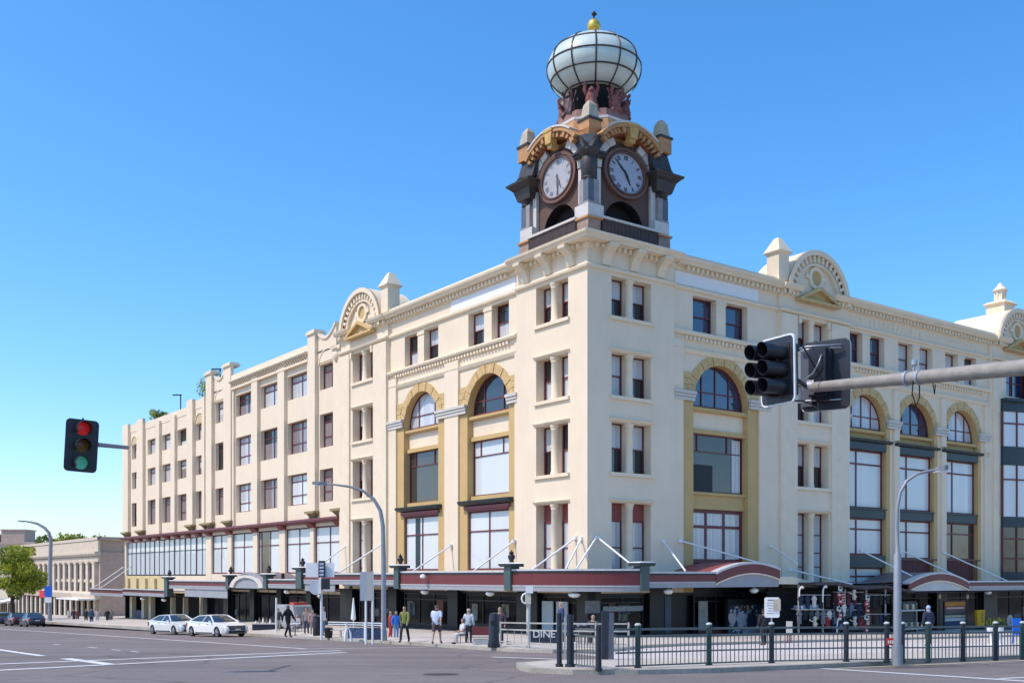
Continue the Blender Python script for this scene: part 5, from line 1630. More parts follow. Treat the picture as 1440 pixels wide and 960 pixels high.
mb = MB(); mb.box(-.42, .42, -.05, .05, -.6, .6); mb.build("panel", M("sign_blue", (.02, .13, .55), .4, .05, 2), sg)
mb = MB(); mb.box(-.36, .36, -.05, .05, -1.25, -.65); mb.build("lower_panel", white, sg)
b = G(1262, 931.5, PAV)
street_lamp("slender grey curved street lamp rising from the green fence", b, arc_pts([(1262, 780), (1262, 776), (1261, 740), (1262, 712), (1266, 692), (1275, 676), (1290, 666), (1306, 662), (1318, 660.2)], b.y), [.11, .105, .06, .055, .05, .048, .045, .042, .04, .04], .04, (1, .1, .08), .28)

# ------------------------------------------------------------------ traffic signals
sigblack = M("signal_black", (0.020, 0.023, 0.030), .38, .15, 4)
sigboard = M("signal_board", (0.028, 0.032, 0.042), .42, .15, 3)
lens_mats = {}
def lens(name, col, e=0.0): return M("lens_" + name, col, .2, .05, 9, emit=col if e else None, estr=e)
def frame_T(o, n, up=Vector((0, 0, 1))):
    n = n.normalized(); x = up.cross(n).normalized(); u = n.cross(x)
    return lambda a, b, c: tuple(o + x * a + u * b + n * c)       # a sideways, b up, c forward
def rr_outline(w, h, r, n=5):
    P = []
    for cx, cy, a0 in ((w - r, h - r, 0), (-w + r, h - r, 90), (-w + r, -h + r, 180), (w - r, -h + r, 270)):
        for k in range(n + 1):
            a = rad(a0 + 90 * k / n); P.append((cx + r * math.cos(a), cy + r * math.sin(a)))
    return P
def slab3(mb, outline, c0, c1):
    n = len(outline)
    mb.add([(a, b, c0) for a, b in outline] + [(a, b, c1) for a, b in outline], [tuple(range(n)), tuple(range(2 * n - 1, n - 1, -1))] + [(i, (i + 1) % n, n + (i + 1) % n, n + i) for i in range(n)])
def signal_head(parent, T, w, h, cols, rows, lr, vis, colours, border=True, board_mat=sigboard, full=True, lw=None):
    mb = MB(T); slab3(mb, rr_outline(w / 2, h / 2, .11), -.015, .015); bd_ = mb.build("backboard", board_mat, parent)
    if border:
        mb = MB(T); o1, o2 = rr_outline(w / 2 + .018, h / 2 + .018, .128), rr_outline(w / 2 - .014, h / 2 - .014, .10)
        n = len(o1)
        mb.add([(a, b, .018) for a, b in o1] + [(a, b, .018) for a, b in o2] + [(a, b, -.018) for a, b in o1], [(i, (i + 1) % n, n + (i + 1) % n, n + i) for i in range(n)] + [(i, (i + 1) % n, 2 * n + (i + 1) % n, 2 * n + i) for i in range(n)])
        mb.build("border", white, bd_)
    pitch = lr * 2 * 1.16
    for c in range(cols):
        cx = (c - (cols - 1) / 2) * lr * 2.3
        mb = MB(T); slab3(mb, [(cx + a, b) for a, b in rr_outline(lr * 1.12, pitch * rows / 2, .05)], -.20, .03); hs_ = mb.build("housing", sigblack, parent)
        for r in range(rows):
            cy = ((rows - 1) / 2 - r) * pitch
            n = 24; ls = MB(T)
            ls.add([(cx + lr * .9 * math.cos(2 * math.pi * k / n), cy + lr * .9 * math.sin(2 * math.pi * k / n), .034) for k in range(n)] + [(cx, cy, .06)], [(k, (k + 1) % n, n) for k in range(n)])
            ls.build("lens", colours[c][r], hs_)
            vs = MB(T); P = []; F = []
            span = 360 if full else 250
            a0 = 90 - span / 2
            m = 28
            for j, (rr_, cc_) in enumerate(((lr, .03), (lr * 1.0, None), (lr * .955, None), (lr * .955, .03))):
                for k in range(m + 1):
                    a = rad(a0 + span * k / m)
                    L_ = vis * (1 - (.12 if full else .28) * (1 - math.sin(a)) / 2) if cc_ is None else cc_
                    P.append((cx + rr_ * math.cos(a), cy + rr_ * math.sin(a), L_))
            for j in range(3):
                for k in range(m): F.append((j * (m + 1) + k, j * (m + 1) + k + 1, (j + 1) * (m + 1) + k + 1, (j + 1) * (m + 1) + k))
            vs.smooth = True; vs.add(P, F); vs.build("visor", sigblack, hs_)
dk = lens("dark", (.012, .010, .010)); dred = lens("dull_red", (.16, .012, .010))
# overhead signals on the long arm at the right
Yt = 20.2
tip = at(1137, 545, Yt + .6)
ma = thing("mast_arm", "thick grey steel mast arm reaching in from the right edge", "mast arm", (0, 0, 0))
edge = at(1440, 516.5, 16.6)
d = (edge - tip)
base = tip + d * 2.05
mb = MB(); mb.tube([tip, tip + d * .3, tip + d * .6, edge, tip + d * 1.5, base + Vector((0, 0, -.0))], [.098, .105, .118, .130, .145, .16], 18); mb.build("arm", M("aged_grey_steel", (.31, .285, .25), .6, .22, 5, bump=.25, bscale=25), ma)
gb_ = gz(base.x, base.y)
mb = MB(); mb.tube([(base.x, base.y, gb_ - .05), (base.x, base.y, base.z - .3), (base.x, base.y, base.z + .25)], [.2, .17, .16], 16); mb.tube([(base.x, base.y, gb_), (base.x, base.y, gb_ + .06)], .34, 16); mb.build("post", M("aged_grey_steel", (0, 0, 0)), ma)
mb = MB()
c = tip + d * .545
for off in (-.06, .06):
    q = c + d.normalized() * off * 2.2; mb.tube([q - d.normalized() * .03, q + d.normalized() * .03], .14, 16)
mb.tube([c + Vector((0, 0, .1)), c + Vector((.0, -.02, .22))], .03, 8); mb.lathe([(.02, c.z + .2), (.06, c.z + .22), (.06, c.z + .3), (.02, c.z + .32)], c.x, c.y - .02, 8)
cl = mb.build("clamp", galv, ma)
mb = MB(); mb.tube([c + Vector((-.05, -.1, -.05)), c + Vector((-.06, -.08, -.3)), c + Vector((.02, -.05, -.5)), c + Vector((.09, -.02, -.35)), c + Vector((.08, -.05, -.1))], .012, 6); mb.tube([c + Vector((.3, -.08, -.08)), c + Vector((.34, -.06, -.3)), c + Vector((.36, -.05, -.12))], .01, 6); mb.build("cable", blackpaint, ma)
s1 = thing("traffic_signal", "black overhead traffic signal with six tunnel visors pointing left", "traffic light", (0, 0, 0))
n1 = Vector((-.86, -.51, -.02))
o1 = at(1094, 521.5, Yt - .15)
T1 = frame_T(o1, n1)
signal_head(s1, T1, .86, 1.27, 2, 3, .142, .60, [[dk, dk, dk], [dred, dk, dk]])
mb = MB(); mb.tube([tip, o1 - n1 * .2 + Vector((.05, 0, -.05))], .045, 8)
for zz in (.5, -.55): mb.tube([o1 - n1 * .1 + Vector((0, 0, zz)), o1 + Vector((.55, .25, zz + .02)), tip + Vector((.12, -.1, zz * .7))], .018, 6)
mb.build("bracket", sigblack, s1)
s2 = thing("traffic_signal", "black overhead traffic signal seen from behind on the arm's end", "traffic light", (0, 0, 0))
n2 = Vector((.60, .80, .0))
o2 = at(1161, 528, Yt + .75)
T2 = frame_T(o2, n2)
signal_head(s2, T2, .98, 1.36, 1, 3, .15, .32, [[dk, dk, dk]])
mb = MB(T2); mb.box(-.12, .22, -.45, .5, -.34, -.205); mb.build("control_box", sigblack, s2)
mb = MB(T2); mb.box(.24, .46, -.60, .58, -.13, -.03); mb.build("side_box", M("blue_grey_metal", (.10, .11, .14), .5, .2, 3), s2)
mb = MB(T2)
for b_ in (.56, .5, -.52): mb.tube([(-.35, b_, -.1), (.3, b_ + .02, -.22), (.46, b_, -.2)], .016, 6)
mb.tube([(-.05, .35, -.36), (-.02, .2, -.42), (.1, .0, -.40), (.3, -.1, -.36)], .014, 6)
mb.build("bracket", galv, s2)
mb = MB(); mb.tube([tip + Vector((.1, -.05, 0)), tip - Vector((.02, 0, 0))], .15, 14); mb.build("mount", galv, s2)

# signal at the left
Yl = 26.6
s3 = thing("traffic_signal", "three-lamp traffic signal showing red against the sky at left", "traffic light", (0, 0, 0))
n3 = Vector((.60, -.80, -.07)).normalized()
o3 = at(114.5, 626.5, Yl)
T3 = frame_T(o3, n3, Vector((.045, 0, 1)))
signal_head(s3, T3, .80, 1.32, 1, 3, .185, .30, [[lens("red", (.62, .02, .02), .12), lens("amber", (.20, .095, .02), 0), lens("green", (.08, .42, .33), .12)]], border=False, full=False)
arm_end = at(179, 629, Yl + 3.2)
mb = MB(); mb.tube([o3 - n3 * .12 + Vector((.05, 0, 0)), at(137, 625, Yl + .25), arm_end], [.06, .058, .055], 10); mb.build("arm", M("arm_grey", (.24, .25, .28), .5, .1, 3), s3)
mb = MB(T3); mb.box(-.02, .02, .66, .70, -.02, .02); mb.build("lug", sigblack, s3)

# signal post on the left pavement with signs
def post(mb, b, h, r=.055): mb.tube([b, b + Vector((0, 0, h))], r, 8)
b = G(452, 899, PAV)
t = thing("signal_post", "white signal post hung with street signs on the left pavement", "signal post", b)
k = b.y / 1480
def rel(px, py): return ((px - 452) * k, (899 - py) * k)
mb = MB(); mb.tube([(0, 0, 0), (0, 0, rel(0, 790)[1])], .06, 10); mb.build("post", white, t)
def flat_box(nm, x0, y0, x1, y1, m, par, d0=-.1, d1=-.06):
    a, b_ = rel(x0, y1), rel(x1, y0); q = MB(); q.box(a[0], b_[0], d0, d1, a[1], b_[1]); return q.build(nm, m, par)
flat_box("name_plate", 430, 791, 470, 811, white, t, -.02, .02)
bn = flat_box("banner", 448.5, 788, 458, 811, M("banner_navy", (.03, .035, .06), .5, .8, 14), t, -.16, -.1)
for yy in (791, 796, 801, 806):
    a, b_ = rel(450, yy + 3), rel(456, yy); q = MB(); q.box(a[0], b_[0], -.17, -.162, a[1], b_[1]); q.build("banner_mark", M("mark_blue_white", (.5, .55, .65), .5, .4, 20), bn)
flat_box("signal_box", 453.5, 813, 464.5, 828, sigblack, t, -.4, -.08); flat_box("lower_box", 449.5, 812, 453, 834, white, t, -.3, -.1)
q = MB(); c = rel(445, 826); n = 24
q.add([(c[0] + .36 * math.cos(2 * math.pi * i / n), e, c[1] + .36 * math.sin(2 * math.pi * i / n)) for e in (-.12, -.08) for i in range(n)], [tuple(range(n)), tuple(range(2 * n - 1, n - 1, -1))] + [(i, (i + 1) % n, n + (i + 1) % n, n + i) for i in range(n)])
q.build("round_sign", M("sign_back_grey", (.45, .48, .53), .5, .05, 3), t)
q = MB(); c = rel(449, 838); q.lathe([(.03, c[1] - .1), (.1, c[1]), (.03, c[1] + .1)], c[0], -.1, 8); q.build("push_button", M("cream_plastic", (.6, .57, .45), .5, .1, 4), t)
# twin notice boards on two thin poles
b = G(516, 905, PAV)
t = thing("notice_board", "tall grey back of a double sign on two thin poles", "sign", b)
k = b.y / 1480
for x in (-1.5, 8):
    mb = MB(); mb.tube([(x * k, 0, 0), (x * k, 0, (905 - 803) * k)], .05, 8); mb.build("pole", white, t)
for x0, x1, m in ((-9.5, -1, M("sign_back_blue_grey", (.36, .40, .43), .5, .1, 4)), (-.5, 8.5, M("sign_back_beige", (.46, .43, .39), .5, .1, 4))):
    mb = MB(); mb.box(x0 * k, x1 * k, -.05, -.02 if x0 < -5 else -.01, (905 - 844) * k, (905 - 803.5) * k); mb.build("panel", m, t)
# signal post near the corner
b = G(743, 910.5, PAV)
t = thing("signal_post", "pale signal post with side-on lantern before the corner shopfront", "signal post", b)
k = b.y / 1480
mb = MB(); mb.tube([(0, 0, 0), (0, 0, 88 * k)], .085, 10); mb.build("post", M("cream_post", (.55, .53, .47), .5, .1, 3), t)
mb = MB(); mb.box(-.13, .1, -.22, .0, 62 * k, 76 * k); mb.build("lantern", M("cream_plastic", (.6, .57, .45)), t)
mb = MB(); mb.box(-.1, .18, -.25, .05, 77 * k, 88 * k); mb.build("top_lantern", white, t)
mb = MB(); mb.tube([(-.1, -.1, 62 * k), (-.24, -.1, 65 * k), (-.27, -.1, 70 * k), (-.22, -.1, 75 * k), (-.1, -.1, 77 * k)], .035, 8); mb.build("bracket", white, t)
# ------------------------------------------------------------------ green fence along the footpath
fgreen = M("fence_green", (0.022, 0.060, 0.052), .45, .15, 4)
fgrey = M("fence_rail_grey", (0.13, 0.15, 0.15), .4, .15, 5, metal=.3)
fdark = M("fence_dark", (0.020, 0.026, 0.038), .45, .2, 4)
def make_fence(label, P, h, post_idx, mats_post, bars=.145, rails=(1.0, .82, .40, .06), bar_top=.82, pw=.072, caps=True, railm=None):
    t = thing("pedestrian_fence", label, "fence", P[0])
    O = P[0]
    for i in range(len(P) - 1):
        a, b = P[i] - O, P[i + 1] - O
        d = b - a; L = math.hypot(d.x, d.y); e = d / L
        sd = Vector((-e.y, e.x, 0))
        pm = MB()
        for r in rails:
            w = .028 if r > .5 else .02
            q0, q1 = a + e * .06, b - e * .06
            pts = [q0 - sd * w, q1 - sd * w, q1 + sd * w, q0 + sd * w]
            pm.hexa([(p.x, p.y, p.z + r - w) for p in pts] + [(p.x, p.y, p.z + r + w) for p in pts])
        n = max(1, int(L / bars))
        for k in range(1, n):
            c = a + d * (k / n); w = .011
            pm.box(c.x - w, c.x + w, c.y - w, c.y + w, c.z + rails[-1], c.z + bar_top)
        pm.build("panel", railm or fgrey, t)
    for i, p in enumerate(P):
        if i not in post_idx: continue
        q = p - O; mb = MB(); w = pw
        mb.tube([(q.x, q.y, q.z - .05), (q.x, q.y, q.z + h)], w, 14); mb.tube([(q.x, q.y, q.z - .02), (q.x, q.y, q.z + .03)], w * 1.35, 14)
        po = mb.build("post", mats_post[i % len(mats_post)], t)
        if caps:
            mb = MB(); mb.lathe([(w * 1.15, q.z + h), (w * 1.15, q.z + h + .03), (w * .6, q.z + h + .06)], q.x, q.y, 14); mb.build("cap", M("cap_pale", (.5, .54, .5), .5, .1, 4), po)
    return t
fp = [G(x, y, PAV) for x, y in ((863, 939.5), (897, 938.5), (997, 934.5), (1085, 931.6), (1190, 929.6), (1247, 929.2), (1269, 929.2), (1305, 929), (1354, 927.4), (1400, 926), (1438, 924.6), (1500, 922.6), (1580, 920))]
make_fence("dark green pedestrian fence with pale capped posts along the curved footpath", fp, 1.1, set(range(1, 13)), [fgreen, fgreen, fgreen, fdark, fdark, fdark, fdark, fgreen, fdark, fdark])
fp2 = [G(x, y, PAV) for x, y in ((803, 936.5), (842, 940.5))]
make_fence("short angled length of fence beside the dark post cluster", fp2, 1.1, {1}, [fdark], caps=False)
fp3 = [G(x, y, PAV) for x, y in ((704, 908.5), (743.6, 911), (790, 913), (838, 914), (884, 914))]
make_fence("low galvanised railing on the pavement edge before the corner shopfront", fp3, 1.05, {0, 1, 2, 3, 4}, [M("rail_cream", (.42, .41, .37), .5, .15, 4)], bars=.5, rails=(1.0, .72, .22, .12), bar_top=.7, pw=.04, caps=False, railm=M("rail_cream", (0, 0, 0)))
t = thing("bollard_cluster", "pair of dark navy posts at the tip of the footpath with pale strap between", "bollards", G(793, 937, PAV))
for x, y, h, w, n in ((-.12, .05, 1.42, .07, "post"), (.16, -.05, 1.38, .09, "post")):
    mb = MB(); mb.tube([(x, y, -.05), (x, y, h)], w, 14); mb.tube([(x, y, 0), (x, y, .08)], w * 1.5, 14); mb.build(n, fdark, t)
mb = MB(); mb.box(.0, .05, -.06, .0, .2, 1.3); mb.build("strap", M("rail_cream", (0, 0, 0)), t)
t = thing("utility_box", "dark blue twin-fronted post hung on the fence", "utility post", G(855, 926.5, PAV))
mb = MB(); mb.box(-.19, .0, -.1, .1, 0, 1.48); mb.build("body", fdark, t)
mb = MB(); mb.box(.02, .17, -.1, .1, .02, 1.42); mb.build("door", M("steel_blue", (.09, .11, .15), .4, .2, 3), t)

# ------------------------------------------------------------------ cars
tyre = M("tyre", (.014, .014, .015), .85, .2, 8); rimm = M("alloy", (.45, .46, .48), .3, .1, 5, metal=.8)
carglass = glassy("car_glass", (.02, .028, .033), ior=1.6, wob=.0)
whitelight = M("headlamp", (.70, .74, .78), .12, .1, 6, coat=1)
redlight = M("tail_lamp", (.42, .02, .02), .15, .2, 6, coat=1)
blackplastic = M("black_plastic", (.014, .014, .016), .5, .15, 6)
def car(label, col, loc, rz, group=None, L=4.65, Wd=1.82, H=1.46, sedan=True, seed=0, taxi=None, slope_pitch=0.0):
    paintm = M("car_paint_%02d" % seed, col, .28, .04, 3, coat=1.0)
    t = thing("parked_car", label, "car", loc, rz, group)
    hl, hw = L / 2, Wd / 2
    # side outline with wheel arches
    xf, xr, wr, ar = hl - .92, -hl + .95, .325, .375
    zb = .20
    def arch(cx, n=10): return [(cx + ar * math.cos(math.pi * k / n), .32 + ar * math.sin(math.pi * k / n)) for k in range(n + 1)]
    low = [(hl - .08, .26), (hl - .3, zb)] + [(xf + ar, zb + .02)] + arch(xf) + [(xf - ar, zb)] + [(xr + ar, zb)] + arch(xr) + [(xr - ar, zb + .04), (-hl + .2, zb + .06), (-hl + .03, .36)]
    up = [(-hl + .0, .62), (-hl + .03, .86), (-hl + .12, .98), (-hl + .75, 1.03), (-hl + 1.2, .99), (.6, .93), (hl - 1.35, .93), (hl - .75, .86), (hl - .28, .76), (hl - .06, .62), (hl - .0, .45)]
    out = low + up
    def width(x, z):
        w = hw
        e = max(0, (abs(x) - (hl - .9)) / .9); w *= 1 - .16 * e ** 2
        w *= 1 - .05 * max(0, (z - .62) / .4) - .05 * max(0, (.45 - z) / .25)
        return w
    mb = MB(); n = len(out)
    secs = [(-1.0, 0.03), (-.965, 0.0), (-.8, -.008), (0, -.022), (.8, -.008), (.965, 0.0), (1.0, 0.03)]
    P = []
    for f, ins in secs:
        for x, z in out:
            zz = z - (ins if z > .8 else 0) ; zz = zz + (ins * .6 if z <= .8 and z < .3 else 0)
            xx = x * (1 - (ins if ins > 0 else 0) * .4) + (0.07 * (1 - f * f) * (1 if x > hl - .5 else -1 if x < -hl + .4 else 0))
            P.append((xx, width(x, z) * f, zz))
    F = []
    m = len(secs)
    for i in range(m - 1):
        for j in range(n): F.append((i * n + j, i * n + (j + 1) % n, (i + 1) * n + (j + 1) % n, (i + 1) * n + j))
    F.append(tuple(range(n))); F.append(tuple(range(m * n - 1, (m - 1) * n - 1, -1)))
    mb.smooth = True; mb.add(P, F); mb.smooth = False
    body = mb.build("body", paintm, t)
    # cabin
    prof = [(-hl + .70, 1.01), (-hl + 1.45, H - .06), (-hl + 1.9, H - .005), (-.1, H), (.35, H - .04), (hl - 1.35, .92)] if sedan else [(-hl + .25, 1.0), (-hl + .75, H - .08), (-hl + 1.2, H), (-.1, H), (.4, H - .04), (hl - 1.3, .92)]
    def cw(z): return hw * .94 - .30 * max(0, (z - .93) / (H - .93)) ** 1.15
    mb = MB(); n = len(prof); P = []
    fs = (-1, -.9, -.5, 0, .5, .9, 1)
    for f in fs:
        for x, z in prof: P.append((x + .10 * (1 - f * f) * (1 if x > .3 else -1 if x < -hl + 1.5 else 0), cw(z) * f, z + (.03 * (1 - f * f) if z > 1.2 else -.01)))
    F = []
    for i in range(len(fs) - 1):
        for j in range(n): F.append((i * n + j, i * n + (j + 1) % n, (i + 1) * n + (j + 1) % n, (i + 1) * n + j))
    F.append(tuple(range(n))); F.append(tuple(range(len(fs) * n - 1, (len(fs) - 1) * n - 1, -1)))
    mb.smooth = True; mb.add(P, F); mb.smooth = False
    mb.build("glasshouse", carglass, t)
    rf_ = MB(); P = []; r_ = [p for p in prof if p[1] > H - .1]
    for f in fs:
        for x, z in r_: P.append((x * 1.0, (cw(z) + .006) * f, z + (.03 * (1 - f * f)) + .012))
    k = len(r_); F = []
    for i in range(len(fs) - 1):
        for j in range(k - 1): F.append((i * k + j, i * k + j + 1, (i + 1) * k + j + 1, (i + 1) * k + j))
    rf_.smooth = True; rf_.add(P, F); rf_.smooth = False
    for sg in (-1, 1):       # pillars
        for i in (0, n - 2):
            a, b = prof[i], prof[i + 1]
            rf_.tube([(a[0] + (.03 if i else -.02), sg * (cw(a[1]) - .0), a[1]), (b[0], sg * (cw(b[1]) - .0), b[1])], .045, 6)
        xb = -.15
        rf_.tube([(xb - .05, sg * (cw(.95) + .005), .95), (xb, sg * (cw(H - .04) - .02), H - .04)], .035, 6)
        rf_.tube([prof[1][0:1] + (sg * cw(H - .06),) + (H - .05,), (prof[3][0], sg * (cw(H) + .0), H), (prof[4][0], sg * cw(H - .04), H - .04)], .03, 6)
    rf_.build("roof", paintm, t)
    for x in (xf, xr):
        for sg in (-1, 1):
            T = (lambda x, sg: lambda a, b, c: (x + a, sg * (hw - .10 + c * 1.0 - .0), .325 + b))(x, sg)
            w = MB(T); P = []; nn = 24
            pr_ = [(.19, -.10), (.325, -.10), (.335, -.07), (.335, .06), (.32, .09), (.22, .10)]
            for rr_, c in pr_:
                for q in range(nn): P.append((rr_ * math.cos(2 * math.pi * q / nn), rr_ * math.sin(2 * math.pi * q / nn), c))
            F = []
            for i in range(len(pr_) - 1):
                for q in range(nn): F.append((i * nn + q, i * nn + (q + 1) % nn, (i + 1) * nn + (q + 1) % nn, (i + 1) * nn + q))
            w.smooth = True; w.add(P, F); w.smooth = False
            wh = w.build("wheel", tyre, t)
            rm = MB(T)
            rm.add([(.22 * math.cos(2 * math.pi * q / nn), .22 * math.sin(2 * math.pi * q / nn), .075) for q in range(nn)], [tuple(range(nn))])
            rm.build("hub_dark", blackplastic, wh)
            rm = MB(T)
            for q in range(5):
                a = 2 * math.pi * q / 5; ca, sa = math.cos(a), math.sin(a)
                rm.hexa([(ca * .02 - sa * .045, sa * .02 + ca * .045, .08), (ca * .21 - sa * .03, sa * .21 + ca * .03, .08), (ca * .21 + sa * .03, sa * .21 - ca * .03, .08), (ca * .02 + sa * .045, sa * .02 - ca * .045, .08),
                         (ca * .02 - sa * .045, sa * .02 + ca * .045, .11), (ca * .21 - sa * .03, sa * .21 + ca * .03, .095), (ca * .21 + sa * .03, sa * .21 - ca * .03, .095), (ca * .02 + sa * .045, sa * .02 - ca * .045, .11)])
            for q in range(nn):
                a0, a1 = 2 * math.pi * q / nn, 2 * math.pi * (q + 1) / nn
                rm.add([(r * math.cos(a), r * math.sin(a), c) for r, a, c in ((.20, a0, .09), (.20, a1, .09), (.225, a1, .095), (.225, a0, .095))], [(0, 1, 2, 3)])
            rm.build("rim", rimm, wh)
    def face_x(z): return hl + .07
    # front
    mb = MB(); mb.hexa([(hl - .12, -.66, .44), (hl - .12, .66, .44), (hl + .055, .54, .44), (hl + .055, -.54, .44), (hl - .14, -.66, .72), (hl - .14, .66, .72), (hl + .02, .54, .70), (hl + .02, -.54, .70)]); gr = mb.build("grille", blackplastic, t)
    mb = MB()
    for z in (.54, .60, .66): mb.box(hl + .03, hl + .055, -.5, .5, z, z + .015)
    mb.build("grille_bar", rimm, gr)
    mb = MB(); mb.hexa([(hl - .3, -.74, .27), (hl - .3, .74, .27), (hl + .05, .55, .27), (hl + .05, -.55, .27), (hl - .3, -.78, .40), (hl - .3, .78, .40), (hl + .075, .58, .40), (hl + .075, -.58, .40)]); mb.build("air_intake", blackplastic, t)
    mb = MB(); mb.box(hl + .07, hl + .085, -.19, .19, .42, .53); mb.build("number_plate", M("plate_yellowish", (.68, .66, .52), .5, .1, 12), t)
    for sg in (-1, 1):
        mb = MB(); y0, y1 = sg * .52, sg * (hw * .90)
        mb.hexa([(hl - .16, y0, .60), (hl - .42, y1, .62), (hl - .40, y1 * .93, .66), (hl - .02, y0 * 1.0, .63), (hl - .22, y0, .755), (hl - .50, y1 * .985, .79), (hl - .50, y1 * .93, .81), (hl - .10, y0, .745)]); mb.build("headlight", whitelight, t)
        mb = MB(); mb.hexa([(-hl + .25, sg * hw * .86, .66), (-hl - .045, sg * .55, .66), (-hl - .05, sg * .55, .84), (-hl + .25, sg * hw * .86, .88),
                            (-hl + .25, sg * hw * .955, .66), (-hl + .0, sg * hw * .86, .66), (-hl + .0, sg * hw * .86, .84), (-hl + .25, sg * hw * .945, .88)]); mb.build("tail_light", redlight, t)
        mb = MB(); mb.lathe([(.02, -.06), (.09, -.05), (.1, .0), (.09, .05), (.02, .06)], hl - 1.62, sg * (hw + .05), 10, T2=lambda q: (q[0], q[1], q[2] + .99)); mb.build("mirror", paintm, t)
        mb = MB()
        for x in (-.55, .45): mb.box(x - .10, x + .10, sg * (hw * .985), sg * (hw * .985 + .02), .80, .83)
        mb.box(-hl + 1.5, hl - 1.5, min(sg * hw * .97, sg * hw * 1.0), max(sg * hw * .97, sg * hw * 1.0), .24, .30)
        mb.build("side_trim", blackplastic, t)
    mb = MB(); mb.box(-hl - .085, -hl - .065, -.24, .24, .62, .73); mb.build("number_plate", M("plate_pale", (.65, .65, .62), .5, .1, 12), t)
    mb = MB(); mb.hexa([(-hl - .02, -.7, .26), (-hl + .1, -.7, .26), (-hl + .1, .7, .26), (-hl - .02, .7, .26), (-hl - .065, -.72, .38), (-hl + .1, -.72, .38), (-hl + .1, .72, .38), (-hl - .065, .72, .38)]); mb.build("rear_valance", blackplastic, t)
    return t
def on_street(a, b, flip):
    p = W(a, b); return Vector((p.x, p.y, gz(p.x, p.y) + .005))
head_to_cam = math.atan2(-DL.y, -DL.x); head_away = math.atan2(DL.y, DL.x)
cars = [("white sedan parked nearest the corner, its grille facing the junction", (.78, .77, .72), (-13.5, 20.9), head_to_cam + rad(9), 1),
        ("silver-white sedan parked nose to tail behind the nearest white car", (.66, .66, .64), (-13.6, 28.6), head_to_cam + rad(8), 2),
        ("dark navy sedan seen from behind, nearest of the dark cars at the left edge", (.022, .028, .06), (-13.3, 74.4), head_away, 3),
        ("dark maroon sedan parked in front of the navy one", (.05, .012, .018), (-13.2, 82.6), head_away, 4),
        ("dark blue car parked farthest along, cut by the left edge", (.03, .05, .11), (-13.2, 90.5), head_away, 5)]
for lab, col, (a, b), rz, sd in cars:
    c = car(lab, col, on_street(a, b, 0), rz, "cars parked along the kerb", seed=sd, L=5.1 if sd < 3 else 4.65, H=1.37 if sd < 3 else 1.46, Wd=1.86)
    d = Vector((math.cos(rz), math.sin(rz)))
    c.rotation_euler = (0, math.atan(SLOPE * d.y), rz)
# beyond the white cars: pale van windscreen and white canopy half hidden in the shade
t = thing("parked_van", "grey-white van in the shade behind the nearest white car", "van", W(-6.2, 24.5, gz(*W(-6.2, 24.5).xy) + PAV), head_to_cam)
mb = MB(); mb.hexa([(-1.8, -.85, .35), (1.7, -.85, .35), (1.7, .85, .35), (-1.8, .85, .35), (-1.8, -.8, 1.95), (.7, -.75, 1.95), (.7, .75, 1.95), (-1.8, .8, 1.95)]); mb.build("body", M("van_grey", (.30, .31, .32), .4, .1, 2, coat=.5), t, bevel=.06)
mb = MB(); mb.hexa([(1.62, -.68, 1.0), (1.66, -.68, 1.0), (1.66, .68, 1.0), (1.62, .68, 1.0), (.92, -.62, 1.82), (.96, -.62, 1.82), (.96, .62, 1.82), (.92, .62, 1.82)]); mb.build("windscreen", glassy("van_glass", (.10, .14, .18), ior=1.7, wob=0), t)
for x in (-1.1, 1.1):
    for sg in (-1, 1):
        mb = MB(); mb.tube([(x, sg * .7, .32), (x, sg * .9, .32)], .32, 16); mb.build("wheel", tyre, t)
mb = MB(); mb.box(-.2, .5, -.5, .5, 1.96, 2.12); mb.build("roof_sign", M("sign_red_soft", (.55, .06, .04), .5, .1, 3), t)
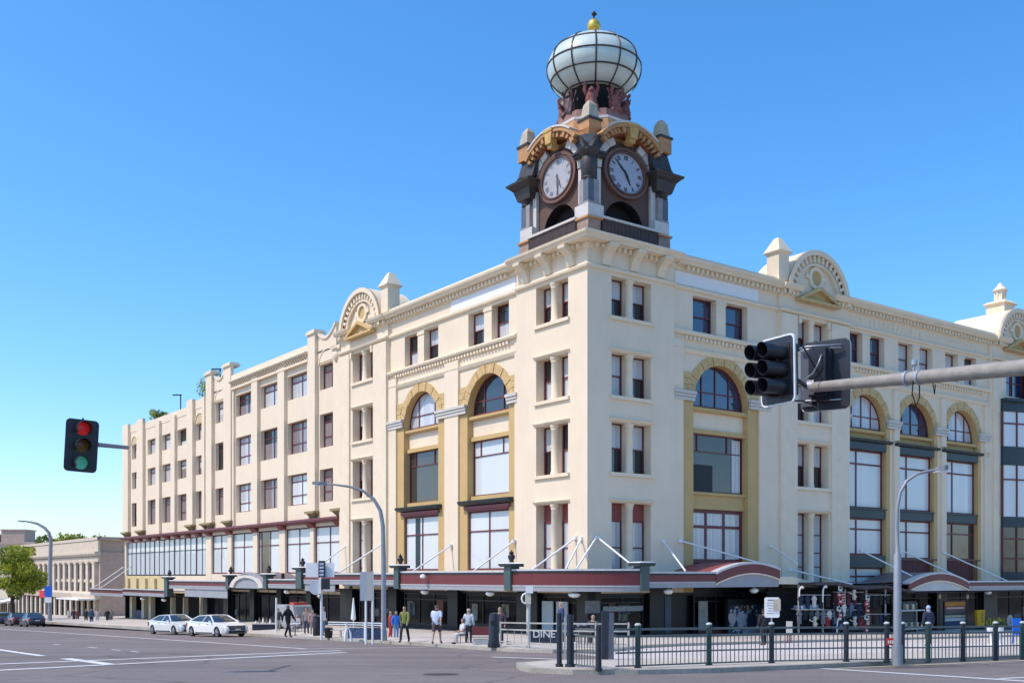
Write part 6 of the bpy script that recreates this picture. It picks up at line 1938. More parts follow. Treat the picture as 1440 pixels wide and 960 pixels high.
# ------------------------------------------------------------------ people
people = []
def person(label, px=None, py=None, h=1.72, face=0.0, pose="stand", top=(.1, .1, .12), bottom=(.03, .03, .04), skin=(.42, .25, .17), hair=(.03, .02, .015),
           sleeve="long", leg="long", seed=0, loc=None, hairlen=.0, stout=1.0, hat=None):
    P = loc if loc is not None else G(px, py, PAV)
    r = random.Random(seed)
    s = h / 1.75
    J = {"pelvis": (0, 0, .95), "waist": (0, 0, 1.10), "chest": (0, .01, 1.30), "neck": (0, 0, 1.46), "jaw": (0, .02, 1.55), "skull": (0, .01, 1.66),
         "crown": (0, 0, 1.71)}
    sw = {"stand": 0.03, "walk": .30, "sit": 0}[pose]
    for sg, n in ((-1, "l"), (1, "r")):
        st = sw * sg
        J["sh" + n] = (.185 * sg, 0, 1.39); J["el" + n] = (.25 * sg, -st * .45 - .02, 1.12); J["wr" + n] = (.25 * sg, -st * .8 + .07, .90); J["ha" + n] = (.245 * sg, -st * .9 + .09, .80)
        J["hi" + n] = (.095 * sg, 0, .90); J["kn" + n] = (.10 * sg, st * .55 + .03, .50); J["an" + n] = (.10 * sg, st * .85 - (.06 if st < 0 else 0), .085); J["to" + n] = (.115 * sg, st * .85 + .15 - (.06 if st < 0 else 0), .04)
        if pose == "sit":
            J["kn" + n] = (.12 * sg, .42, .92 - .0); J["an" + n] = (.12 * sg, .42, .50); J["to" + n] = (.13 * sg, .57, .46); J["el" + n] = (.25 * sg, .06, 1.12); J["wr" + n] = (.2 * sg, .28, 1.05); J["ha" + n] = (.17 * sg, .36, 1.04)
    if pose == "sit":
        J = {k: (v[0], v[1], v[2] - .42) for k, v in J.items()}
    R_ = {"pelvis": .135, "waist": .125, "chest": .15, "neck": .056, "jaw": .078, "skull": .098, "crown": .06, "sh": .07, "el": .045, "wr": .033, "ha": .04, "hi": .095, "kn": .06, "an": .042, "to": .038}
    for k in ("pelvis", "waist", "chest", "hi"): R_[k] *= stout
    R_["sh"] *= min(stout, 1.12)
    names = list(J); idx = {n: i for i, n in enumerate(names)}
    E_ = [("pelvis", "waist"), ("waist", "chest"), ("chest", "neck"), ("neck", "jaw"), ("jaw", "skull"), ("skull", "crown")]
    for n in "lr": E_ += [("chest", "sh" + n), ("sh" + n, "el" + n), ("el" + n, "wr" + n), ("wr" + n, "ha" + n), ("pelvis", "hi" + n), ("hi" + n, "kn" + n), ("kn" + n, "an" + n), ("an" + n, "to" + n)]
    me = bpy.data.meshes.new("person"); me.from_pydata([tuple(c * s for c in J[n]) for n in names], [(idx[a], idx[b]) for a, b in E_], [])
    o = bpy.data.objects.new("person", me); COL.objects.link(o)
    sk = o.modifiers.new("skin", 'SKIN'); sk.use_smooth_shade = True
    sub = o.modifiers.new("sub", 'SUBSURF'); sub.levels = 1; sub.render_levels = 1
    for i, n in enumerate(names):
        k = n if n in R_ else n[:2]
        v = me.skin_vertices[0].data[i]
        rr = R_[k] * s
        v.radius = (rr, rr * (.72 if k in ("pelvis", "waist", "chest") else 1)) if False else (rr, rr)
        v.use_root = n == "pelvis"
    o.location = P; o.rotation_euler = (0, 0, face)
    tag(o, label, "person")
    people.append((o, J, s, E_, dict(top=top, bottom=bottom, skin=skin, hair=hair, sleeve=sleeve, leg=leg, hairlen=hairlen, seed=seed, hat=hat, **({"sit": 1} if pose == "sit" else {}))))
    return o
def finish_people():
    bpy.context.view_layer.update()
    dg = bpy.context.evaluated_depsgraph_get()
    done = [bpy.data.meshes.new_from_object(o.evaluated_get(dg)) for o, *_ in people]
    for (o, J, s, E_, c), me in zip(people, done):
        o.modifiers.clear(); o.data = me
        def mt(nm, col, rough=.8, var=.2, sc=14): return M("%s_%02d_%02d_%02d" % (nm, int(col[0] * 99), int(col[1] * 99), int(col[2] * 99)), col, rough, var, sc)
        # slim the trunk front to back so that it is not round
        for v in me.vertices:
            if .80 * s < v.co.z < 1.44 * s and abs(v.co.x) < .2 * s and "sit" not in c: v.co.y *= .82
        me.materials.clear(); me.materials.append(mt("skin", c["skin"], .55, .08))
        for p in me.polygons: p.use_smooth = True
        segs = [(a, b, Vector(J[a]) * s, Vector(J[b]) * s) for a, b in E_]
        def near(q):
            best, bd, bt = None, 9, 0
            for a, b, A, B in segs:
                d = B - A; t_ = max(0, min(1, (q - A).dot(d) / max(d.length_squared, 1e-9)))
                dd = (q - (A + d * t_)).length
                if dd < bd: best, bd, bt = (a, b), dd, t_
            return best, bt
        cls = []
        for p in me.polygons:
            (a, b), t_ = near(Vector(p.center)); k = b[:2]
            if b in ("waist", "chest") or k == "sh" or (b == "neck" and t_ < .55): g = "shirt"
            elif k == "el": g = "shirt" if c["sleeve"] == "long" or t_ < .65 else None
            elif k == "wr": g = "shirt" if c["sleeve"] == "long" and t_ < .9 else None
            elif k == "hi" and p.center.z > (.48 if "sit" in c else .90) * s: g = "shirt"
            elif k == "hi" or (k == "kn"): g = "trousers" if c["leg"] == "long" or k == "hi" or t_ < .85 else None
            elif k == "an": g = "trousers" if c["leg"] == "long" and t_ < .92 else None
            elif k == "to": g = "shoes"
            elif b in ("skull", "crown"):
                z0 = (J["skull"][2]) * s
                g = "hair" if p.center.z > z0 + .035 * s or (p.center.y < J["skull"][1] * s - .005 and p.center.z > z0 - (.06 + c["hairlen"]) * s) else None
            elif b == "jaw" and p.center.y < J["jaw"][1] * s - .01: g = "hair"
            else: g = None
            cls.append(g)
        cols = {"shirt": c["top"], "trousers": c["bottom"], "shoes": (.03, .025, .022), "hair": c["hair"]}
        for g, off in (("shirt", .020), ("trousers", .014), ("shoes", .012), ("hair", .018)):
            ps = [p for p, q in zip(me.polygons, cls) if q == g]
            if not ps: continue
            idx, V, F = {}, [], []
            for p in ps:
                f = []
                for v in p.vertices:
                    if v not in idx:
                        idx[v] = len(V); w = me.vertices[v]; V.append(tuple(w.co + w.normal * off * s))
                    f.append(idx[v])
                F.append(f)
            q = bpy.data.meshes.new(g); q.from_pydata(V, [], F)
            q.materials.append(STRIPES if (g == "shirt" and c["hat"] == "striped") else mt(g, cols[g]))
            for p in q.polygons: p.use_smooth = True
            ob = bpy.data.objects.new(g, q); COL.objects.link(ob); ob.parent = o
STRIPES = M("striped_cotton", (.34, .44, .62), .85, .0)
_t = STRIPES.node_tree; _b = _t.nodes["Principled BSDF"]; _tc = _t.nodes.new("ShaderNodeTexCoord"); _w = _t.nodes.new("ShaderNodeTexWave")
_w.inputs["Scale"].default_value = 7.0; _w.inputs["Distortion"].default_value = 1.5; _t.links.new(_tc.outputs["Object"], _w.inputs["Vector"])
_r = _t.nodes.new("ShaderNodeMix"); _r.data_type = 'RGBA'; _r.inputs[6].default_value = (.30, .42, .66, 1); _r.inputs[7].default_value = (.68, .72, .78, 1)
_t.links.new(_w.outputs["Fac"], _r.inputs["Factor"]); _t.links.new(_r.outputs[2], _b.inputs["Base Color"])
to_left = math.atan2(DL.y, DL.x) - math.pi / 2      # a body's front is +Y: facing along the left street away from us
FR = lambda dx, dy: math.atan2(dy, dx) - math.pi / 2
person("stout person in blue striped shirt and shorts walking away on the pavement", 614, 904.5, 1.78, FR(.25, 1), "walk", (.3, .4, .6), (.09, .06, .07), (.50, .30, .22), (.10, .07, .05), "short", "short", 1, stout=1.4, hat="striped")
person("slim person in olive top and dark trousers walking by the lamp post", 569, 902.5, 1.75, FR(-.3, -1), "walk", (.20, .22, .06), (.025, .03, .03), seed=2, stout=.8)
person("person in red standing behind the grey lamp post", 549, 898, 1.5, FR(1, .4), "stand", (.42, .02, .02), (.40, .03, .03), hair=(.35, .25, .15), seed=3)
person("person in bright blue jacket leaning beside the one in red", 557, 898.5, 1.5, FR(.4, -1), "stand", (.04, .17, .55), (.15, .28, .50), hair=(.4, .28, .18), seed=4, stout=1.15)
person("person in white top sitting by the maroon bench", 651, 905, 1.55, FR(-1, -.4), "sit", (.60, .62, .64), (.55, .52, .48), hair=(.05, .04, .03), sleeve="short", seed=5)
person("person in pale shirt and dark backpack beside the maroon bench", 659, 904.5, 1.62, FR(.3, 1), "stand", (.45, .50, .55), (.03, .03, .035), hair=(.45, .40, .30), seed=6)
person("fair-haired person in dark plum clothes behind the dark pillar", 703, 906, 1.68, FR(-.2, -1), "stand", (.07, .04, .06), (.03, .02, .03), hair=(.5, .38, .2), seed=7)
person("person in black walking at the kerb near the parked white cars", 405, 895.6, 1.85, FR(1, -.6), "walk", (.012, .012, .015), (.012, .012, .015), (.16, .09, .06), (.01, .01, .01), seed=8)
person("person in dark coat and pale trousers at the shopfront behind the thin pole", 391, 889, 1.72, FR(.5, -1), "stand", (.05, .05, .055), (.45, .42, .38), seed=9)
person("seated person in white and grey at the cafe, left of the pair", 411.5, 890, 1.7, FR(.3, -1), "sit", (.52, .53, .55), (.2, .2, .22), hair=(.25, .15, .08), seed=10)
person("seated person in pale patterned clothes at the cafe, right of the pair", 418.5, 890.5, 1.7, FR(-.5, -1), "sit", (.40, .40, .42), (.35, .35, .38), hair=(.35, .25, .15), seed=11)
person("person with bare pale arms standing at the cafe tables", 431, 892, 1.72, FR(0, -1), "stand", (.28, .22, .20), (.05, .06, .09), hair=(.12, .07, .04), sleeve="short", seed=12)
person("person in dusty pink top by the dark rubbish post", 439.5, 892.5, 1.6, FR(.4, -1), "stand", (.42, .27, .24), (.35, .25, .22), hair=(.04, .03, .03), seed=13)
person("person in white hooded top standing left of the pavement railing", 454.5, 894, 1.78, FR(1, -.2), "stand", (.72, .72, .74), (.12, .22, .30), hair=(.5, .48, .45), seed=14)
person("person in black at the market stall beside the white notice", 1074, 907, 1.6, FR(-.3, 1), "stand", (.02, .02, .025), (.03, .03, .035), seed=15)
person("person in navy with pale blue cap at the stall shelves behind the fence", 1305.5, 908, 1.75, FR(-.4, 1), "stand", (.02, .03, .06), (.02, .02, .03), hair=(.35, .5, .7), seed=16)
person("person in navy and white cap standing behind the dark post cluster", 789, 903, 1.95, FR(-1, -.3), "stand", (.035, .05, .13), (.02, .02, .04), hair=(.66, .66, .64), seed=17)
person("pale-haired person at the dark counter behind the railing", 834, 904, 1.75, FR(0, -1), "sit", (.05, .05, .07), (.03, .03, .04), hair=(.6, .5, .42), seed=18)
for i, (x, y, tp, lg, lab) in enumerate(((104, 876.5, (.04, .035, .05), (.02, .02, .03), "distant person in charcoal before the brown building"), (109, 876.5, (.16, .04, .05), (.1, .05, .06), "distant person in maroon right of the one in charcoal"),
        (97, 875.5, (.42, .44, .45), (.3, .32, .3), "distant person in pale grey at the shopfronts"), (128.5, 878.8, (.04, .09, .15), (.02, .04, .12), "distant broad person in blue jacket on the kerb"),
        (121, 877.6, (.03, .03, .035), (.03, .03, .03), "distant person in black left of the blue jacket"), (137, 877.8, (.40, .33, .34), (.42, .38, .42), "distant person in pale pink right of the blue jacket"),
        (151, 877.8, (.03, .03, .04), (.02, .02, .03), "distant person in black by the passage under the awning"), (156, 877.6, (.3, .28, .25), (.05, .05, .06), "distant person in fawn top by the passage columns"))):
    person(lab, x, y, 1.78, FR(.6 - .3 * (i % 3), -1), "walk" if i % 2 == 0 else "stand", tp, lg, seed=30 + i, stout=1.3 if i == 3 else 1.05)
finish_people()

# ------------------------------------------------------------------ street furniture on the left pavement
def wthing(name, label, cat, px, py, rz=0.0):
    b = G(px, py, PAV); return thing(name, label, cat, b, rz), b.y / 1480
sl = math.atan2(-DL.y, -DL.x)                       # along the kerb towards the corner
t, k = wthing("street_bench", "maroon backed bench with pale base near the dark pillar", "bench", 678, 906.5, 0)
mb = MB(); mb.box(-14 * k, 13 * k, -.05, .05, 14 * k, 26 * k); mb.build("backrest", maroon, t)
mb = MB(); mb.box(-14 * k, 13 * k, -.5, -.06, 11 * k, 13 * k); mb.build("seat", M("bench_slats", (.40, .36, .31), .7, .3, 8), t)
mb = MB(); mb.box(-13 * k, 12 * k, -.42, -.12, 0, 9 * k); mb.build("plinth", M("pale_concrete", (.55, .53, .48), .8, .15, 3), t)
t, k = wthing("rubbish_pillar", "tall dark rounded bin pillar at the right end of the maroon bench", "bin", 694.5, 909.5)
mb = MB(); mb.lathe([(.24, 0), (.26, .05), (.22, .3), (.2, 1.2), (.16, 1.38), (.02, 1.42)], 0, 0, 16); mb.build("body", fdark, t)
mb = MB(); mb.box(-.12, .12, -.22, -.18, .95, 1.1); mb.build("slot", blackpaint, t)
t, k = wthing("cafe_barrier", "white-railed cafe barrier with blue patterned screens beside the lamp post", "barrier", 515, 901)
mb = MB()
for x in (-28, -2, 22): mb.tube([(x * k, 0, 0), (x * k, 0, 25 * k)], .05, 8)
for z in (25, 22): mb.tube([(-55 * k, .3, z * k + .05), (22 * k, 0, z * k)], .03, 8)
mb.build("rail", white, t)
sc = MB(); sc.box(-26 * k, -3 * k, -.02, .02, 4 * k, 19 * k); sc.build("screen", M("blue_white_pattern", (.10, .14, .26), .6, .9, 9), t)
sc = MB(); sc.box(-1 * k, 21 * k, -.02, .02, 2 * k, 19 * k); sc.build("screen", M("navy_screen", (.035, .05, .10), .6, .7, 8), t)
mb = MB(); mb.tube([(-30 * k, 0, 0), (-29 * k, 0, 12 * k), (-25.5 * k, 0, 20 * k), (-22 * k, 0, 12 * k), (-21 * k, 0, 0)], .06, 8); mb.build("hoop", white, t)
t, k = wthing("street_bench", "pale backless bench between the signal post and the white hoop", "bench", 470, 896)
mb = MB(); mb.box(-11 * k, 13 * k, -.2, .25, 10.2 * k, 11.5 * k); mb.build("seat", M("pale_slats", (.55, .53, .48), .7, .2, 8), t)
for x in (-9, 9): mb = MB(); mb.box((x - .9) * k, (x + .9) * k, -.18, .22, 0, 10 * k); mb.build("leg", M("pale_concrete", (.5, .5, .5)), t)
t, k = wthing("rubbish_bin", "small dark bin standing left of the pale backless bench", "bin", 462, 896)
mb = MB(); mb.lathe([(.2, 0), (.22, .1), (.24, .42), (.25, .48), (.2, .52)], 0, 0, 14); mb.build("body", blackpaint, t)
mb = MB(); mb.lathe([(.25, .5), (.26, .54), (.02, .6)], 0, 0, 14); mb.build("lid", darkmetal, t)
t, k = wthing("rubbish_bin", "tall black bin among the people at the cafe", "bin", 446, 894)
mb = MB(); mb.lathe([(.22, 0), (.25, .1), (.25, 1.1), (.18, 1.2)], 0, 0, 14); mb.build("body", blackpaint, t)
mb = MB(); mb.lathe([(.26, 1.1), (.27, 1.16), (.02, 1.28)], 0, 0, 14); mb.build("lid", darkmetal, t)
t, k = wthing("thin_post", "thin white post by the person in the dark coat", "post", 388.5, 890)
mb = MB(); mb.tube([(0, 0, 0), (0, 0, 50 * k)], .06, 8); mb.build("shaft", white, t)
mb = MB(); mb.tube([(0, 0, 0), (0, 0, .2)], .1, 8); mb.build("foot", white, t)
t, k = wthing("folded_umbrella", "slim folded white umbrella behind the cafe barrier", "umbrella", 497, 893)
mb = MB(); mb.lathe([(.02, .1), (.03, .9), (.16, 1.0), (.10, 1.6), (.03, 2.3)], 0, 0, 10); mb.build("canopy", white, t)
mb = MB(); mb.tube([(0, 0, 0), (0, 0, .95)], .025, 8); mb.build("pole", galv, t)
# cafe counter and tables under the awning
t, k = wthing("cafe_counter", "long navy counter with pale top behind the white cars", "counter", 372, 888)
mb = MB(); mb.box(-16 * k, 16 * k, -.3, .3, 0, 11 * k); mb.build("body", M("navy_panel", (.02, .03, .05), .4, .3, 2), t)
mb = MB(); mb.box(-17 * k, 17 * k, -.4, .35, 11.1 * k, 12.2 * k); mb.build("top", M("pale_counter", (.55, .52, .50), .4, .1, 4), t)
for i in range(5):
    q = G(360 + i * 5, 888, PAV); o = MB(); hh = rnd.uniform(.18, .42)
    o.lathe([(.06, 0), (.07, hh * .6), (.03, hh * .75), (.03, hh)], 0, 0, 10)
    b = o.build("counter_jar", [white, M("jar_brown", (.25, .14, .08), .4, .1, 5)][i % 2])
    b.location = (q.x, q.y, q.z + 12.25 * k)
    tag(b, ["leftmost white bottle on the navy cafe counter", "brown bottle second from left on the cafe counter", "white bottle in the middle of the cafe counter", "brown bottle second from right on the cafe counter", "rightmost white bottle on the navy cafe counter"][i], "bottle", "bottles on the cafe counter")
def table(px, py, lab, col=white):
    t, k = wthing("cafe_table", lab, "table", px, py)
    mb = MB(); mb.lathe([(.02, .70), (.34, .70), (.34, .73), (.02, .73)], 0, 0, 18); mb.build("top", col, t)
    mb = MB(); mb.tube([(0, 0, 0), (0, 0, .70)], .03, 8); mb.lathe([(.22, 0), (.2, .03), (.03, .05)], 0, 0, 12); mb.build("leg", darkmetal, t)
table(415, 893, "round white cafe table before the seated pair"); table(437, 889, "round dark cafe table behind the person in pink", darkmetal); table(845, 908, "round dark table at the counter behind the railing", darkmetal)
def chair(px, py, lab, rz, col=darkmetal):
    t, k = wthing("cafe_chair", lab, "chair", px, py, rz)
    mb = MB(); mb.box(-.2, .2, -.2, .2, .42, .46); mb.build("seat", col, t)
    mb = MB(); mb.box(-.2, .2, -.22, -.19, .55, .85); mb.build("backrest", col, t)
    for sx in (-1, 1):
        for sy in (-1, 1):
            mb = MB(); mb.tube([(sx * .18, sy * .18, 0), (sx * .18, sy * .18, .43 if sy > 0 else .85)], .016, 6); mb.build("leg", col, t)
for x, y, rz, lab in ((411.5, 890, FR(.3, -1), "dark cafe chair under the person in white and grey"), (418.5, 890.5, FR(-.5, -1), "dark cafe chair under the person in pale patterns"), (651, 905, FR(-1, -.4), "dark chair under the person in white top"), (834, 904, FR(0, -1), "dark chair under the pale-haired person at the counter"), (820, 905, .3, "empty dark chair left of the pale-haired person"), (858, 905, -.4, "empty dark chair right of the round table")):
    chair(x, y, lab, rz)
# dark barrier with white letters before the corner shop
t, k = wthing("lettered_barrier", "dark barrier with white capital letters left of the post cluster", "barrier", 766, 906)
mb = MB(); mb.box(-20 * k, 18 * k, -.04, .04, .05, 20 * k); mb.build("panel", M("navy_panel", (.02, .03, .05)), t)
def text(parent, s, loc, size, mat, rot=(rad(90), 0, 0), name="lettering"):
    cu = bpy.data.curves.new(name, 'FONT'); cu.body = s; cu.size = size; cu.extrude = .006; cu.align_x = 'CENTER'
    tmp = bpy.data.objects.new(name, cu); COL.objects.link(tmp); bpy.context.view_layer.update()
    me = bpy.data.meshes.new_from_object(tmp.evaluated_get(bpy.context.evaluated_depsgraph_get())); bpy.data.objects.remove(tmp); me.materials.clear(); me.materials.append(mat)
    o = bpy.data.objects.new(name, me); COL.objects.link(o); o.parent = parent; o.location = loc; o.rotation_euler = rot
    return o
text(t, "DINE", (-1 * k, -.05, 10.5 * k), .44, white)
t, k = wthing("counter_screen", "dark blue screen with small white lettering behind the railing", "screen", 835, 902.5)
mb = MB(); mb.box(-28 * k, 24 * k, -.04, .04, 14 * k, 30 * k); mb.build("panel", M("blue_black", (.012, .017, .032), .4, .3, 2), t)
mb = MB(); mb.box(-28 * k, 24 * k, -.06, .06, 10.5 * k, 12 * k); mb.build("rail", white, t)
for x in (-27, 23): mb = MB(); mb.tube([(x * k, 0, 0), (x * k, 0, 30 * k)], .04, 8); mb.build("leg", darkmetal, t)
mb = MB(); rr = random.Random(4)
for i in range(9):
    x = -24 + i * 1.7
    for q in range(2): mb.box((x + rr.uniform(0, .8)) * k, (x + rr.uniform(.9, 1.6)) * k, -.05, -.041, (21 + rr.uniform(0, 4)) * k, (25.5 + rr.uniform(-1, 2)) * k)
mb.build("lettering", white, t)

# ------------------------------------------------------------------ market stalls along the right street
def rl(s, out, z=None, h=PAV):
    p = W(s, -out); return Vector((p.x, p.y, (gz(p.x, p.y) + h) if z is None else z))
def rxy(px, out):                       # where a photograph column meets a plane standing `out` metres off the right facade
    tt = (px - CX) / F_PX; bx, by = CORNER.x - out * DL.x, CORNER.y - out * DL.y
    return (tt * by - bx) / (DR.x - tt * DR.y)
OUTS = 4.2
ms = thing("market_stall", "dark market stall of rails hung with clothing beside the curved awning", "market stall", W(0, 0, 0), ANG)
s0, s1 = rxy(1118, OUTS), rxy(1252, OUTS)
def zpix(py, s, out=OUTS):
    p = W(s, -out); return (HY - py) / F_PX * p.y
mb = MB(TR); mb.box(s0, s1, 2.0, 2.1, -5.2, -.75); mb.build("back_cloth", M("black_cloth", (.011, .012, .015), .9, .3, 3), ms)
for px in (1123, 1157, 1188, 1218, 1245): s = rxy(px, OUTS); mb = MB(TR); mb.box(s - .04, s + .04, OUTS - .04, OUTS + .04, -5.0, zpix(822 if px < 1150 else 828, s)); mb.build("post", M("stall_post", (.35, .33, .30), .5, .2, 4), ms)
rails = []
for a, b, py in ((1122, 1168, 836), (1120, 1212, 857), (1172, 1215, 832), (1160, 1214, 866), (1216, 1252, 836), (1216, 1252, 863), (1172, 1212, 848), (1174, 1214, 884)):
    sa, sb = rxy(a, OUTS), rxy(b, OUTS)
    mb = MB(TR); mb.tube([(sa, OUTS, zpix(py, sa)), (sb, OUTS, zpix(py, sb))], .035, 6); mb.build("rail", M("stall_post", (0, 0, 0)), ms)
    rails.append((a, b, py))
CL = {"black": (.012, .012, .015), "navy": (.02, .03, .07), "red": (.34, .03, .03), "white": (.62, .60, .56), "grey": (.18, .18, .19), "denim": (.10, .16, .28), "plum": (.09, .02, .04), "green": (.03, .06, .05)}
def garment(px, py, col, stripe, label, w=.52, hgt=.72, out=OUTS + .06):
    s = rxy(px, out); z = zpix(py, s, out)
    t = thing("hanging_garment", label, "garment", rl(s, out, z), ANG, "clothes hung on the market stall")
    mb = MB(); hw = w / 2; T = lambda a, b, c: (a, -b, c)
    mb.T = T
    o = [(-.07, 0), (-hw * .55, -.04), (-hw, -.2), (-hw * .78, -.28), (-hw * .62, -.2), (-hw * .66, -hgt), (hw * .66, -hgt), (hw * .62, -.2), (hw * .78, -.28), (hw, -.2), (hw * .55, -.04), (.07, 0)]
    mb.prism_o(o, -.04, .04)
    mb.build("cloth", M("cloth_" + col, CL[col], .9, .4, 8), t)
    if stripe:
        mb = MB(T)
        for q in range(4): mb.box(-hw * .64, hw * .64, .041, .05, -hgt + .08 + q * .16, -hgt + .14 + q * .16)
        mb.build("stripe", M("cloth_" + stripe, CL[stripe], .9, .3, 8), t)
    mb = MB(T); mb.tube([(0, 0, .0), (0, 0, .1)], .012, 6); mb.build("hanger", galv, t)
rr = random.Random(77)
ORD = ["first", "second", "third", "fourth", "fifth", "sixth", "seventh", "eighth", "ninth", "tenth"]
ROWN = {836: "upper left", 857: "long middle", 832: "upper centre", 866: "lower centre", 848: "centre", 884: "lowest"}
seen = {}
for ri, (a, b, py) in enumerate(rails):
    nm = ["upper left rail", "long middle rail", "upper centre rail", "lower centre rail", "upper right rail", "lower right rail", "short centre rail", "lowest rail"][ri]
    n = max(3, int((b - a) / 8.2))
    for i in range(n):
        px = a + 4 + (b - a - 8) * i / max(1, n - 1)
        col = rr.choice(["black", "navy", "black", "grey", "navy", "red", "plum", "denim", "green", "white", "black"])
        st = None
        if ri in (2, 4, 5) and i == (1 if ri == 2 else 0): col, st = "red", "white"
        garment(px, py + 1.2, col, st, "%s garment, %s from the left on the stall's %s" % (("red and white striped" if st else col), ORD[min(i, 9)], nm), rr.uniform(.4, .58), rr.uniform(.5, .85))
# red and white banners hanging in columns
for px, y0, y1, lab in ((1180, 822, 870, "left"), (1218.5, 835, 894, "right")):
    out = OUTS + .25; s = rxy(px, out)
    t = thing("hanging_banner", "tall red and white flag column hanging at the %s of the stall" % ("middle" if lab == "left" else "right side"), "banner", rl(s, out, zpix(y0, s, out)), ANG)
    L_ = zpix(y0, s, out) - zpix(y1, s, out)
    mb = MB(lambda a, b, c: (a, -b, c)); mb.tube([(0, 0, .05), (0, 0, -L_)], .03, 6); mb.build("pole", galv, t)
    for q in range(int(L_ / .42)):
        mb = MB(lambda a, b, c: (a, -b, c)); z = -.05 - q * .42; x = .06 * (-1) ** q
        mb.prism_o([(x - .20, z), (x + .20, z - .08), (x + .16, z - .36), (x - .22, z - .28)], .03, .06); c = mb.build("flag", M("cloth_red", CL["red"]) if q % 3 else M("cloth_white", CL["white"]), t)
        mb = MB(lambda a, b, c: (a, -b, c)); mb.prism_o([(x - .1, z - .06), (x + .14, z - .1), (x + .1, z - .22), (x - .12, z - .18)], .062, .072); mb.build("flag_mark", M("cloth_white", CL["white"]) if q % 3 else M("cloth_navy", CL["navy"]), c)
# pale tote bags / dolls hanging
for px, py, lab in ((1146, 868, "pale long-armed soft toy hanging left of the stall's centre"), (1201, 830, "pale long-armed soft toy hanging near the top of the stall"), (1202, 868, "cream round-headed soft toy low on the stall")):
    out = OUTS + .3; s = rxy(px, out)
    t = thing("soft_toy", lab, "soft toy", rl(s, out, zpix(py, s, out)), ANG)
    mb = MB(); mb.lathe([(.02, -.6), (.1, -.55), (.13, -.35), (.07, -.18), (.12, -.08), (.12, .03), (.02, .1)], 0, 0, 12); mb.build("body", M("toy_cream", (.55, .52, .44), .9, .3, 8), t)
    mb = MB(); mb.tube([(-.5, 0, -.12), (-.2, 0, -.22), (0, 0, -.25), (.25, 0, -.4)], [.03, .04, .05, .04], 8); mb.build("arm", M("toy_cream", (0, 0, 0)), t)
# folded blue stock on a shelf
t = thing("stock_shelf", "shelf piled with pale blue folded stock on the stall's left", "shelf", W(0, 0, 0), ANG)
sa, sb = rxy(1129, OUTS), rxy(1157, OUTS)
mb = MB(TR); mb.box(sa, sb, 3.3, OUTS + .1, zpix(857, sa), zpix(855.5, sa)); mb.build("board", galv, t)
for q in range(6): mb = MB(TR); a = sa + (sb - sa) * q / 6; mb.box(a + .02, a + (sb - sa) / 6 - .03, 3.5, OUTS, zpix(855.4, sa), zpix(851 - (q % 2), sa)); mb.build("folded_cloth", M("pale_blue_cloth", (.22, .32, .45), .9, .3, 6), t)
# white pennant poles
for px, y0, y1, lab in ((1124, 825, 838, "white curved lamp arm at the stall's upper left"), (1157, 824, 846, "white curved lamp arm over the stall's middle"), (1177, 869, 905, "white curved stand pole with black and white top at the stall front")):
    out = OUTS + .5; s = rxy(px, out); zt, zb = zpix(y0, s, out), zpix(y1, s, out)
    t = thing("stall_lamp", lab, "lamp", rl(s, out, zb if y1 < 900 else None), ANG)
    H_ = zt - (zb if y1 < 900 else t.location.z)
    mb = MB(); mb.tube([(0, 0, 0), (.02, 0, H_ * .6), (.08, 0, H_ * .9), (.2, 0, H_)], .04, 8); mb.build("pole", white, t)
    mb = MB(); mb.lathe([(.02, -.12), (.11, -.08), (.13, .0), (.02, .08)], .26, 0, 10, T2=lambda q: (q[0], q[1], q[2] + H_)); mb.build("head", M("pale_cream_plastic", (.62, .60, .54), .4, .1, 4), t)

# colourful mural on the shop wall, notice board in front
mural = bpy.data.materials.new("painted_mural"); mural.use_nodes = True
_t = mural.node_tree; _b = _t.nodes["Principled BSDF"]; _b.inputs["Roughness"].default_value = .6
_tc = _t.nodes.new("ShaderNodeTexCoord"); _v = _t.nodes.new("ShaderNodeTexVoronoi"); _v.inputs["Scale"].default_value = 8.0; _v.distance = 'MINKOWSKI'
_n = _t.nodes.new("ShaderNodeTexNoise"); _n.inputs["Scale"].default_value = 4.0
_m = _t.nodes.new("ShaderNodeMix"); _m.data_type = 'RGBA'; _m.inputs[0].default_value = .22
_t.links.new(_tc.outputs["Object"], _m.inputs[6]); _t.links.new(_n.outputs["Color"], _m.inputs[7]); _t.links.new(_m.outputs[2], _v.inputs["Vector"])
_cr = _t.nodes.new("ShaderNodeValToRGB"); _cr.color_ramp.interpolation = 'CONSTANT'
for i, (p_, c_) in enumerate(((0, (.02, .03, .05)), (.28, (.62, .64, .70)), (.42, (.04, .06, .16)), (.52, (.60, .40, .14)), (.62, (.02, .03, .04)), (.74, (.30, .42, .64)), (.86, (.06, .07, .09)))):
    e = _cr.color_ramp.elements[i] if i < 2 else _cr.color_ramp.elements.new(p_)
    e.position = p_; e.color = (*c_, 1)
_sx = _t.nodes.new("ShaderNodeSeparateColor"); _t.links.new(_v.outputs["Color"], _sx.inputs[0]); _t.links.new(_sx.outputs[0], _cr.inputs[0]); _t.links.new(_cr.outputs[0], _b.inputs["Base Color"])
t = thing("graffiti_wall", "dark shop wall panel covered in pale and coloured graffiti", "mural", W(0, 0, 0), ANG)
om = .4
sa, sb = rxy(1024, om), rxy(1080, om)
mb = MB(TR); mb.box(sa, sb, om - .3, om - .05, -4.2, zpix(842, sa, om)); mb.build("panel", M("panel_dark_teal", (.014, .022, .027), .5, .3, 2), t)
mb = MB(TR); mb.box(sa + .15, sb - .1, om - .045, om - .02, zpix(893, sa, om), zpix(851, sa, om)); mb.build("painted_field", mural, t)
mb = MB(TR)
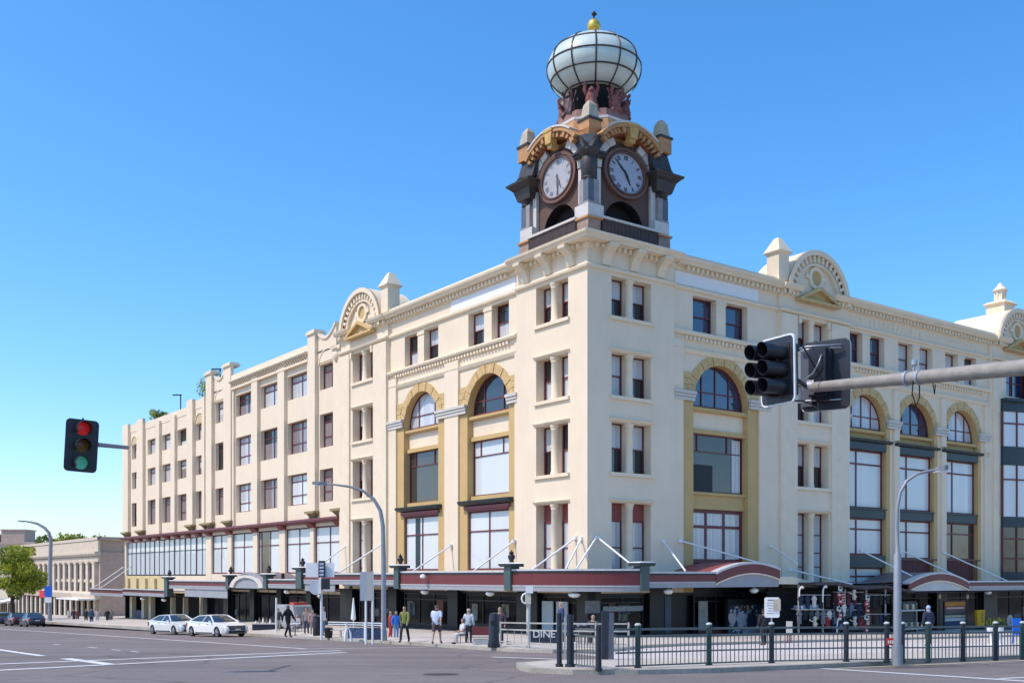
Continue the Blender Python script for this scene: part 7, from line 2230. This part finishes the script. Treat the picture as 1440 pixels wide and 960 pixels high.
def blob(px, py, rx_, rz_, pts=None, n=14, o=om - .018, d=.02):
    s = rxy(px, om); z = zpix(py, s, om)
    sh_ = [(s + rx_ * math.cos(2 * math.pi * k / n) * (1 + .18 * math.sin(3 * k)), z + rz_ * math.sin(2 * math.pi * k / n) * (1 + .12 * math.cos(2 * k))) for k in range(n)] if pts is None else [(s + a, z + b) for a, b in pts]
    mb.prism_o(sh_, o, o + d)
heart = [(0, -.55), (.22, -.30), (.36, -.02), (.36, .22), (.22, .36), (0, .28), (-.22, .36), (-.36, .22), (-.36, -.02), (-.22, -.30)]
blob(1030, 869, .3, .5, pts=heart)
mb.build("pale_heart", M("paint_pale_pink", (.60, .52, .54), .6, .15, 6), t)
mb = MB(TR); blob(1043, 870, .45, .5); blob(1064, 887, .75, .22); blob(1051, 889, .4, .2); mb.build("pale_patch", M("paint_pale_blue", (.50, .54, .62), .6, .3, 5), t)
mb = MB(TR); blob(1057, 872, .5, .48); mb.build("dark_patch", M("paint_navy", (.03, .045, .09), .6, .4, 5), t)
t, k = wthing("notice_board", "white rounded notice board on a thin pole before the stall", "notice board", 1085, 908)
mb = MB(); mb.tube([(0, 0, 0), (0, 0, 42 * k)], .035, 8); mb.build("pole", galv, t)
mb = MB(); P = [(a - 0.0, b) for a, b in rr_outline(10.5 * k, 14.2 * k, .08)]
n = len(P); mb.add([(a + .3 * k, e, b + 54.5 * k) for e in (-.06, -.02) for a, b in P], [tuple(range(n)), tuple(range(2 * n - 1, n - 1, -1))] + [(i, (i + 1) % n, n + (i + 1) % n, n + i) for i in range(n)]); bd_ = mb.build("board", white, t)
mb = MB(); rr = random.Random(9)
for i in range(6):
    z = (64 - i * 3.6) * k; mb.box((-7 + rr.uniform(0, 2)) * k, (rr.uniform(1, 6)) * k, -.068, -.061, z, z + (1.6 if i == 0 else .7) * k)
mb.build("writing", M("ink_grey", (.16, .16, .20), .7, .1, 5), bd_)
mb = MB(); mb.box(2 * k, 12 * k, -.1, -.07, 50 * k, 66 * k); mb.build("paper", M("paper_cream", (.52, .46, .36), .7, .4, 6), bd_)
t, k = wthing("pale_sign", "pale square sign on the shop wall right of the graffiti", "sign", 1110, 903)
mb = MB(); mb.box(-4 * k, 4 * k, -.05, .05, 12 * k, 30 * k); mb.build("board", M("paper_cream2", (.55, .53, .47), .7, .1, 6), t)
mb = MB(); mb.box(-3 * k, -1.8 * k, -.02, .05, 0, 12 * k); mb.box(1.8 * k, 3 * k, -.02, .05, 0, 12 * k); mb.build("leg", maroon, t)
# right-hand shelves, posters, bags
t = thing("display_shelf", "grey tiered shelf with small boxed goods behind the lamp post", "shelf", W(0, 0, 0), ANG)
oo = 3.6
sa, sb = rxy(1266, oo), rxy(1299, oo)
for py in (858, 884): mb = MB(TR); mb.box(sa, sb, oo - .6, oo + .1, zpix(py + 1.2, sa, oo), zpix(py - .6, sa, oo)); mb.build("board", galv, t)
mb = MB(TR); mb.box(sa, sb, oo - .7, oo - .6, -5.4, zpix(846, sa, oo)); mb.build("back_panel", M("shelf_back", (.05, .055, .06), .6, .3, 3), t)
for a in (sa, sb - .06): mb = MB(TR); mb.box(a, a + .06, oo - .6, oo - .5, -5.2, zpix(848, sa, oo)); mb.build("upright", galv, t)
for q, (py, n) in enumerate(((884, 5), (858, 4))):
    for i in range(n):
        a = sa + (sb - sa) * (.3 + .6 * i / n) if q == 0 else sa + (sb - sa) * (.35 + .5 * i / n)
        p = rl(a, oo - .2, zpix(py - .6, sa, oo) + .004)
        mb = MB(); mb.box(-.13, .13, -.12, .12, 0, .38 - .05 * (i % 2)); mb.box(-.1, .1, -.125, -.121, .1, .24)
        b = mb.build("goods_box", [M("box_cream", (.50, .44, .30), .6, .3, 9), M("box_dark", (.08, .06, .05), .6, .3, 9)][i % 2]); b.location = p; b.rotation_euler = (0, 0, ANG)
        tag(b, "%s box, %s from the left on the %s board of the grey shelf" % (["cream", "dark"][i % 2], ORD[i], ["lower", "upper"][q]), "box", "boxes on the grey shelf")
oo = 1.6
t = thing("poster_board", "tall upright board with orange, red, white and blue bands right of the dark doorway", "poster", W(0, 0, 0), ANG)
sa, sb = rxy(1328, oo), rxy(1358, oo)
mb = MB(TR); mb.box(sa, sb, oo - .1, oo, -5.6, zpix(844, sa, oo)); mb.build("board", M("panel_dark_teal", (0, 0, 0)), t)
for y0, y1, c_, nm in ((846, 852, (.55, .22, .02), "orange_band"), (852.6, 857, (.42, .05, .03), "red_band"), (857.4, 862, (.10, .09, .08), "dark_band"), (865, 868, (.50, .46, .32), "cream_band"), (869, 873, (.50, .56, .60), "white_band"), (874, 884, (.02, .04, .13), "blue_band"), (885, 886.5, (.6, .58, .5), "foot_band")):
    mb = MB(TR); mb.box(sa + .08, sb - .08, oo + .003, oo + .015, zpix(y1, sa, oo), zpix(y0, sa, oo)); mb.build(nm, M("band_" + nm, c_, .6, .3, 6), t)
mb = MB(TR); mb.box(sa + .25, sb - .25, oo + .016, oo + .02, zpix(856, sa, oo), zpix(853.6, sa, oo)); mb.build("writing", M("paint_pale_pink", (0, 0, 0)), t)
for px, lab in ((1321, "left"), (1360, "right")):
    s = rxy(px, 1.9); b = rl(s, 1.9); t = thing("lamp_stand", "slim dark stand with small cream lamp on the %s of the banded board" % lab, "lamp", b)
    H_ = zpix(842, s, 1.9) - b.z
    mb = MB(); mb.tube([(0, 0, 0), (0, 0, H_)], .035, 8); mb.build("pole", darkmetal, t)
    mb = MB(); mb.lathe([(.03, H_), (.12, H_ + .1), (.12, H_ + .3), (.03, H_ + .4)], 0, 0, 10); mb.build("lamp_head", M("cream_plastic", (.6, .57, .45)), t)
oo = 2.2
s = rxy(1378, oo); t = thing("yellow_bag", "hanging golden yellow banner bag with dark writing", "banner", rl(s, oo, zpix(857, s, oo)), ANG)
k = W(s, -oo).y / 1480
mb = MB(lambda a, b, c: (a, -b, c)); mb.prism_o([(-9.5 * k * 1.15, 0), (9 * k * 1.15, 0), (7.5 * k * 1.15, -22 * k), (-8 * k * 1.15, -22 * k)], -.1, .1); y_ = mb.build("cloth", M("golden_cloth", (.68, .36, .015), .8, .15, 4), t)
mb = MB(lambda a, b, c: (a, -b, c)); rr = random.Random(3)
for q in range(5): mb.box(.0 + rr.uniform(-.05, .1), .3, .101, .108, -.28 - q * .15, -.22 - q * .15)
mb.build("writing", M("ink_brown", (.08, .04, .01), .7, .1, 5), y_)
mb = MB(lambda a, b, c: (a, -b, c)); mb.tube([(0, 0, 0), (0, 0, .9)], .02, 6); mb.build("strap", blackpaint, t)
s = rxy(1421, oo); t = thing("straw_hat", "big pale straw hat hanging under the awning near the right edge", "hat", rl(s, oo, zpix(872, s, oo)), ANG)
mb = MB(); mb.lathe([(.02, .16), (.16, .15), (.2, .03), (.46, -.02), (.46, -.05), (.02, -.04)], 0, 0, 20, T2=lambda q: (q[0], -q[2], q[1])); mb.build("brim", M("straw", (.48, .45, .36), .9, .3, 12), t)
mb = MB(); mb.tube([(.2, 0, .2), (.8, 0, -.1), (1.0, .0, -.25)], .05, 8); mb.build("cord", M("straw", (0, 0, 0)), t)
t, k = wthing("plastic_chair", "bright blue plastic chair by the shop at the right edge", "chair", 1437, 905, .3)
mb = MB(); mb.box(-.28, .28, -.28, .28, .42, .47); mb.build("seat", M("blue_plastic", (.01, .12, .55), .35, .05, 3), t)
mb = MB(); mb.hexa([(-.28, .22, .45), (.28, .22, .45), (.28, .28, .45), (-.28, .28, .45), (-.24, .3, 1.15), (.24, .3, 1.15), (.24, .35, 1.15), (-.24, .35, 1.15)]); mb.build("backrest", M("blue_plastic", (0, 0, 0)), t)
for sx in (-1, 1):
    for sy in (-1, 1): mb = MB(); mb.tube([(sx * .28, sy * .28, 0), (sx * .25, sy * .25, .43)], .03, 6); mb.build("leg", M("blue_plastic", (0, 0, 0)), t)
for x, lab in ((1394, "white pedestal planter with dark leaves behind the fence"), (1405, "second white pedestal planter, taller leaves, right of the first")):
    t, k = wthing("pedestal_planter", lab, "planter", x, 908)
    mb = MB(); mb.lathe([(.16, 0), (.15, .08), (.07, .15), (.07, .5), (.17, .65), (.19, .82), (.15, .84)], 0, 0, 14); mb.build("pot", white, t)
    crown_mesh([((0, 0, 1.0), .24), ((.1, 0, .9), .2)], 90, .09, x, (0, 0, 3)).build("leaves", [leafA, leafB, leafC], t)
t = thing("red_sign", "small red sign with white marks fixed to the fence by the lamp post", "sign", G(1251, 929.4, PAV) + Vector((0, -.09, .48)), 0)
k = t.location.y / 1480
mb = MB(); mb.box(-6 * k, 5 * k, -.02, .02, 0, 10 * k); mb.build("plate", redsign, t)
mb = MB()
for x in (-4.2, -1.2, 1.6): mb.box(x * k, (x + 1.7) * k, -.028, -.022, 2.5 * k, 7 * k)
mb.build("marks", white, t)
